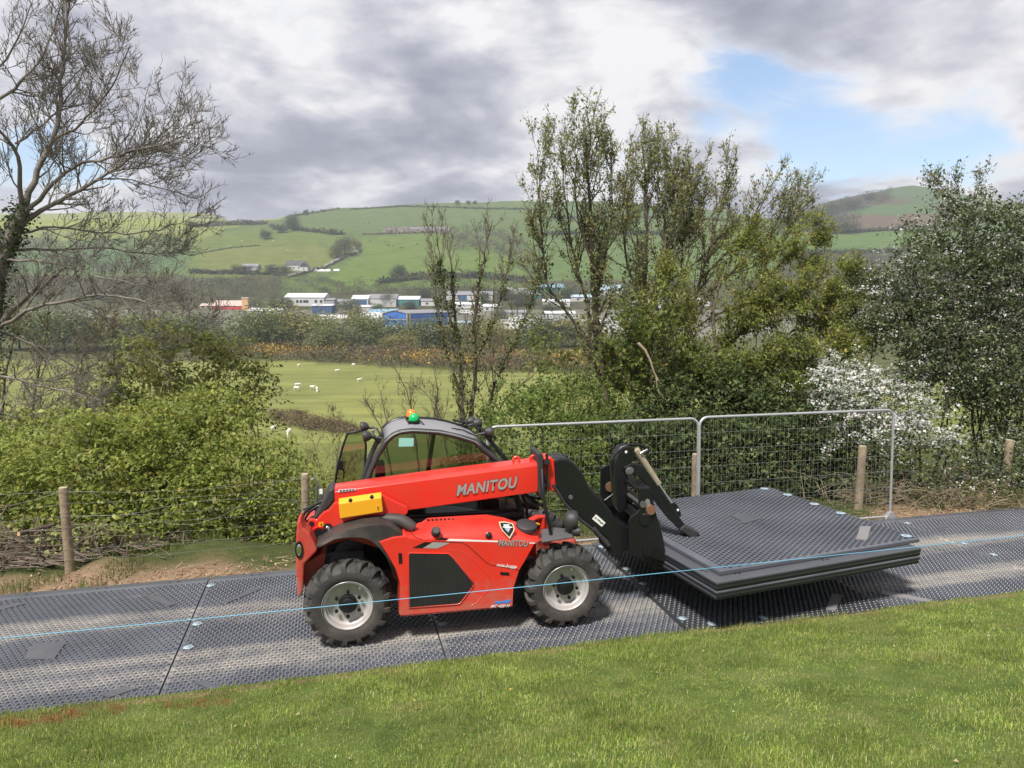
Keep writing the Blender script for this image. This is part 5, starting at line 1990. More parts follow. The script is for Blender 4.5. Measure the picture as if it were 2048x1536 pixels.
class Tree:
    """branch skeleton grown from given limbs"""

    def __init__(s, seed, **P):
        s.rng = np.random.default_rng(seed)
        s.P = dict(maxlev=3, dens=(4, 6, 8), ratio=(.55, .5, .5), ang=(45, 45, 40), up=(.05, .1, .2), wander=.12, seg=.12, rr=.55, minr=.003, start=.15, lmin=.05, tip=.35)
        s.P.update(P)
        s.lines = []            # (pts, radii, level)

    def limb(s, pts, r0, r1, level=0, spawn=True):
        P = np.array(pts, float)
        # resample and smooth
        d = np.concatenate([[0], np.cumsum(np.linalg.norm(np.diff(P, axis=0), axis=1))])
        n = max(4, int(d[-1] / .18))
        t = np.linspace(0, d[-1], n)
        Q = np.stack([np.interp(t, d, P[:, c]) for c in range(3)], 1)
        for _ in range(3):
            Q[1:-1] = (Q[:-2] + 2 * Q[1:-1] + Q[2:]) / 4
        Q[1:-1] += s.rng.normal(0, .012, Q[1:-1].shape)
        rad = r0 + (r1 - r0) * np.linspace(0, 1, n) ** .8
        s.lines.append((Q, rad, level))
        if spawn:
            s.spawn(Q, rad, level)
        return Q

    def spawn(s, Q, rad, level):
        P = s.P
        if level >= P['maxlev']:
            return
        seg = np.linalg.norm(np.diff(Q, axis=0), axis=1)
        L = seg.sum()
        cnt = s.rng.poisson(P['dens'][level] * L)
        if level > 0 and cnt < 2:
            cnt = 2
        for _ in range(cnt):
            t = P['start'] + (1 - P['start']) * s.rng.random() ** .8
            i = min(int(t * (len(Q) - 1)), len(Q) - 2)
            p = Q[i] + (Q[i + 1] - Q[i]) * s.rng.random()
            d = unit(Q[i + 1] - Q[i])
            rnd = s.rng.normal(size=3)
            side = unit(rnd - d * rnd.dot(d))
            a = R(P['ang'][level] * s.rng.uniform(.6, 1.25))
            nd = unit(d * math.cos(a) + side * math.sin(a))
            ln = max(P['lmin'], min(L, P.get('lcap', (9, 9, 9))[level]) * P['ratio'][level] * s.rng.uniform(.5, 1.15) * (1.15 - .55 * t))
            r0 = max(P['minr'] * 1.25, min(rad[i] * P['rr'], P.get('rcap', (.05, .02, .01))[level]))
            s.branch(p, nd, ln, r0, level + 1)

    def branch(s, p, d, ln, r0, level):
        P = s.P
        n = max(3, int(ln / P['seg']) + 2)
        up = P['up'][level - 1]
        pts = [p]
        st = ln / (n - 1)
        for k in range(n - 1):
            f = k / (n - 1)
            d = unit(d + s.rng.normal(0, P['wander'], 3) + np.array([0, 0, up * (1 + 1.5 * f)]) + np.array(P.get('wind', (0, 0, 0))) * f)
            p = p + d * st
            pts.append(p)
        Q = np.array(pts)
        r1 = max(P['minr'], r0 * P['tip'])
        rad = np.linspace(r0, r1, n)
        s.lines.append((Q, rad, level))
        s.spawn(Q, rad, level)

    def wood(s, sides=(8, 6, 4, 3, 3)):
        out = []
        for lv in range(5):
            out.append(tubes_np([(q, r) for q, r, l in s.lines if l == lv], sides[lv]))
        return merge(out)

    def anchors(s, minlev, spacing, t0=.2):
        """points and directions along the finer branches"""
        A, D = [], []
        for q, r, l in s.lines:
            if l < minlev: continue
            L = np.linalg.norm(np.diff(q, axis=0), axis=1).sum()
            m = max(1, int(L / spacing))
            t = np.linspace(t0, 1, m) * (len(q) - 1)
            i = np.clip(t.astype(int), 0, len(q) - 2)
            f = (t - i)[:, None]
            A.append(q[i] * (1 - f) + q[i + 1] * f)
            D.append((q[i + 1] - q[i]) / (np.linalg.norm(q[i + 1] - q[i], axis=1)[:, None] + 1e-9))
        return np.concatenate(A), np.concatenate(D)


def leaves(rng, A, D, size, width=.55, droop=.2, out=.8, jit=.3, cols=None):
    """one folded leaf per anchor"""
    n = len(A)
    d = D * .5 + rng.normal(0, out, (n, 3))
    d[:, 2] -= droop
    d /= np.linalg.norm(d, axis=1)[:, None] + 1e-9
    ref = rng.normal(0, .38, (n, 3)); ref[:, 2] += 1
    s_ = np.cross(d, ref); s_ /= np.linalg.norm(s_, axis=1)[:, None] + 1e-9
    nn = np.cross(s_, d)
    ln = (size * (1 + rng.normal(0, jit, n)).clip(.4, 1.9))[:, None]
    w = ln * width * .5
    b = A
    m1 = A + d * ln * .45 + s_ * w + nn * w * .35
    m2 = A + d * ln * .45 - s_ * w + nn * w * .35
    t = A + d * ln - nn * ln * .08
    V = np.stack([b, m1, t, m2], 1).reshape(-1, 3)
    k = np.arange(n)[:, None] * 4
    F = k + np.array([[0, 1, 2, 3]])
    C = np.repeat(cols, 4, axis=0) if cols is not None else None
    return V, F, C


def cluster(rng, A, D, per, rad):
    """several leaves round each anchor"""
    A2 = np.repeat(A, per, axis=0) + rng.normal(0, rad, (len(A) * per, 3))
    return A2, np.repeat(D, per, axis=0)


M_LEAF = leaf_mat('leaf_green', trans=0.5, rough=0.5, gloss=.35)
M_LEAFD = leaf_mat('leaf_dark', trans=0.3, rough=0.6, gloss=.2)
M_BLOS = leaf_mat('blossom_white', trans=0.45, rough=0.7, gloss=.2)


def bark(name, c, c2, sc=6):
    return pbr(name, c, .9, var=(sc, .9), var_col=c2, bump=(30, .6), coords='Object')


B_ASH = bark('bark_ash', (0.22, 0.195, 0.165), (0.10, 0.09, 0.072))
B_BRN = bark('bark_brown', (0.125, 0.095, 0.07), (0.05, 0.04, 0.03))
B_DRK = bark('bark_dark', (0.06, 0.048, 0.036), (0.03, 0.024, 0.018))
B_TWG = bark('bark_twig', (0.16, 0.125, 0.09), (0.08, 0.065, 0.05))


def tree_obj(name, label, cat, base, woodVF, mat, group=None, parts_=()):
    """parts_: (part name, V, F, C, material)"""
    t = thing(name, label, cat, tuple(base), 0, group)
    o = np.array(base)
    if woodVF is not None:
        link('trunk', np_mesh('trunk', woodVF[0] - o, woodVF[1], smooth=True), mat, t)
    for (nm, V, F, C, m) in parts_:
        link(nm, np_mesh(nm, V - o, F, C), m, t)
    return t


def pxl(pts, Y, dY=0.0):
    """pixel polyline at depth Y (+ drift dY along it)"""
    n = len(pts)
    return [aty(x, y, Y + dY * k / max(1, n - 1)) for k, (x, y) in enumerate(pts)]


# ------------------------------------------------------------------ the bare ash on the left
def build_ash():
    Y = 13.0
    T = Tree(101, maxlev=3, dens=(7.5, 10.5, 11.0), ratio=(.55, .58, .6), lcap=(1.75, 1.0, .5), ang=(48, 44, 38), up=(.05, .12, .20), wander=.13, seg=.16, rr=.5, minr=.0034, rcap=(.017, .0075, .0046), start=.12, lmin=.12, tip=.45)
    trunk = [(-28, 1000), (-26, 900), (-28, 780), (-20, 640), (0, 523), (19, 482), (47, 422)]
    T.limb(pxl(trunk, Y), .26, .115, spawn=False)
    z = lambda L, s=3.34, oy=0: [(u / s, oy + v / s) for u, v in L]
    limbs = [
        (z([(160, 1410), (180, 1320), (260, 1120), (380, 920), (400, 700), (420, 480), (440, 250), (460, 0), (470, -160)]), .075, .02, .8),
        (z([(150, 1400), (140, 1310), (130, 1180), (150, 1080), (100, 960), (0, 870), (-120, 760)]), .06, .025, -.8),
        (z([(165, 1420), (330, 1270), (420, 1150), (530, 1090), (700, 1070), (900, 1010), (1100, 960), (1260, 900)]), .055, .010, -1.0),
        (z([(140, 1490), (350, 1350), (520, 1290), (620, 1210), (720, 1150), (830, 1090), (980, 990), (1120, 880), (1240, 740)]), .062, .010, .6),
        (z([(380, 920), (480, 890), (560, 820), (700, 640), (800, 480), (870, 300)]), .035, .009, -1.2),
        (z([(-40, 680), (130, 580), (220, 470), (340, 280), (400, 60), (430, -100)]), .04, .010, .5),
        (z([(100, 960), (200, 900), (330, 820), (420, 700), (520, 560), (600, 430), (640, 250)]), .03, .009, .9),
        (z([(-60, 500), (60, 380), (150, 200), (210, 20)]), .03, .01, -.4),
        (z([(620, 1210), (800, 1180), (1000, 1230), (1180, 1290), (1330, 1330)]), .022, .007, .8),
        (z([(720, 1150), (900, 1120), (1100, 1100), (1300, 1010), (1390, 900)]), .02, .007, -.8),
        (z([(800, 1090), (900, 920), (960, 740), (1000, 560)]), .02, .007, .5),
        (z([(1000, 990), (1130, 820), (1190, 680), (1220, 560)]), .014, .006, -.3),
        (z([(640, 700), (720, 540), (800, 360), (840, 240)]), .014, .006, .5),
        # lower limbs
        ([(6, 645), (38, 601), (69, 573), (116, 548)], .075, .05, .3),
        ([(0, 655), (19, 651), (56, 614), (138, 603), (163, 589), (213, 590), (266, 595), (313, 611), (363, 625), (410, 640)], .05, .008, -1.0),
        ([(10, 500), (60, 498), (125, 500), (213, 495), (297, 511), (380, 500)], .035, .008, .9),
        ([(5, 522), (56, 517), (125, 529), (188, 551), (250, 564), (330, 580)], .032, .008, -.6),
        ([(-10, 660), (13, 667), (63, 686), (103, 708), (141, 722), (200, 765), (260, 800)], .032, .008, .5),
        ([(-20, 751), (25, 751), (53, 770), (94, 773), (156, 786), (200, 800)], .035, .008, -.8),
        ([(-20, 830), (30, 836), (75, 840), (137, 817), (163, 795)], .035, .010, .3),
        ([(138, 603), (200, 625), (250, 655), (290, 690), (310, 730)], .018, .006, .4),
        ([(63, 686), (110, 740), (130, 790), (190, 830)], .016, .006, .2),
        ([(20, 480), (-60, 400), (-140, 330), (-220, 240), (-280, 120)], .07, .010, .4),
        ([(0, 520), (-90, 500), (-190, 450), (-300, 420)], .05, .009, -.5),
        ([(-20, 640), (-110, 600), (-200, 610), (-290, 580)], .045, .009, .5),
        ([(19, 482), (80, 450), (150, 455), (230, 470), (320, 460), (400, 430)], .03, .007, .8),
    ]
    for pts, r0, r1, dY in limbs:
        T.limb(pxl(pts, Y, dY), r0 * .78, r1 * .8)
    V, F = T.wood((9, 4, 3, 3, 3))
    # swollen buds at the twig ends
    rng = np.random.default_rng(5)
    A, D = T.anchors(2, .10, .5)
    k = rng.random(len(A)) < .3
    A, D = A[k], D[k]
    lv = leaves(rng, A, D, .035, .45, -.5, .35, cols=palette(rng, len(A), [(0.06, 0.05, 0.04), (0.10, 0.085, 0.06)]))
    # ivy on the trunk
    tr = T.lines[0][0]
    ai = np.repeat(tr, 260, axis=0) + rng.normal(0, .10, (len(tr) * 260, 3))
    ai[:, 2] += rng.normal(0, .1, len(ai))
    iv = leaves(rng, ai, rng.normal(0, 1, ai.shape), .055, .8, .1, .9, cols=palette(rng, len(ai), [(0.035, 0.06, 0.02), (0.06, 0.09, 0.03), (0.09, 0.11, 0.05)]))
    base = aty(-28, 1000, Y)
    base[2] = height(base[0], base[1])
    tree_obj('bare_ash_tree', 'tall bare ash tree at the left edge with upturned twigs and ivied trunk', 'tree', base, (V, F), B_ASH, None,
             [('buds', *lv, M_LEAF), ('ivy', *iv, M_LEAFD)])
    print('ash', len(F))


build_ash()


# ------------------------------------------------------------------ bushes
DENS = 7.4


def bush(name, label, cat, blobs, seed, leaf=.06, per=42, clump_r=.17, dens=9.0, cols=None, wts=None, mat=None, bark_m=None, group=None, width=.62, flat=.6, stems=4, extra=None, shell=.5, jit=.18):
    """blobs: (px, py, Y, rx, ry, rz) ellipsoids in metres round a pixel at depth Y"""
    rng = np.random.default_rng(seed)
    C, Rn = [], []
    for (px, py, Y, rx, ry, rz) in blobs:
        c = aty(px, py, Y)
        vol = 4.19 * rx * ry * rz
        n = max(8, int(DENS * dens * vol ** .8))
        d = rng.normal(size=(n, 3)); d /= np.linalg.norm(d, axis=1)[:, None]
        rad = rng.random(n) ** (1 / 3) * (1 - shell) + shell * rng.uniform(.7, 1.08, n)
        lump = 1 + .38 * vnoise(d[:, 0] * 2.5 + d[:, 2] * 1.3, d[:, 1] * 2.5 + d[:, 2] * 2.1, seed)
        C.append(c + d * (rad * lump)[:, None] * np.array([rx, ry, rz]))
    C = np.concatenate(C)
    k = len(C)
    cr = clump_r * rng.uniform(.55, 1.35, k)
    # every clump is a spray: leaves set along a short bough that leans outwards
    cen = np.mean(C, axis=0)
    bd = (C - cen) * np.array([1, 1, .6]); bd /= np.linalg.norm(bd, axis=1)[:, None] + 1e-9
    bd = bd + rng.normal(0, .65, bd.shape); bd[:, 2] = bd[:, 2] * .5 + .08
    bd /= np.linalg.norm(bd, axis=1)[:, None] + 1e-9
    ln_ = cr * rng.uniform(1.6, 3.6, k)
    t_ = rng.uniform(-.35, 1, (k * per, 1))
    i_ = np.repeat(np.arange(k), per)
    off = rng.normal(size=(k * per, 3)) * (cr[i_] * .5)[:, None] * (1.15 - .75 * np.clip(t_, 0, 1))
    off[:, 2] *= flat
    A = C[i_] + bd[i_] * t_ * ln_[i_][:, None] + off
    A[:, 2] -= (np.clip(t_[:, 0], 0, 1) ** 2) * ln_[i_] * .18
    D = bd[i_] + off
    tint = np.repeat(1 + rng.normal(0, .13, (k, 1)), per, axis=0)
    lc = palette(rng, len(A), cols, wts, jit) * tint
    L = leaves(rng, A, D, leaf * 1.06, width, .15, .7, cols=lc.clip(.003, .9))
    xs = [aty(b[0], b[1], b[2]) for b in blobs]
    base = np.mean(np.array(xs), axis=0)
    base[2] = height(base[0], base[1])
    lines = []
    # stems from the ground up to the clumps
    pick = rng.choice(k, min(stems * 3, k), replace=False)
    roots = []
    for b_ in blobs:
        c = aty(*b_[:3])
        roots.append((c[0], c[1]))
    for q in pick:
        tgt = C[q]
        rt = min(roots, key=lambda r_: (r_[0] - tgt[0]) ** 2 + (r_[1] - tgt[1]) ** 2)
        g = np.array([rt[0] + rng.normal(0, .25), rt[1] + rng.normal(0, .2), 0])
        g[2] = height(g[0], g[1]) - .05
        t_ = np.linspace(0, 1, 9)[:, None]
        mid = g * (1 - t_) + tgt * t_
        mid[:, :2] += (np.sin(t_ * math.pi) * rng.normal(0, .18, 2))
        mid[:, 2] += (np.sin(t_ * math.pi) * .25)[:, 0]
        mid[1:-1] += rng.normal(0, .02, (7, 3))
        lines.append((mid, np.linspace(rng.uniform(.012, .03), .004, 9)))
    rs = np.array(sorted(roots))
    if len(rs) > 1:
        run = np.stack([np.interp(np.linspace(0, len(rs) - 1, 4 * len(rs)), np.arange(len(rs)), rs[:, c_]) for c_ in (0, 1)], 1)
        lines.append((np.stack([run[:, 0], run[:, 1], height(run[:, 0], run[:, 1]) - .05], 1), np.full(len(run), .02)))
    W = tubes_np(lines, 5)
    pts = [('crown', *L, mat or M_LEAF)]
    if extra:
        pts += extra(rng, C, cr, bd, ln_)
    o = tree_obj(name, label, cat, base, W, bark_m or B_BRN, group, pts)
    return o


GREEN = [(0.20, 0.245, 0.045), (0.27, 0.30, 0.06), (0.33, 0.35, 0.085), (0.13, 0.175, 0.034), (0.38, 0.38, 0.12)]
GW = [4, 4, 2.5, 2.5, 1]
OLIVE = [(0.17, 0.19, 0.045), (0.22, 0.23, 0.055), (0.28, 0.265, 0.07), (0.12, 0.14, 0.032)]
DARKG = [(0.045, 0.07, 0.024), (0.065, 0.095, 0.032), (0.09, 0.12, 0.045), (0.12, 0.145, 0.06)]

DARKG2 = [(0.055, 0.08, 0.034), (0.08, 0.105, 0.044), (0.11, 0.135, 0.06), (0.15, 0.17, 0.08)]

bush('leafy_shrub', 'low bright green maple shrub right behind the left wooden post', 'shrub', [(60, 975, 10.6, .9, .7, .7), (200, 940, 10.4, .9, .7, .75), (150, 1060, 9.9, .9, .5, .45), (20, 1000, 10.0, .6, .4, .7)], 201, .062, 34, .17, 15, GREEN, GW, group='shrubs behind the stock fence')
bush('leafy_shrub', 'bright green shrub filling the gap between the two left fence posts', 'shrub', [(350, 900, 10.8, .9, .8, .8), (470, 960, 10.6, .75, .7, .75), (330, 1020, 10.0, .9, .45, .55), (500, 1050, 10.1, .8, .4, .45), (420, 830, 11.5, .7, .6, .45)], 202, .060, 34, .17, 15, GREEN, GW, group='shrubs behind the stock fence')
bush('oak_tree', 'young olive green oak standing behind the left shrubs', 'tree', [(380, 720, 15.5, 1.15, 1.0, .75), (300, 770, 15.2, .95, .9, .6), (480, 760, 15.5, .75, .8, .6), (440, 830, 15.0, .9, .8, .45), (330, 690, 15.8, .7, .7, .45), (250, 810, 14.6, .8, .7, .5)], 203, .08, 24, .20, 5.5, OLIVE, None, flat=.5, stems=8, shell=.35)
bush('leafy_shrub', 'sprawling green shrub under the lowest limbs of the bare ash', 'shrub', [(90, 870, 12.2, 1.0, .8, .4), (230, 870, 12.0, 1.0, .8, .42), (20, 920, 11.6, .8, .7, .42)], 204, .06, 28, .18, 9, GREEN, GW, group='shrubs behind the stock fence', shell=.3)
bush('leafy_shrub', 'thin green shrub beside the second wooden post, left of the cab', 'shrub', [(570, 1000, 10.6, .55, .5, .65), (640, 1010, 10.8, .6, .5, .55), (610, 1070, 10.2, .7, .4, .4), (520, 1100, 9.9, .5, .3, .3)], 205, .052, 30, .15, 12, GREEN, GW, group='shrubs behind the stock fence')
bush('leafy_shrub', 'fresh green shrub behind the cab and the left mesh panel', 'shrub', [(1050, 880, 12.5, .9, .7, .75), (1130, 820, 13.0, .8, .7, .6), (980, 960, 12.0, .9, .6, .6), (1120, 950, 11.8, 1.0, .5, .8), (1210, 900, 12.6, .9, .6, .9), (1090, 1040, 11.3, .9, .4, .5)], 206, .065, 30, .18, 11, [(0.12, 0.18, 0.04), (0.16, 0.22, 0.05), (0.21, 0.26, 0.06), (0.08, 0.12, 0.03)], None, group='shrubs behind the stock fence')
bush('hazel_bush', 'olive green hazel bush filling the foot of the alder row', 'shrub', [(1130, 740, 15.6, .8, .6, .6), (1230, 720, 15.8, .9, .6, .8), (1180, 800, 15.2, .9, .6, .6), (1300, 780, 15.4, .9, .6, .8), (1090, 680, 16.2, .5, .5, .5), (1250, 620, 16.2, .7, .5, .7)], 213, .07, 22, .19, 5.5, [(0.17, 0.205, 0.055), (0.22, 0.25, 0.07), (0.28, 0.29, 0.09), (0.12, 0.155, 0.04)], None, shell=.3)
bush('sallow_bush', 'yellow green sallow bush filling the right side of the willow', 'shrub', [(1560, 650, 15.6, .9, .6, .6), (1650, 630, 15.8, .8, .6, .55), (1690, 690, 15.4, .7, .6, .5), (1610, 720, 15.2, .9, .6, .5), (1500, 560, 16.2, .7, .5, .5), (1710, 620, 16.0, .4, .4, .35)], 214, .06, 22, .19, 5.0, [(0.21, 0.225, 0.055), (0.27, 0.275, 0.07), (0.33, 0.32, 0.09), (0.15, 0.17, 0.045)], None, shell=.3, width=.4)
bush('ivy_thicket', 'dark ivy and bramble thicket behind the right mesh panel', 'thicket', [(1300, 930, 12.2, 1.0, .5, .9), (1440, 930, 12.4, 1.1, .5, .9), (1560, 920, 12.6, 1.1, .5, .9), (1680, 940, 12.4, .9, .5, .8), (1420, 830, 13.2, 1.3, .6, .8), (1580, 830, 13.6, 1.2, .6, .8)], 207, .065, 30, .19, 19, DARKG, None, mat=M_LEAFD, bark_m=B_DRK)


def may_blossom(frac, per, size):
    def f(rng, C, cr, bd, ln_):
        # flat sprays of small white flowers, mostly on the outside and upper side of the clumps
        k = rng.random(len(C)) < frac
        t_ = rng.uniform(-.3, 1.15, (int(k.sum()) * per, 1))
        A = np.repeat(C[k], per, axis=0) + np.repeat(bd[k] * ln_[k][:, None], per, axis=0) * t_
        A[:, 2] += .05 - (np.clip(t_[:, 0], 0, 1) ** 2) * np.repeat(ln_[k], per) * .18
        A = A + rng.normal(0, 1, A.shape) * np.repeat(cr[k], per)[:, None] * np.array([.28, .28, .16])
        D = rng.normal(0, .4, A.shape) + np.array([0, -.3, 1])
        c = palette(rng, len(A), [(0.80, 0.80, 0.76), (0.70, 0.70, 0.65), (0.84, 0.83, 0.80)], None, .07)
        return [('blossom', *leaves(rng, A, D, size, 1.0, -.1, .7, cols=c.clip(0, .85)), M_BLOS)]
    return f


bush('hawthorn_bush', 'low hawthorn bush smothered in white blossom behind the mesh panel corner', 'hawthorn', [(1710, 785, 12.6, .7, .6, .42), (1790, 805, 12.5, .6, .6, .38), (1655, 800, 12.8, .42, .5, .3), (1735, 860, 12.2, .7, .5, .38), (1830, 865, 12.1, .5, .5, .3), (1685, 745, 12.9, .38, .4, .28)], 208, .045, 22, .13, 17, DARKG + [(0.10, 0.14, 0.045)], None, mat=M_LEAFD, bark_m=B_DRK, extra=may_blossom(.95, 34, .036))
bush('hawthorn_tree', 'big dark hawthorn tree at the right edge, flecked with white blossom', 'hawthorn', [(1950, 480, 13.6, 1.1, 1.0, .75), (1880, 570, 13.2, 1.1, .9, .8), (2010, 600, 13.4, 1.2, 1.0, 1.0), (1840, 650, 12.9, .85, .8, .6), (1980, 720, 13.0, 1.1, .9, .9), (1900, 740, 12.8, .8, .8, .6), (2060, 820, 12.6, 1.0, .8, 1.0), (2100, 500, 13.8, 1.3, 1.0, 1.1), (1790, 560, 13.2, .45, .5, .2), (1800, 640, 13.0, .5, .5, .3), (2000, 920, 12.2, 1.0, .6, .6), (2150, 700, 13.2, 1.3, .9, 1.2)], 209, .055, 26, .18, 15, DARKG2, None, mat=M_LEAFD, bark_m=B_DRK, extra=may_blossom(.40, 13, .030), stems=8)
bush('bramble_patch', 'bramble and green hawthorn shoots between the two right wooden posts', 'bramble', [(1850, 950, 11.6, .8, .4, .42), (1930, 985, 11.3, .7, .35, .25), (1790, 990, 11.4, .5, .3, .25), (2040, 970, 11.5, .6, .4, .35)], 210, .045, 22, .14, 20, [(0.07, 0.10, 0.03), (0.11, 0.15, 0.04), (0.15, 0.16, 0.06), (0.2, 0.17, 0.09)], None, extra=may_blossom(.18, 12, .026))
bush('hazel_sprig', 'cut pale yellow green hazel boughs lying by the left wooden post', 'boughs', [(190, 1080, 9.1, .28, .15, .2), (120, 1090, 9.0, .25, .12, .14), (220, 1055, 9.2, .18, .1, .12)], 211, .07, 9, .12, 70, [(0.33, 0.36, 0.12), (0.42, 0.42, 0.18), (0.26, 0.30, 0.09)], None, stems=5)
bush('weed_patch', 'green weeds and ferns growing through the stock netting left of the telehandler', 'weeds', [(330, 1110, 9.4, .35, .2, .12), (400, 1105, 9.5, .4, .2, .16), (470, 1110, 9.6, .4, .2, .14), (560, 1110, 9.7, .4, .2, .16), (260, 1120, 9.2, .3, .15, .10)], 212, .055, 16, .09, 60, GREEN, GW, stems=3, width=.35)


# ------------------------------------------------------------------ leafy and half-bare trees
def leafy_tree(name, label, seed, Y, limbs, leaf, cols, wts=None, spacing=.05, per=2, P=None, ivy=0, bark_m=None, minlev=1, rad=.035, width=.6, group=None, clr=None, droop=.1):
    kw = dict(maxlev=3, dens=(5.0, 6.5, 5), ratio=(.42, .5, .45), lcap=(2.6, 1.1, .5), ang=(38, 40, 40), up=(.16, .14, .12), wander=.10, seg=.12, rr=.5, minr=.003, rcap=(.03, .010, .005), start=.25, lmin=.14)
    kw.update(P or {})
    T = Tree(seed, **kw)
    for (pts, r0, r1, dY) in limbs:
        T.limb(pxl(pts, Y, dY), r0, r1)
    rng = np.random.default_rng(seed)
    pr = []
    if spacing:
        A, D = T.anchors(minlev, spacing, .15)
        A, D = cluster(rng, A, D, per, rad)
        pr.append(('crown', *leaves(rng, A, D, leaf, width, droop, .75, cols=palette(rng, len(A), cols, wts)), clr or M_LEAF))
    if ivy:
        Q = np.concatenate([q for q, r, l in T.lines if l == 0])
        rr_ = np.concatenate([r for q, r, l in T.lines if l == 0])
        m = rng.random(len(Q)) < .8
        px, py = topix(Q[:, 0], Q[:, 1], Q[:, 2])
        m &= py > 520
        Q, rr_ = Q[m], rr_[m]
        A = np.repeat(Q, ivy, axis=0) + rng.normal(0, 1, (len(Q) * ivy, 3)) * (np.repeat(rr_, ivy)[:, None] * .9 + .05)
        pr.append(('ivy', *leaves(rng, A, rng.normal(0, 1, A.shape), .055, .85, .1, .9, cols=palette(rng, len(A), [(0.06, 0.09, 0.022), (0.10, 0.14, 0.03), (0.15, 0.18, 0.045), (0.04, 0.06, 0.018)])), M_LEAFD))
    base = aty(*limbs[0][0][0], Y)
    base[2] = height(base[0], base[1])
    o = tree_obj(name, label, 'tree', base, T.wood((8, 5, 4, 3, 3)), bark_m or B_BRN, group, pr)
    print(name, seed, len(T.lines), [len(c.data.polygons) for c in o.children])
    return o


SPR = [(0.20, 0.23, 0.08), (0.25, 0.28, 0.095), (0.31, 0.32, 0.12), (0.15, 0.18, 0.065), (0.34, 0.31, 0.14)]
upr = dict(up=(.07, .10, .14), ang=(33, 36, 36), ratio=(.48, .5, .45), wind=(.04, 0, 0), dens=(6.5, 6.5, 5), wander=.06)
leafy_tree('alder_tree', 'slender tall tree with an ivied trunk, leftmost of the leafy row', 301, 14.5, [
    ([(1235, 1010), (1222, 860), (1205, 740), (1190, 640), (1186, 560), (1180, 450), (1176, 350), (1180, 262)], .11, .015, 0),
    ([(1195, 680), (1160, 560), (1140, 470), (1128, 380), (1120, 290)], .045, .008, .4),
    ([(1200, 720), (1130, 620), (1090, 560), (1085, 470), (1078, 380), (1075, 300)], .04, .007, -.4),
    ([(1188, 600), (1215, 500), (1225, 400), (1222, 300)], .035, .007, .5),
    ([(1182, 520), (1150, 430), (1150, 330), (1158, 285)], .025, .006, -.6),
    ([(1186, 540), (1240, 470), (1260, 420)], .02, .006, .2)], .056, SPR, None, .075, 2, upr, ivy=30, group='trees behind the mesh fence')
leafy_tree('alder_tree', 'tall leafy tree with twin dark stems in the middle of the row', 302, 15.0, [
    ([(1270, 1000), (1278, 860), (1284, 700), (1292, 560), (1294, 450), (1290, 350), (1285, 280)], .10, .012, 0),
    ([(1285, 680), (1330, 540), (1330, 440), (1316, 350), (1305, 300)], .045, .008, .5),
    ([(1288, 620), (1250, 520), (1245, 420), (1255, 330)], .035, .007, -.4),
    ([(1325, 560), (1370, 440), (1385, 360)], .025, .007, .4),
    ([(1335, 520), (1400, 470), (1440, 400)], .02, .007, -.3)], .056, SPR, None, .075, 2, upr, ivy=28, group='trees behind the mesh fence')
leafy_tree('alder_tree', 'leaning leafy tree right of the twin stemmed one, its shoots against blue sky', 303, 15.4, [
    ([(1345, 1000), (1350, 840), (1365, 700), (1390, 600), (1420, 500), (1440, 420), (1458, 350)], .09, .010, 0),
    ([(1385, 620), (1470, 540), (1540, 470), (1590, 420)], .04, .007, .5),
    ([(1400, 560), (1480, 480), (1520, 420), (1535, 380)], .03, .007, -.5),
    ([(1380, 640), (1360, 520), (1370, 440), (1375, 380)], .03, .007, .5),
    ([(1440, 560), (1540, 520), (1580, 470), (1600, 410)], .02, .006, 0)], .056, SPR, None, .075, 2, upr, ivy=20, group='trees behind the mesh fence')
leafy_tree('alder_tree', 'thin leafy tree with pale bent stem between the twin stemmed tree and the willow', 311, 15.8, [
    ([(1300, 1000), (1308, 840), (1318, 700), (1330, 600), (1345, 500), (1350, 420), (1345, 340)], .06, .009, 0),
    ([(1325, 640), (1290, 560), (1262, 480), (1250, 400)], .025, .007, .4),
    ([(1340, 560), (1400, 520), (1440, 480), (1480, 440)], .022, .007, -.4),
    ([(1345, 500), (1390, 430), (1420, 380)], .02, .006, .3),
    ([(1318, 720), (1380, 660), (1450, 620), (1530, 600)], .028, .007, .5)], .056, SPR, None, .075, 2, upr, group='trees behind the mesh fence')
leafy_tree('willow_tree', 'wide olive green willow spreading to the right behind the mesh fence', 304, 14.2, [
    ([(1400, 1000), (1402, 860), (1420, 780), (1450, 700), (1500, 640), (1570, 590), (1650, 560)], .11, .012, 0),
    ([(1410, 820), (1470, 760), (1550, 730), (1640, 720), (1700, 700)], .05, .008, -.8),
    ([(1440, 720), (1420, 640), (1440, 560), (1480, 490)], .05, .008, .5),
    ([(1480, 660), (1530, 560), (1580, 510), (1620, 480)], .04, .008, .6),
    ([(1540, 610), (1620, 620), (1690, 600), (1720, 560)], .035, .007, -.5),
    ([(1500, 740), (1580, 660), (1660, 640), (1730, 640)], .03, .007, .3),
    ([(1420, 780), (1370, 720), (1340, 640), (1330, 560)], .04, .008, -.3),
    ([(1405, 850), (1500, 830), (1580, 800), (1640, 800)], .04, .008, -.6),
    ([(1405, 830), (1340, 780), (1290, 740), (1250, 740)], .035, .008, .5)], .066, [(0.21, 0.235, 0.05), (0.27, 0.285, 0.065), (0.34, 0.33, 0.085), (0.15, 0.175, 0.04), (0.18, 0.235, 0.05)], None, .024, 2,
    dict(dens=(5.5, 7.5, 5), ratio=(.5, .5, .45), up=(.05, .04, .0), wander=.13, lcap=(2.2, 1.0, .45)), ivy=10, rad=.05, width=.42, droop=.35)
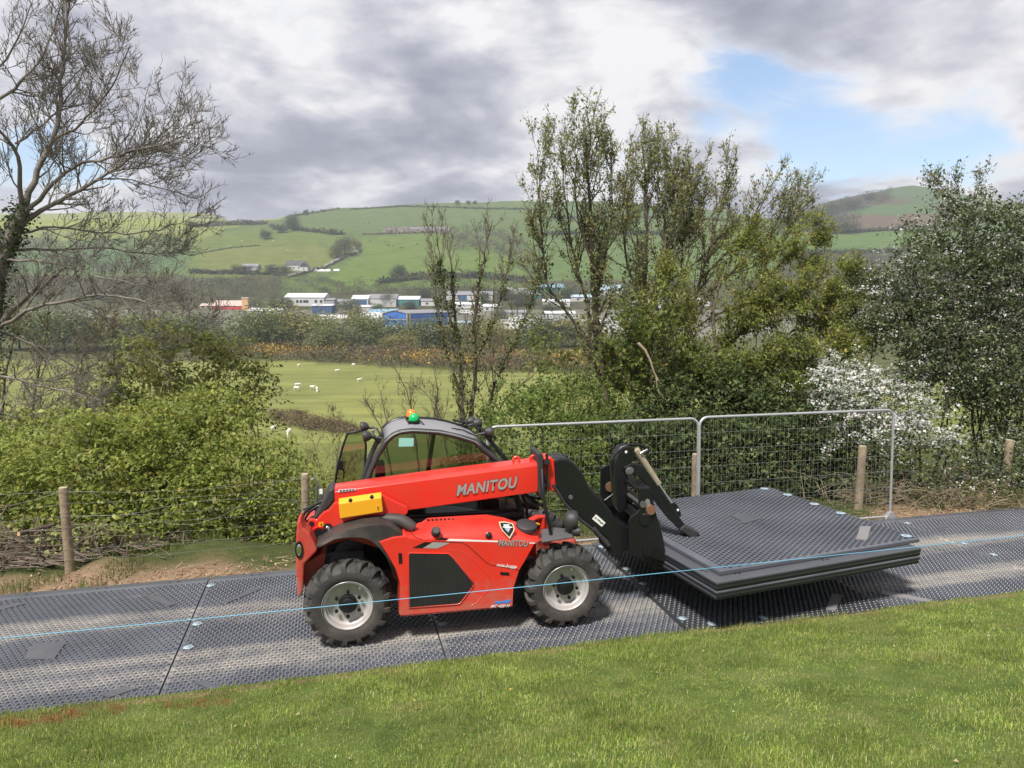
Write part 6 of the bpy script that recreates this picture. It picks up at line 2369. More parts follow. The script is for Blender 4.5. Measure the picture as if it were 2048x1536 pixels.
leafy_tree('oak_sapling', 'dense green tree filling the space under the willow boughs', 305, 13.4, [
    ([(1320, 1000), (1315, 900), (1310, 820), (1300, 740), (1290, 680)], .06, .010, 0),
    ([(1320, 998), (1400, 960), (1470, 900), (1500, 800), (1520, 730)], .06, .010, .3),
    ([(1315, 880), (1370, 800), (1400, 740)], .03, .008, .3),
    ([(1490, 860), (1560, 800), (1620, 770)], .03, .008, -.3),
    ([(1485, 900), (1430, 820), (1400, 780)], .03, .008, .2),
    ([(1310, 840), (1260, 770), (1230, 720)], .03, .008, -.2)], .08, [(0.13, 0.17, 0.036), (0.17, 0.21, 0.045), (0.22, 0.25, 0.06), (0.09, 0.12, 0.028)], None, .05, 2,
    dict(dens=(6, 7, 5), ratio=(.6, .5, .45), up=(.06, .04, .02)), rad=.05, group='trees behind the mesh fence')
leafy_tree('hawthorn_sapling', 'thin bare topped hawthorn rising above the dark tree at the right', 306, 13.8, [
    ([(1950, 720), (1945, 600), (1935, 500), (1925, 420), (1910, 360)], .03, .006, 0), ([(1930, 450), (1950, 390), (1965, 340)], .012, .005, .2), ([(1925, 430), (1890, 385), (1865, 352)], .012, .005, -.2)], .05, DARKG + SPR, None, .05, 2, dict(dens=(7, 7, 4), ratio=(.3, .5, .4), lcap=(1.4, .5, .3)))
bare = dict(dens=(4.6, 5.5, 6), ratio=(.42, .5, .5), lcap=(2.4, 1.0, .4), up=(.16, .16, .16), ang=(30, 34, 36), minr=.0035, rcap=(.018, .008, .005))
leafy_tree('ivied_tree', 'thin half bare tree with ivied stems standing behind the cab roof', 307, 17.0, [
    ([(925, 1010), (925, 860), (922, 760), (912, 660), (905, 560), (895, 480)], .10, .012, 0),
    ([(935, 980), (938, 860), (952, 760), (945, 660), (960, 560), (975, 480), (985, 440)], .09, .010, .4),
    ([(960, 990), (965, 860), (985, 780), (1010, 720), (1050, 640), (1075, 560), (1090, 500)], .06, .009, -.5),
    ([(925, 800), (890, 700), (872, 600), (865, 500)], .035, .008, .6),
    ([(950, 720), (990, 640), (1010, 560), (1030, 480)], .03, .007, .6),
    ([(970, 860), (1010, 800), (1050, 760), (1080, 740)], .03, .007, -.3),
    ([(965, 870), (1000, 830), (1040, 810)], .025, .007, .4),
    ([(915, 680), (890, 600), (880, 520), (870, 450)], .025, .007, -.6)], .045, [(0.16, 0.16, 0.05), (0.22, 0.2, 0.07), (0.11, 0.12, 0.04)], None, .28, 1, bare, ivy=46, bark_m=B_TWG)
leafy_tree('bare_sapling', 'bare forked sapling against the pasture left of the cab roof', 308, 16.0, [
    ([(790, 990), (770, 870), (745, 820), (725, 790)], .03, .007, 0), ([(775, 880), (770, 820), (760, 780)], .018, .006, .3), ([(840, 980), (830, 860), (820, 800), (800, 750), (780, 720)], .03, .006, -.3), ([(850, 980), (860, 860), (880, 780), (860, 720)], .03, .006, .3), ([(900, 960), (890, 860), (870, 800), (830, 770)], .03, .006, .3)], .035, [(0.20, 0.21, 0.06), (0.16, 0.17, 0.05)], None, .09, 1, dict(dens=(5, 6, 5), ratio=(.4, .5, .5), up=(.12, .1, .1), minr=.003, rcap=(.012, .006, .004), lcap=(1.6, .8, .4)), bark_m=B_TWG)
leafy_tree('bare_sapling', 'thin twiggy saplings rising between the second post and the cab door', 309, 11.5, [
    ([(655, 1060), (650, 980), (640, 920), (625, 880)], .012, .004, 0), ([(665, 1060), (668, 960), (680, 880), (678, 830)], .012, .004, .1), ([(640, 1070), (620, 980), (600, 930)], .010, .004, .1), ([(660, 1050), (690, 970), (700, 920)], .010, .004, -.1)], .04, [(0.16, 0.18, 0.05), (0.10, 0.13, 0.03)], None, .12, 1, dict(dens=(7, 7, 5), ratio=(.5, .5, .5), up=(.12, .1, .1), minr=.0022, rcap=(.006, .004, .003), lcap=(1.0, .5, .3)), bark_m=B_TWG)
leafy_tree('thorn_scrub', 'tangle of half bare thorn behind the ash limbs at the left', 310, 19.0, [
    ([(60, 900), (70, 780), (90, 680), (100, 590)], .05, .010, 0), ([(150, 900), (150, 790), (170, 700), (200, 620)], .05, .010, .4), ([(240, 880), (235, 780), (225, 690), (230, 620)], .05, .010, -.3), ([(0, 880), (10, 760), (30, 660), (20, 580)], .05, .01, .2), ([(310, 860), (300, 770), (290, 690)], .04, .008, .3)], .06, [(0.15, 0.15, 0.045), (0.2, 0.18, 0.06), (0.1, 0.11, 0.04)], None, .16, 1, dict(dens=(5, 5.5, 5), ratio=(.45, .5, .5), up=(.08, .06, .06), minr=.005, rcap=(.02, .009, .006), lcap=(2.2, 1.0, .5)), ivy=14, bark_m=B_TWG)


# snapped pale branch hanging in the trees
mb = MB(); mb.tube([tuple(q) for q in pxl([(1276, 686), (1290, 700), (1300, 720), (1308, 745), (1318, 765), (1330, 772)], 13.0)], [.028, .024, .02, .016, .012, .008], 7)
mb.tube([tuple(q) for q in pxl([(1312, 750), (1314, 775), (1322, 795), (1330, 806)], 13.0)], [.014, .012, .009, .006], 6)
tag(mb.build('broken_branch', pbr('split_wood', (0.42, 0.33, 0.22), .8, var=(14, .7), var_col=(0.16, 0.12, 0.09)), None, 50), 'snapped pale branch hanging head down among the leafy trees', 'branch')


# ------------------------------------------------------------------ brush pile and litter
def build_brush():
    rng = np.random.default_rng(77)
    lines = []
    def pile(px, py, Y, n, sx, sz, L):
        c = aty(px, py, Y)
        for _ in range(n):
            p = c + rng.normal(0, 1, 3) * np.array([sx, .22, sz])
            d = unit(rng.normal(0, 1, 3) * np.array([1, .5, .45]))
            ln = L * rng.uniform(.3, 1.2)
            t = np.linspace(-.5, .5, 6)[:, None]
            q = p + d * t * ln + np.sin(t * 3 + rng.random()) * rng.normal(0, .05, 3)
            q[:, 2] = np.maximum(q[:, 2], .02)
            lines.append((q, np.linspace(rng.uniform(.004, .013), .003, 6)))
    pile(40, 1105, 8.85, 240, .42, .12, .8)
    pile(110, 1140, 8.75, 120, .3, .05, .6)
    pile(280, 1110, 9.15, 60, .25, .06, .5)
    V, F = tubes_np(lines, 5)
    o = link('brush_pile', np_mesh('brush_pile', V, F, smooth=True), bark('brash', (0.17, 0.135, 0.10), (0.07, 0.05, 0.04), 14))
    tag(o, 'heap of cut brown branches below the wire at the left edge', 'brushwood', kind='stuff')
    lines = []
    for (px, py, Y, n, sx, sz, L) in [(1850, 1000, 11.2, 130, .9, .10, .7), (1740, 990, 11.3, 60, .4, .14, .6), (1980, 1000, 11.2, 90, .6, .10, .6)]:
        c = aty(px, py, Y)
        for _ in range(n):
            p = c + rng.normal(0, 1, 3) * np.array([sx, .2, sz])
            d = unit(rng.normal(0, 1, 3) * np.array([1, .4, .6]))
            ln = L * rng.uniform(.3, 1.3)
            t = np.linspace(-.5, .5, 7)[:, None]
            q = p + d * t * ln + np.array([0, 0, 1]) * (.25 - t ** 2) * ln * rng.uniform(0, .8)
            q[:, 2] = np.maximum(q[:, 2], .02)
            lines.append((q, np.linspace(rng.uniform(.003, .007), .002, 7)))
    V, F = tubes_np(lines, 4)
    o = link('dry_stems', np_mesh('dry_stems', V, F, smooth=True), bark('dry_stem', (0.27, 0.22, 0.15), (0.14, 0.11, 0.075), 14))
    tag(o, 'tangle of dry bramble stems at the foot of the right fence posts', 'brushwood', kind='stuff')
    # a sawn branch end in the heap
    a = aty(37, 1068, 8.6)
    mb = MB(); mb.tube([tuple(a), tuple(a + np.array([.1, .5, -.05]))], .03, 12)
    so = tag(mb.build('sawn_branch', B_BRN, None, 40), 'sawn branch with a pale round cut end sticking out of the brush heap', 'branch')
    mb = MB(); mb.lathe([(0, .002), (.027, .002)], tuple(a), (-.2, -.97, .1), 12)
    mb.build('cut_face', pbr('cut_wood', (0.50, 0.33, 0.17), .8), so)


build_brush()
# ------------------------------------------------------------------ far vegetation
def tint_mat(name, trans=.25):
    m = bpy.data.materials.new(name)
    m.use_nodes = True
    t = m.node_tree
    L = t.links.new
    b = t.nodes['Principled BSDF']
    b.inputs['Roughness'].default_value = .7
    b.inputs['Specular IOR Level'].default_value = .15
    at = N(t, 'ShaderNodeAttribute', attribute_name='Col')
    oi = N(t, 'ShaderNodeObjectInfo')
    mx = N(t, 'ShaderNodeMix', data_type='RGBA', blend_type='MULTIPLY'); mx.inputs[0].default_value = 1
    L(at.outputs['Color'], mx.inputs[6]); L(oi.outputs['Color'], mx.inputs[7])
    L(mx.outputs[2], b.inputs['Base Color'])
    tr = N(t, 'ShaderNodeBsdfTranslucent'); L(mx.outputs[2], tr.inputs[0])
    ms = N(t, 'ShaderNodeMixShader'); ms.inputs[0].default_value = trans
    L(b.outputs[0], ms.inputs[1]); L(tr.outputs[0], ms.inputs[2])
    L(ms.outputs[0], t.nodes['Material Output'].inputs[0])
    return m


M_FAR = tint_mat('far_foliage')


def crown_points(rng, n, lumps=9, squash=1.0):
    """quads spread through a lumpy crown that fits the unit box -.5...5, 0..1"""
    c = rng.normal(size=(lumps, 3)); c /= np.linalg.norm(c, axis=1)[:, None]
    c *= rng.uniform(.35, .75, (lumps, 1)) * np.array([.38, .38, .34])
    c = np.concatenate([c, [[0, 0, 0]]])
    rad = rng.uniform(.14, .24, len(c)); rad[-1] = .26
    k = rng.choice(len(c), n, p=rad ** 2 / (rad ** 2).sum())
    d = rng.normal(size=(n, 3)); d /= np.linalg.norm(d, axis=1)[:, None]
    r = rng.random(n) ** .4
    p = c[k] + d * (r * rad[k])[:, None]
    lo, hi = np.percentile(p, 1, axis=0), np.percentile(p, 99, axis=0)
    p = (p - lo) / (hi - lo) - np.array([.5, .5, 0])
    return p, d


def quads(rng, P, D, size, cols, upb=.3):
    n = len(P)
    nn = D + rng.normal(0, .6, (n, 3)); nn[:, 2] += upb
    nn /= np.linalg.norm(nn, axis=1)[:, None] + 1e-9
    a = np.cross(nn, rng.normal(size=(n, 3))); a /= np.linalg.norm(a, axis=1)[:, None] + 1e-9
    b = np.cross(nn, a)
    s = (np.broadcast_to(size, n) * rng.uniform(.5, 1.3, n))[:, None]
    V = np.stack([P - a * s, P - b * s * .6, P + a * s, P + b * s * .6], 1).reshape(-1, 3)
    F = np.arange(n)[:, None] * 4 + np.array([[0, 1, 2, 3]])
    return V, F, np.repeat(cols, 4, axis=0)


CROWNS = []
for k in range(6):
    rng = np.random.default_rng(400 + k)
    P, D = crown_points(rng, 4500, 16)
    V, F, C = quads(rng, P, D, .024, np.clip(1 + rng.normal(0, .25, (4500, 1)) * np.ones(3), .4, 1.7))
    m_ = np_mesh('crown', V, F, C); m_.materials.append(M_FAR)
    CROWNS.append(m_)
tb = MB(); tb.tube([(0, 0, -.12), (0, 0, .2), (.03, .02, .5)], [.035, .03, .015], 6)
TRUNKM = tb.mesh('trunk', 60); TRUNKM.materials.append(B_DRK)


def far_tree(name, label, px, yb, w, h, Y=None, col=(0.1, 0.13, 0.04), seed=0, group=None):
    """w, h in photo pixels; stands on the ground at its foot, or at depth Y"""
    if Y is None:
        g = ground_px(px, yb)
    else:
        g = aty(px, yb, Y); 
        gz = height(g[0], Y)
        g = np.array([g[0], Y, gz])
    d = g[1]
    topz = aty(px, yb - h, d)[2]
    H = max(topz - g[2], .5)
    W = w * d / FPX
    t = thing(name, label, 'tree', tuple(g), random.Random(seed).uniform(0, 6), group)
    c = link('crown', CROWNS[seed % 6], None, t)
    c.scale = (W, W, H * .94)
    c.location = (0, 0, H * .06)
    c.color = (*col, 1)
    tr = link('trunk', TRUNKM, None, t)
    tr.scale = (H * .8, H * .8, H)
    return t


FG = [(0.135, 0.16, 0.065), (0.12, 0.145, 0.055), (0.17, 0.19, 0.08), (0.21, 0.20, 0.075), (0.085, 0.11, 0.055), (0.16, 0.18, 0.10)]
belt = [  # the trees between the gorse and the works, in the photograph
    (300, 700, 130, 70, 300, 0), (390, 705, 110, 70, 300, 5), (455, 700, 100, 62, 310, 1), (520, 702, 110, 74, 300, 0), (600, 700, 150, 86, 305, 3), (560, 705, 90, 55, 285, 4), (650, 702, 70, 52, 290, 2),
    (700, 700, 80, 55, 300, 5), (722, 690, 75, 60, 320, 3), (755, 702, 105, 64, 292, 1), (800, 700, 70, 45, 300, 3), (845, 705, 90, 50, 300, 0), (880, 708, 70, 44, 290, 5), (920, 705, 90, 60, 300, 2), (980, 708, 90, 56, 300, 3),
    (1040, 710, 100, 60, 300, 1), (1090, 712, 80, 66, 290, 4), (470, 695, 46, 34, 280, 5), (655, 690, 60, 44, 282, 2), (1150, 712, 110, 60, 300, 3), (220, 700, 120, 80, 300, 3), (130, 700, 130, 80, 300, 1), (40, 705, 130, 80, 300, 0)]
words = ['dark green rounded', 'olive green', 'grey green', 'yellowish', 'tall dark', 'pale bushy']
place = {300: 'left of the red roofed works', 390: 'below the ash twigs, left of the works', 455: 'below the red roofed works', 520: 'left of the broad tree in the belt', 600: 'broadest in the belt, below the white mill', 560: 'low at the foot of the broadest one', 650: 'right of the broadest one', 700: 'below the dark blue shed', 722: 'in front of the white roofed shed', 755: 'below left of the big blue warehouse', 800: 'below the blue warehouse gable', 845: 'below the blue warehouse side', 880: 'behind the ivied stems', 920: 'behind the half bare tree', 980: 'below the caravans', 1040: 'left of the leafy row', 1090: 'behind the alder foot', 470: 'smallest bush before the belt', 655: 'light one standing forward of the belt', 1150: 'seen through the alder row', 220: 'behind the ash boughs', 130: 'far left behind the ash', 40: 'leftmost of the belt'}
for i, (px, yb, w, h, Y, ci) in enumerate(belt):
    far_tree('valley_tree', f'{words[ci]} valley tree {place[px]}', px, yb, w * 1.18, h * (1.08 + .30 * math.sin(i * 2.4)), Y + 18 * math.sin(i * 1.7), FG[ci], i, 'trees between gorse and works')

hilltrees = [(586, 462, 32, 36, 'big round dark tree on the hedge corner of the far hill', 4), (532, 478, 26, 20, 'lone round tree with a clear trunk in the far left field', 4), (612, 432, 12, 13, 'small lone tree breaking the far skyline', 4), (665, 470, 18, 13, 'dark tree in the hedge above the sloping field', 1), (560, 466, 30, 14, 'hedge tree left of the big round one', 4), (915, 410, 12, 10, 'left one of three skyline trees on the ridge', 4), (937, 409, 11, 9, 'middle one of three skyline trees on the ridge', 4), (950, 409, 10, 8, 'right one of three skyline trees on the ridge', 4),
             (690, 512, 40, 40, 'grey half bare copse tree beside the steep lane', 5), (672, 516, 30, 26, 'lower copse tree beside the steep lane', 1), (712, 500, 24, 22, 'upper copse tree at the lane bend', 3), (545, 545, 30, 16, 'dark tree left of the white farmhouse', 4), (480, 545, 36, 16, 'dark tree at the left farm barns', 4), (572, 546, 26, 16, 'tree hiding the corner of the farmhouse', 1), (505, 540, 20, 10, 'small tree between the farm barns', 4),
             (800, 560, 40, 30, 'tall dark conifer shaped tree above the works', 4), (1010, 600, 40, 22, 'dark conifer between the works roofs', 4), (1045, 612, 50, 32, 'dark conifer clump before the caravans', 4), (775, 612, 32, 28, 'pale tree in front of the grey works shed', 5), (700, 628, 44, 34, 'pale bushy tree right of the dark blue shed', 5), (512, 618, 26, 20, 'pale tree right of the orange tower', 5), (545, 616, 26, 20, 'pale bushy tree left of the white mill', 5), (572, 616, 28, 22, 'dark tree against the left end of the white mill', 4), (820, 618, 30, 16, 'dark shrub tree above the blue warehouse roof', 4),
             (850, 600, 30, 26, 'dark tree above the white shed behind the warehouse', 4), (880, 612, 26, 20, 'small tree at the right end of the blue warehouse roof', 1), (968, 604, 26, 20, 'pale tree right of the pale grey depot', 5), (640, 626, 26, 18, 'small bush before the dark blue shed', 5), (755, 626, 30, 20, 'bush hiding the join of the low sheds', 1), (470, 612, 20, 14, 'bush against the red works wall', 5), (1100, 628, 40, 26, 'tree among the halls behind the leftmost alder', 1), (1000, 640, 36, 24, 'tree left of the two big caravans', 5), (1135, 600, 30, 24, 'dark tree between the halls behind the alders', 4),
             (1700, 420, 50, 22, 'dark oak on the left flank of the knoll', 4), (1660, 430, 50, 26, 'spreading oak lower on the knoll flank', 1), (1740, 400, 30, 14, 'oak on the skyline of the knoll', 4), (1845, 470, 30, 20, 'dark hedge oak below the heather slope', 4), (1640, 490, 40, 24, 'hedge oak at the foot of the knoll', 1), (1600, 450, 40, 24, 'oak where the knoll meets the ridge', 4), (1690, 465, 60, 20, 'low oak in the knoll hedge', 1)]
for i, (px, yb, w, h, lab, ci) in enumerate(hilltrees):
    far_tree('hill_tree', lab, px, yb, w, h, None, tuple(c * .8 for c in FG[ci]), i + 3, 'trees on the far hill')


def mass(name, label, cat, poly_, n, hr, wr, cols, seed, qs=.5, per=30, kind='stuff', ymin=60, flowers=None, sortd=False):
    """clumps of scrub spread over a patch of ground outlined in the photograph"""
    rng = np.random.default_rng(seed)
    xs = [p[0] for p in poly_]; ys = [p[1] for p in poly_]
    pts = []
    tries = 0
    while len(pts) < n and tries < n * 30:
        x = rng.uniform(min(xs), max(xs)); y = rng.uniform(min(ys), max(ys)); tries += 1
        if in_poly(np.array([x]), np.array([y]), poly_)[0]:
            pts.append(ground_px(x, y, ymin))
    G = np.array(pts)
    n = len(G)
    W = rng.uniform(*wr, n); Hh = rng.uniform(*hr, n)
    P, D = crown_points(rng, n * per, 5)
    i = np.repeat(np.arange(n), per)
    Q = G[i] + P * np.stack([W[i], W[i], Hh[i]], 1) * np.array([1.1, 1.1, 1.0])
    base = palette(rng, n, cols, None, .15)[i]
    col = np.clip(base * (1 + rng.normal(0, .2, (len(i), 1))), .005, .9)
    if flowers is not None:
        fc, ff = flowers
        pn = vnoise(G[:, 0] / 14, G[:, 1] / 14, seed)[i]
        m = (rng.random(len(i)) < ff * np.clip(pn * 2.2 - .1, .03, 1.6)) & (P[:, 2] > .45)
        col[m] = palette(rng, int(m.sum()), fc, None, .15)
    V, F, C = quads(rng, Q, D, qs * np.repeat(W, per) / np.mean(W), col)
    o = link(name, np_mesh(name, V, F, C), leaf_mat('scrub_leaf', trans=.2, rough=.8, gloss=.1))
    return tag(o, label, cat, kind=kind)


mass('gorse', 'broad belt of brown gorse with orange yellow flowers across the valley', 'gorse', [(380, 712), (520, 700), (660, 706), (1120, 722), (1500, 735), (1500, 756), (1060, 746), (830, 738), (700, 728), (540, 722), (380, 725)], 560, (2.8, 6.2), (5, 9), [(0.14, 0.115, 0.07), (0.11, 0.10, 0.058), (0.16, 0.12, 0.08), (0.13, 0.125, 0.065)], 501, .30, 90, ymin=120, flowers=([(0.42, 0.27, 0.05), (0.36, 0.22, 0.04), (0.46, 0.31, 0.06)], .5))
mass('bracken', 'low brown bracken strip across the near corner of the pasture', 'bracken', [(540, 828), (600, 828), (680, 850), (730, 862), (700, 872), (620, 862), (545, 850)], 260, (.5, 1.3), (1.2, 2.6), [(0.15, 0.115, 0.07), (0.12, 0.09, 0.055), (0.18, 0.14, 0.08)], 502, .13, 40)
mass('scrub_bank', 'dark scrub on the steep bank behind the works', 'scrub', [(-60, 560), (380, 566), (450, 556), (560, 556), (640, 560), (760, 572), (800, 556), (1060, 560), (1100, 575), (1250, 570), (1250, 600), (900, 592), (650, 592), (560, 600), (380, 606), (-60, 612)], 640, (4, 9), (8, 15), [(0.10, 0.115, 0.06), (0.12, 0.13, 0.065), (0.085, 0.095, 0.05), (0.14, 0.125, 0.085)], 503, .55, 70)
mass('knoll_wood', 'grey brown wood along the foot of the knoll', 'wood', [(1560, 512), (1720, 505), (1900, 500), (2200, 500), (2200, 560), (1560, 562)], 420, (7, 13), (9, 15), [(0.095, 0.09, 0.06), (0.08, 0.08, 0.05), (0.11, 0.105, 0.06)], 504, .8, 40)
mass('knoll_scrub', 'dark scrub and trees on the flank of the knoll', 'wood', [(1560, 432), (1640, 410), (1720, 391), (1780, 378), (1790, 400), (1720, 425), (1710, 455), (1640, 474), (1560, 474)], 420, (8, 14), (12, 22), [(0.05, 0.065, 0.036), (0.065, 0.075, 0.04)], 505, .9, 40)
mass('hill_wood', 'grey half bare wood climbing the hill behind the alders', 'wood', [(880, 470), (960, 452), (1010, 470), (1060, 500), (1100, 560), (1060, 560), (1010, 520), (900, 500)], 220, (7, 12), (9, 15), [(0.10, 0.095, 0.065), (0.085, 0.085, 0.055), (0.12, 0.105, 0.075)], 506, .8, 40)
mass('left_wood', 'grey green wood on the hillside behind the ash twigs', 'wood', [(-60, 470), (120, 470), (260, 480), (380, 478), (380, 500), (300, 552), (-60, 552)], 260, (7, 12), (9, 16), [(0.09, 0.09, 0.055), (0.11, 0.11, 0.06), (0.07, 0.08, 0.05)], 507, .9, 40)


def hedge(label, pts, hgt, wid, cols=((0.06, 0.075, 0.04), (0.08, 0.09, 0.045)), seed=1, step=2.2, per=22):
    rng = np.random.default_rng(600 + seed)
    P = np.array(pts, float)
    d = np.concatenate([[0], np.cumsum(np.linalg.norm(np.diff(P, axis=0), axis=1))])
    t = np.arange(0, d[-1], step)
    G = np.array([ground_px(np.interp(a, d, P[:, 0]), np.interp(a, d, P[:, 1])) for a in t])
    n = len(G)
    W = wid * rng.uniform(.6, 1.4, n); H_ = hgt * rng.uniform(.5, 1.5, n)
    i = np.repeat(np.arange(n), per)
    Q_, D = crown_points(rng, n * per, 4)
    sp = np.linalg.norm(np.diff(G, axis=0), axis=1).mean() if n > 1 else 4
    Q = G[i] + Q_ * np.stack([np.maximum(W[i], sp * 1.5), W[i], H_[i]], 1)
    col = palette(rng, len(i), cols, None, .2)
    V, F, C = quads(rng, Q, D, .16 * np.repeat(np.maximum(W, 3), per), col)
    base = G[0]
    o = link('hedgerow', np_mesh('hedgerow', V - base, F, C), leaf_mat('scrub_leaf'), None, tuple(base))
    tag(o, label, 'hedge', 'hedges dividing the hill fields')


hedge('long dark hedge from the big round tree across the far hill', [(545, 456), (580, 458), (620, 464), (660, 468), (690, 470)], 6, 9, seed=1)
hedge('hedge running down beside the steep lane', [(722, 505), (700, 512), (675, 525), (650, 537), (610, 548), (585, 555)], 3, 5, seed=2)
hedge('thin hedge along the upper ridge field', [(700, 420), (800, 414), (880, 415), (960, 418), (1070, 420)], 3, 6, seed=3)
hedge('hedge below the left farm barns', [(380, 546), (430, 548), (480, 548), (530, 550), (570, 552)], 4, 8, seed=4)
hedge('skyline hedge climbing to the ridge', [(575, 436), (600, 431), (640, 425), (680, 419)], 4, 6, seed=5)
hedge('hedge across the sunlit left ridge', [(380, 455), (430, 452), (480, 450), (530, 448)], 6, 12, ((0.10, 0.11, 0.05), (0.13, 0.12, 0.06)), 6)
hedge('far hedge at the top of the left ridge', [(380, 436), (430, 438), (500, 436), (555, 436)], 5, 9, ((0.12, 0.12, 0.05), (0.10, 0.10, 0.05)), 7)
hedge('thin broken hedge across the left sloping field', [(380, 512), (420, 504), (470, 496), (520, 492)], 1.6, 3, seed=8)
hedge('hedge along the lower edge of the knoll field', [(1600, 508), (1680, 508), (1780, 506), (1900, 502)], 5, 9, seed=9)
hedge('hedge above the knoll field', [(1620, 472), (1700, 466), (1800, 460), (1900, 456)], 5, 9, seed=10)
hedge('hedge on the hill seen through the alder tops', [(1080, 470), (1180, 468), (1290, 470), (1400, 472)], 5, 9, seed=11)
hedge('upper hedge on the hill seen through the alder tops', [(1100, 438), (1250, 436), (1400, 440), (1500, 444)], 4, 8, seed=12)
hedge('dark hedge at the brow above the works bank', [(760, 568), (830, 560), (900, 556), (980, 558), (1060, 566)], 6, 9, seed=13)
hedge('hedge under the rubble of the quarry', [(725, 470), (790, 468), (860, 466), (900, 466)], 2.5, 5, ((0.16, 0.12, 0.09), (0.12, 0.10, 0.07)), 14)

# lane, quarry rubble
def strip(name, pts, w, mat, kind='structure', lift=.25):
    G = [ground_px(*p) for p in pts]
    a = []
    for i, g in enumerate(G):
        d = G[min(i + 1, len(G) - 1)] - G[max(i - 1, 0)]
        s_ = np.array([-d[1], d[0], 0]); s_ = s_ / (np.linalg.norm(s_) + 1e-9)
        row = []
        for sg in (-1, 1):
            q = g + s_ * sg * w / 2
            q[2] = height(q[0], q[1]) + lift
            row.append(tuple(q))
        a.append(row)
    mb = MB(); mb.loft(a)
    return tag(mb.build(name, mat, None), kind=kind)


strip('lane', [(574, 553), (600, 546), (625, 541), (648, 534), (666, 524), (684, 515), (704, 510), (716, 506), (712, 500), (709, 493)], 5, pbr('lane_tarmac', (0.22, 0.21, 0.21), .8), lift=.6)
rub = random.Random(3)
QM = [pbr('rubble_pink', (0.22, 0.18, 0.165), .9), pbr('rubble_grey', (0.24, 0.23, 0.24), .9)]
rm = MB()
for k in range(160):
    g = ground_px(rub.uniform(765, 905), rub.uniform(455, 466))
    rm.box((g[0], g[1], g[2] + .5), (rub.uniform(2, 7), rub.uniform(2, 5), rub.uniform(1, 4.5)), Matrix.Rotation(rub.uniform(0, 3), 3, 'Z') @ Matrix.Rotation(rub.uniform(-.4, .4), 3, 'X'))
tag(rm.build('quarry_rubble', QM[0], None), 'pinkish grey rubble heaps along the quarry edge on the hill', 'rubble', kind='stuff')

# ------------------------------------------------------------------ works and farm
M_WIN = pbr('far_window', (0.03, 0.035, 0.04), .2)
wallm = {n: pbr('wall_' + n, c, .7, var=(.3, .3)) for n, c in dict(white=(0.55, 0.55, 0.54), grey=(0.33, 0.33, 0.34), pale=(0.48, 0.47, 0.46), blue=(0.03, 0.15, 0.56), navy=(0.03, 0.09, 0.20), red=(0.50, 0.05, 0.04), orange=(0.60, 0.36, 0.18), teal=(0.05, 0.20, 0.22), cream=(0.5, 0.45, 0.38), brown=(0.2, 0.15, 0.12)).items()}
roofm = {n: pbr('roof_' + n, c, .5, var=(.2, .3)) for n, c in dict(white=(0.62, 0.63, 0.64), grey=(0.36, 0.37, 0.38), pink=(0.52, 0.40, 0.34), light=(0.35, 0.46, 0.54), slate=(0.06, 0.06, 0.07), sky=(0.22, 0.36, 0.48)).items()}


def shed(name, label, x0, x1, yb, yt, wall, roof, roof_px=6, depth=None, windows=(), door=None, Y=None, cat='building', chim=False, gable=False):
    g = ground_px((x0 + x1) / 2, yb) if Y is None else aty((x0 + x1) / 2, yb, Y)
    d = g[1]
    a, c = aty(x0, yb, d), aty(x1, yb, d)
    W = c[0] - a[0]
    zb = g[2]
    Ht = aty(x0, yt + roof_px, d)[2] - zb
    rh = roof_px * d / FPX
    D = depth or max(10, W * .4)
    t = thing(name, label, cat, (a[0], d, zb), 0)
    mb = MB(); mb.box((W / 2, D / 2, Ht / 2 - 1), (W, D, Ht + 2)); mb.build('wall', wallm[wall], t)
    mb = MB()
    e = .5
    if gable:
        mb.prism([(-e, -e, Ht), (W + e, -e, Ht), (W / 2, -e, Ht + rh)], [(-e, D + e, Ht), (W + e, D + e, Ht), (W / 2, D + e, Ht + rh)])
    else:
        mb.prism([(-e, -e, Ht), (-e, D + e, Ht), (-e, D * .5, Ht + rh)], [(W + e, -e, Ht), (W + e, D + e, Ht), (W + e, D * .5, Ht + rh)])
    ro = mb.build('roof', roofm[roof], t)
    if chim:
        mb = MB(); mb.box((W * .25, D * .5, Ht + rh + .4), (1.2, 1.0, 2.2)); mb.build('chimney', wallm['brown'], ro)
    for (fx, fz, w, h) in windows:
        mb = MB(); mb.box((W * fx, -.06, Ht * fz), (w, .2, h)); mb.build('window', M_WIN, t)
    if door:
        fx, w, h = door
        mb = MB(); mb.box((W * fx, -.07, h / 2), (w, .2, h)); mb.build('door', wallm['navy'], t)
    return t


shed('works_shed', 'red walled works with a pale pink roof at the left of the estate', 424, 489, 620, 601, 'red', 'pink', 11, 22)
tw = shed('works_tower', 'square orange tower beside the red walled works', 484, 496, 622, 595, 'orange', 'pink', 1.5, 5)
shed('mill_building', 'long white mill with a row of small dark windows', 569, 648, 613, 586, 'white', 'white', 9, 26, [(f, .55, 2.2, 2.4) for f in (.33, .42, .51, .58, .80, .93)])
shed('works_annex', 'low grey annex at the right end of the white mill', 648, 668, 613, 596, 'grey', 'grey', 4, 14)
shed('works_shed', 'dark blue shed with a white roof edge in front of the mill', 624, 664, 628, 608, 'navy', 'white', 3.5, 16)
shed('workshop', 'pale workshop with one big roller door', 703, 736, 616, 590, 'white', 'white', 8, 20, door=(.5, 13, 7))
shed('works_shed', 'long grey shed right of the roller door workshop', 736, 792, 614, 588, 'pale', 'grey', 9, 26)
shed('works_shed', 'small white shed with a blue side beyond the grey one', 792, 838, 612, 592, 'teal', 'white', 7, 18)
shed('low_shed', 'low flat white roofed shed under the pale workshop', 700, 752, 624, 610, 'white', 'white', 4, 14)
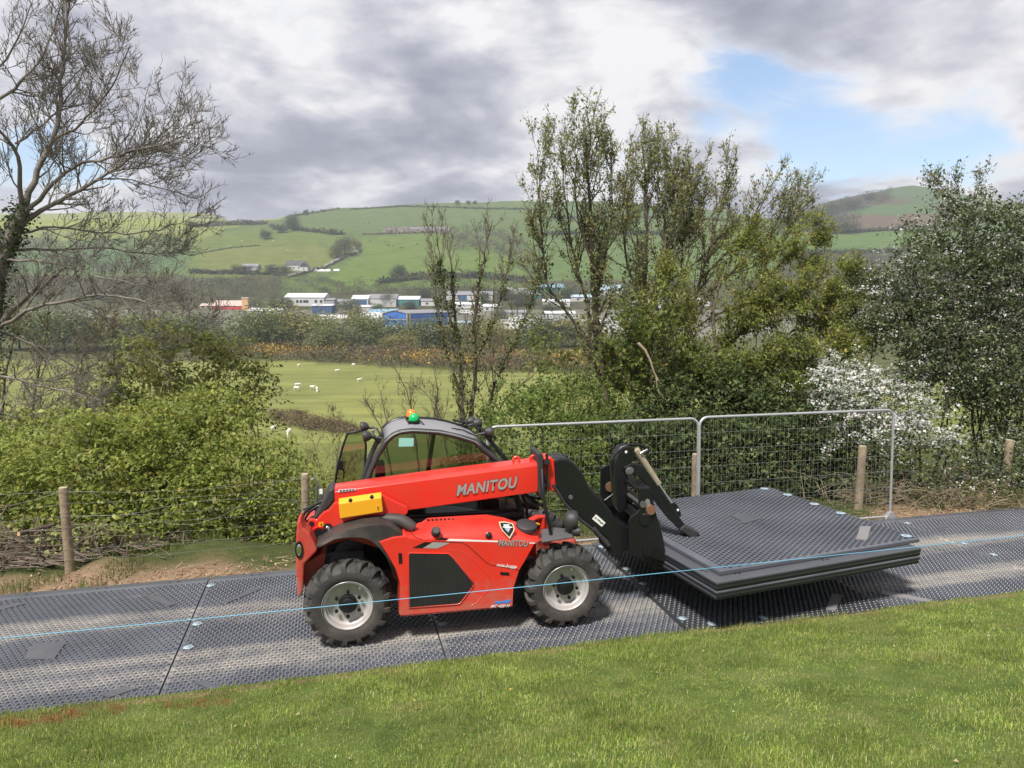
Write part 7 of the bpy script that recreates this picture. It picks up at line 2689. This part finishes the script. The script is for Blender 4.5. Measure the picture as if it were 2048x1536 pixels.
shed('low_shed', 'low shed with a light blue roof left of the blue warehouse', 738, 792, 634, 618, 'blue', 'sky', 7, 22)
shed('low_shed', 'white roofed shed behind the yellowish valley tree', 717, 764, 648, 625, 'white', 'white', 12, 26)
shed('low_shed', 'long low white roof behind the broadest valley tree', 495, 566, 628, 616, 'grey', 'white', 6, 20)
shed('low_shed', 'low white roof left of the yellowish valley tree', 634, 690, 646, 630, 'grey', 'white', 8, 20)
shed('depot', 'long pale grey depot behind the half bare tree', 893, 985, 602, 582, 'white', 'grey', 8, 30, door=(.35, 8, 5))
shed('works_shed', 'teal roofed hall behind the alder stem', 1072, 1128, 586, 567, 'teal', 'sky', 8, 26)
shed('works_shed', 'small teal shed below the teal roofed hall', 1046, 1082, 598, 585, 'teal', 'white', 4, 16)
shed('works_shed', 'light blue roofed shed seen between the alder stems', 1200, 1246, 592, 569, 'white', 'light', 11, 26)
shed('depot', 'white walled depot glimpsed behind the willow', 1265, 1330, 618, 600, 'white', 'white', 7, 26)
shed('depot', 'long white roof seen beyond the willow at the right', 1690, 1790, 592, 570, 'white', 'white', 8, 30)
fh = shed('farmhouse', 'white farmhouse with a dark slate roof beside the steep lane', 572, 608, 541, 521, 'white', 'slate', 9, 10, [(.2, .5, 1.3, 1.6), (.45, .5, 1.3, 1.6), (.7, .5, 1.3, 1.6)], chim=True)
shed('farmhouse_wing', 'gabled white wing at the right end of the farmhouse', 600, 615, 542, 525, 'white', 'slate', 8, 12, [(.5, .5, 1.3, 1.5)], gable=True)
shed('barn', 'long low grey barn on the left of the farm', 484, 515, 541, 527, 'grey', 'grey', 6, 12)
shed('barn', 'small pale barn between the farm trees', 538, 552, 544, 532, 'pale', 'white', 5, 10)
shed('barn', 'long grey quarry building on the hill', 820, 892, 462, 454, 'grey', 'grey', 3, 14)

more = [(842, 890, 612, 597, 'white', 'grey', 'shed', 'white shed above the long side of the blue warehouse'), (905, 962, 617, 604, 'white', 'white', 'shed', 'white shed in front of the pale grey depot'), (966, 1000, 622, 608, 'pale', 'white', 'shed', 'small pale shed right of the white shed by the depot'),
        (1086, 1140, 614, 598, 'white', 'white', 'shed', 'white hall behind the foot of the leftmost alder'), (1142, 1198, 604, 589, 'pale', 'light', 'shed', 'pale hall with a blue grey roof behind the alder stems'), (1090, 1150, 640, 622, 'grey', 'white', 'shed', 'grey hall above the caravan rows'), (1165, 1245, 664, 640, 'white', 'white', 'shed', 'large white hall glimpsed low between the alder stems'),
        (1010, 1062, 632, 620, 'grey', 'grey', 'shed', 'low grey roof above the two big caravans'), (668, 700, 610, 598, 'pale', 'grey', 'shed', 'low shed between the white mill and the workshop'), (400, 424, 618, 607, 'cream', 'pink', 'shed', 'cream lean to left of the red walled works'), (1340, 1420, 612, 596, 'white', 'white', 'shed', 'white hall hidden deep behind the willow crown'), (900, 940, 656, 642, 'grey', 'light', 'shed', 'low blue grey roof right of the blue warehouse')]
for (x0, x1, yb, yt, w_, r_, c_, lab) in more:
    shed('works_shed', lab, x0, x1, yb, yt, w_, r_, 5, None, [(.25, .5, 2, 1.6), (.7, .5, 2, 1.6)])

# the big blue warehouse, gable end and long side both in view
bt = thing('blue_warehouse', 'big bright blue warehouse with yellow corner trims and grey roof', 'building', tuple(atz(814, 657, -17)), 0)
o_ = np.array(bt.location)
A_, B_, C_ = [np.array(atz(x, y, -17)) - o_ for x, y in ((766, 656), (814, 657), (894, 652))]
wv = A_ - B_; lv = C_ - B_
lv = lv - wv * (np.dot(lv, wv) / np.dot(wv, wv))
He = aty(814, 628, o_[1])[2] - o_[2]; Hr = He + 2.2


def bw(a, l, z): return tuple(B_ + wv * a + lv * l + np.array([0, 0, z]))


mb = MB(); mb.prism([bw(0, 0, -2), bw(1, 0, -2), bw(1, 0, He), bw(.5, 0, Hr), bw(0, 0, He)], [bw(0, 1, -2), bw(1, 1, -2), bw(1, 1, He), bw(.5, 1, Hr), bw(0, 1, He)])
mb.build('wall', wallm['blue'], bt)
mb = MB(); mb.prism([bw(-.03, -.01, He + .1), bw(.5, -.01, Hr + .12), bw(1.03, -.01, He + .1), bw(1.03, -.01, He + .5), bw(.5, -.01, Hr + .52), bw(-.03, -.01, He + .5)], [bw(-.03, 1.01, He + .1), bw(.5, 1.01, Hr + .12), bw(1.03, 1.01, He + .1), bw(1.03, 1.01, He + .5), bw(.5, 1.01, Hr + .52), bw(-.03, 1.01, He + .5)])
mb.build('roof', roofm['grey'], bt)
M_YT = pbr('trim_yellow', (0.55, 0.45, 0.12), .6)
for (a, l) in ((-.02, -.008), (1.0, -.01), (-.02, .045), (-.02, .062)):
    mb = MB(); p = np.array(bw(a, l, 0)); mb.box((p[0], p[1], He / 2), (.55, .55, He)); mb.build('corner_trim', M_YT, bt)
mb = MB(); mb.bar(bw(-.03, .05, He * .62), bw(-.03, 1, He * .62), .2, .3); mb.build('rail_trim', M_YT, bt)
mb = MB(); mb.bar(bw(.02, -.012, He * .62), bw(.98, -.012, He * .62), .2, .3); mb.build('rail_trim', M_YT, bt)
mb = MB(); mb.prism([bw(.1, -.02, -1), bw(.75, -.02, -1), bw(.75, -.02, 2.4), bw(.1, -.02, 2.4)], [bw(.1, -.09, -1), bw(.75, -.09, -1), bw(.75, -.09, 1.7), bw(.1, -.09, 1.7)]); mb.build('lean_to', roofm['light'], bt)

# vehicles and caravans parked on the estate
M_CARA = pbr('caravan_white', (0.62, 0.62, 0.60), .4, rnd=.12)


def caravan_mesh():
    mb = MB()
    prof = [(-3.2, .5), (3.2, .5), (3.3, 1.2), (3.0, 2.6), (-3.0, 2.65), (-3.3, 1.5)]
    mb.prism([(x, -1.1, z) for x, z in prof], [(x, 1.1, z) for x, z in prof])
    return mb.mesh('body')


CAR = caravan_mesh(); CAR.materials.append(M_CARA)
wmb = MB()
for x in (-2.0, 0, 2.0): wmb.box((x, -1.12, 1.8), (1.1, .06, .6))
CARW = wmb.mesh('window'); CARW.materials.append(M_WIN)
whb = MB()
whb.cyl((0.4, -1.05, .34), (.4, 1.05, .34), .34, 10)
CARWH = whb.mesh('wheel'); CARWH.materials.append(M_RUB)
rc = random.Random(9)
spots = [(1030, 662, 1.6), (1052, 664, 1.3)] + [(1012 + k * 17 + rc.uniform(-3, 3), 648 - (k % 3) * 4, 1) for k in range(10)] + [(1180 + k * 15, 650 - (k % 2) * 5, 1) for k in range(7)] + [(1000 + k * 9, 590 - (k % 3) * 3.5, .9) for k in range(7)] + [(845, 662, 1.0), (868, 664, 1.0), (930, 628, 1), (950, 632, 1), (965, 618, 1)]
for i, (px, py, s) in enumerate(spots):
    g = ground_px(px, py)
    big = i < 2
    ords = ['first', 'second', 'third', 'fourth', 'fifth', 'sixth', 'seventh', 'eighth', 'ninth', 'tenth']
    row, k_ = (2, 'caravan from the left above the two big ones') if i < 12 else (12, 'caravan from the left, low between the alder stems') if i < 19 else (19, 'van from the left beside the pale grey depot') if i < 26 else (26, 'van from the left near the blue warehouse')
    lab = ['big white caravan with a dark window, left of the pair below the estate', 'big white caravan, right of the pair below the estate'][i] if big else f'{ords[i - row]} white {k_}'
    t = thing('caravan', lab, 'caravan', tuple(g), rc.uniform(-.5, .5), 'white caravans parked on the estate')
    t.scale = (s * 1.35, s * 1.35, s * 1.35)
    link('body', CAR, None, t); link('window', CARW, None, t); link('wheel', CARWH, None, t)
# white lorry with a red load crane by the blue warehouse
g = ground_px(868, 660)
t = thing('crane_lorry', 'white lorry with a red folded crane by the blue warehouse', 'lorry', tuple(g), .25)
t.scale = (.7, .7, .7)
mb = MB(); mb.box((-5, 0, 2.2), (4.4, 2.6, 3.2)); mb.box((-5, -1.31, 3), (3, .05, 1)); mb.build('cab', pbr('lorry_white', (0.66, 0.66, 0.65), .4), t)
mb = MB(); mb.box((4, 0, 1.4), (14, 2.6, .8)); mb.build('flatbed', wallm['red'], t)
mb = MB(); mb.bar((-1, 0, 1.5), (0, 0, 5), .9, .9); mb.bar((0, 0, 5), (7, 0, 3.2), .9, .9); mb.bar((7, 0, 3.2), (10, 0, 5), .7, .7); mb.build('crane_arm', pbr('crane_red', (0.40, 0.10, 0.07), .5), t)
for x in (-5, 6, 9):
    mb = MB(); mb.cyl((x, -1.35, .5), (x, 1.35, .5), .5, 10); mb.build('wheel', M_RUB, t)
# white sheeting lying in the field by the lane
for i, (x0, x1, y) in enumerate(((629, 661, 542), (668, 679, 541))):
    g = ground_px((x0 + x1) / 2, y)
    w = (x1 - x0) * g[1] / FPX
    mb = MB(); rows = []
    for k in range(9):
        x = -w / 2 + w * k / 8
        rows.append([(x, -3 + math.sin(k) * .5, .1 + height(g[0] + x, g[1] - 3) - g[2]), (x, 0, 1.4 + .5 * math.sin(k * 2.1) + height(g[0] + x, g[1]) - g[2]), (x, 3, .2 + height(g[0] + x, g[1] + 3) - g[2])])
    mb.loft(rows)
    o = mb.build('silage_sheet', pbr('sheet_white', (0.72, 0.73, 0.75), .4), None)
    o.location = tuple(g)
    tag(o, ['long white sheet spread on the field below the lane', 'short white sheet beside the long one below the lane'][i], 'sheet')

# ------------------------------------------------------------------ animals
def animal_mesh(name, L, Hh, fat, col, neck_down):
    """one skin: barrel body on four jointed legs, neck and head"""
    mb = MB()
    b = [(-.5, .66), (-.46, .74), (-.2, .76), (.1, .75), (.34, .78), (.46, .74)]
    rr = [.10, .19, .21, .21, .19, .12]
    mb.tube([(x * L, 0, z * Hh) for x, z in b], [r * fat * Hh for r in rr], 10)
    if neck_down:
        hd_ = [(.36, .78, .12), (.52, .62, .09), (.62, .30, .075), (.70, .12, .07), (.76, .06, .04)]
    else:
        hd_ = [(.36, .80, .13), (.50, .95, .10), (.60, 1.05, .09), (.70, 1.0, .07), (.76, .95, .045)]
    mb.tube([(x * L, 0, z * Hh) for x, z, r in hd_], [r * Hh for x, z, r in hd_], 8)
    for x, kx in ((-.36, -.05), (.30, .02)):
        for s_ in (-1, 1):
            y = s_ * .11 * Hh
            mb.tube([(x * L, y, .62 * Hh), (x * L + kx * L * .6, y, .34 * Hh), (x * L, y, .14 * Hh), (x * L + .01, y, 0)], [.075 * Hh, .045 * Hh, .032 * Hh, .035 * Hh], 6)
    for s_ in (-1, 1):
        p = hd_[2]
        mb.tube([(p[0] * L - .02, s_ * .05 * Hh, (p[1] + .05) * Hh), (p[0] * L - .05, s_ * .15 * Hh, (p[1] + .08) * Hh)], [.03 * Hh, .012 * Hh], 5)
    mb.tube([(-.5 * L, 0, .72 * Hh), (-.56 * L, 0, .6 * Hh), (-.55 * L, 0, .4 * Hh)], [.03 * Hh, .025 * Hh, .02 * Hh], 5)
    me = mb.mesh(name, 60)
    me.materials.append(col)
    return me


M_WOOL = pbr('fleece', (0.72, 0.69, 0.60), .95, bump=(30, .4))
M_COW = pbr('cow_hide', (0.018, 0.016, 0.015), .7)
SHEEP = animal_mesh('body', 1.15, .85, 1.25, M_WOOL, True)
SHEEP2 = animal_mesh('body', 1.15, .85, 1.25, M_WOOL, False)
COW = animal_mesh('body', 2.3, 1.5, 1.1, M_COW, True)
near_sheep = [(597.5, 735, 'sheep at the far edge of the pasture by the gorse'), (675, 746, 'sheep alone below the gorse'), (707, 734, 'white sheep right against the gorse edge'), (719, 765, 'sheep right of the others on the open pasture'), (596, 775, 'rear sheep of the left pair on the pasture'), (593, 783, 'front sheep of the left pair on the pasture'), (625, 780, 'small sheep of the middle pair on the pasture'), (634, 785, 'larger sheep of the middle pair on the pasture'), (578, 874, 'nearest white sheep grazing below the bracken'), (548, 865, 'sheep half hidden by the oak foliage near the bracken')]
ra = random.Random(4)
for i, (px, py, lab) in enumerate(near_sheep):
    g = ground_px(px, py, 60)
    o = link('sheep', SHEEP if i % 3 else SHEEP2, None, None, tuple(g))
    o.rotation_euler = (0, 0, ra.uniform(0, 6.28))
    s = 1.35 if i in (8, 7, 5) else 1.15
    o.scale = (s, s, s)
    tag(o, lab, 'sheep', 'sheep on the near pasture')
for (u, v) in [(410, 408), (320, 445), (208, 475), (655, 408), (648, 420), (768, 480), (912, 538), (952, 490), (725, 380), (150, 470), (1005, 470), (1100, 440)]:
    g = ground_px(380 + u / 3.938, 380 + v / 3.938)
    o = link('sheep', SHEEP2, None, None, tuple(g))
    o.rotation_euler = (0, 0, ra.uniform(0, 6.28)); o.scale = (2.0, 2.0, 1.6)
    tag(o, 'tiny white sheep dotted over the fields of the far hill', 'sheep', 'sheep on the far hill')
for (u, v) in [(1540, 415), (1565, 415), (1550, 440), (1570, 443), (1603, 448), (1418, 403), (1790, 432), (1678, 463), (1660, 463), (1375, 272), (1412, 268)]:
    g = ground_px(380 + u / 3.938, 380 + v / 3.938)
    o = link('cow', COW, None, None, tuple(g))
    o.rotation_euler = (0, 0, ra.uniform(0, 6.28)); o.scale = (1.15, 1.15, 1.15)
    tag(o, 'tiny black cow grazing on the far hill field', 'cow', 'cattle on the far hill')

# ------------------------------------------------------------------ the air in the valley
hz = MB()
hz.box((0, 1250, 140), (7600, 2760, 330))
hm_ = bpy.data.materials.new('air')
hm_.use_nodes = True
hm_.node_tree.nodes.clear()
ho = hm_.node_tree.nodes.new('ShaderNodeOutputMaterial')
pv = hm_.node_tree.nodes.new('ShaderNodeVolumePrincipled')
pv.inputs['Color'].default_value = (0.86, 0.92, 1.0, 1)
pv.inputs['Density'].default_value = 0.00022
pv.inputs['Anisotropy'].default_value = 0.2
hm_.node_tree.links.new(pv.outputs[0], ho.inputs['Volume'])
tag(hz.build('haze', hm_, None), 'thin pale haze filling the valley air', 'haze', kind='stuff')
print('tris', sum(len(m.polygons) for m in bpy.data.meshes))
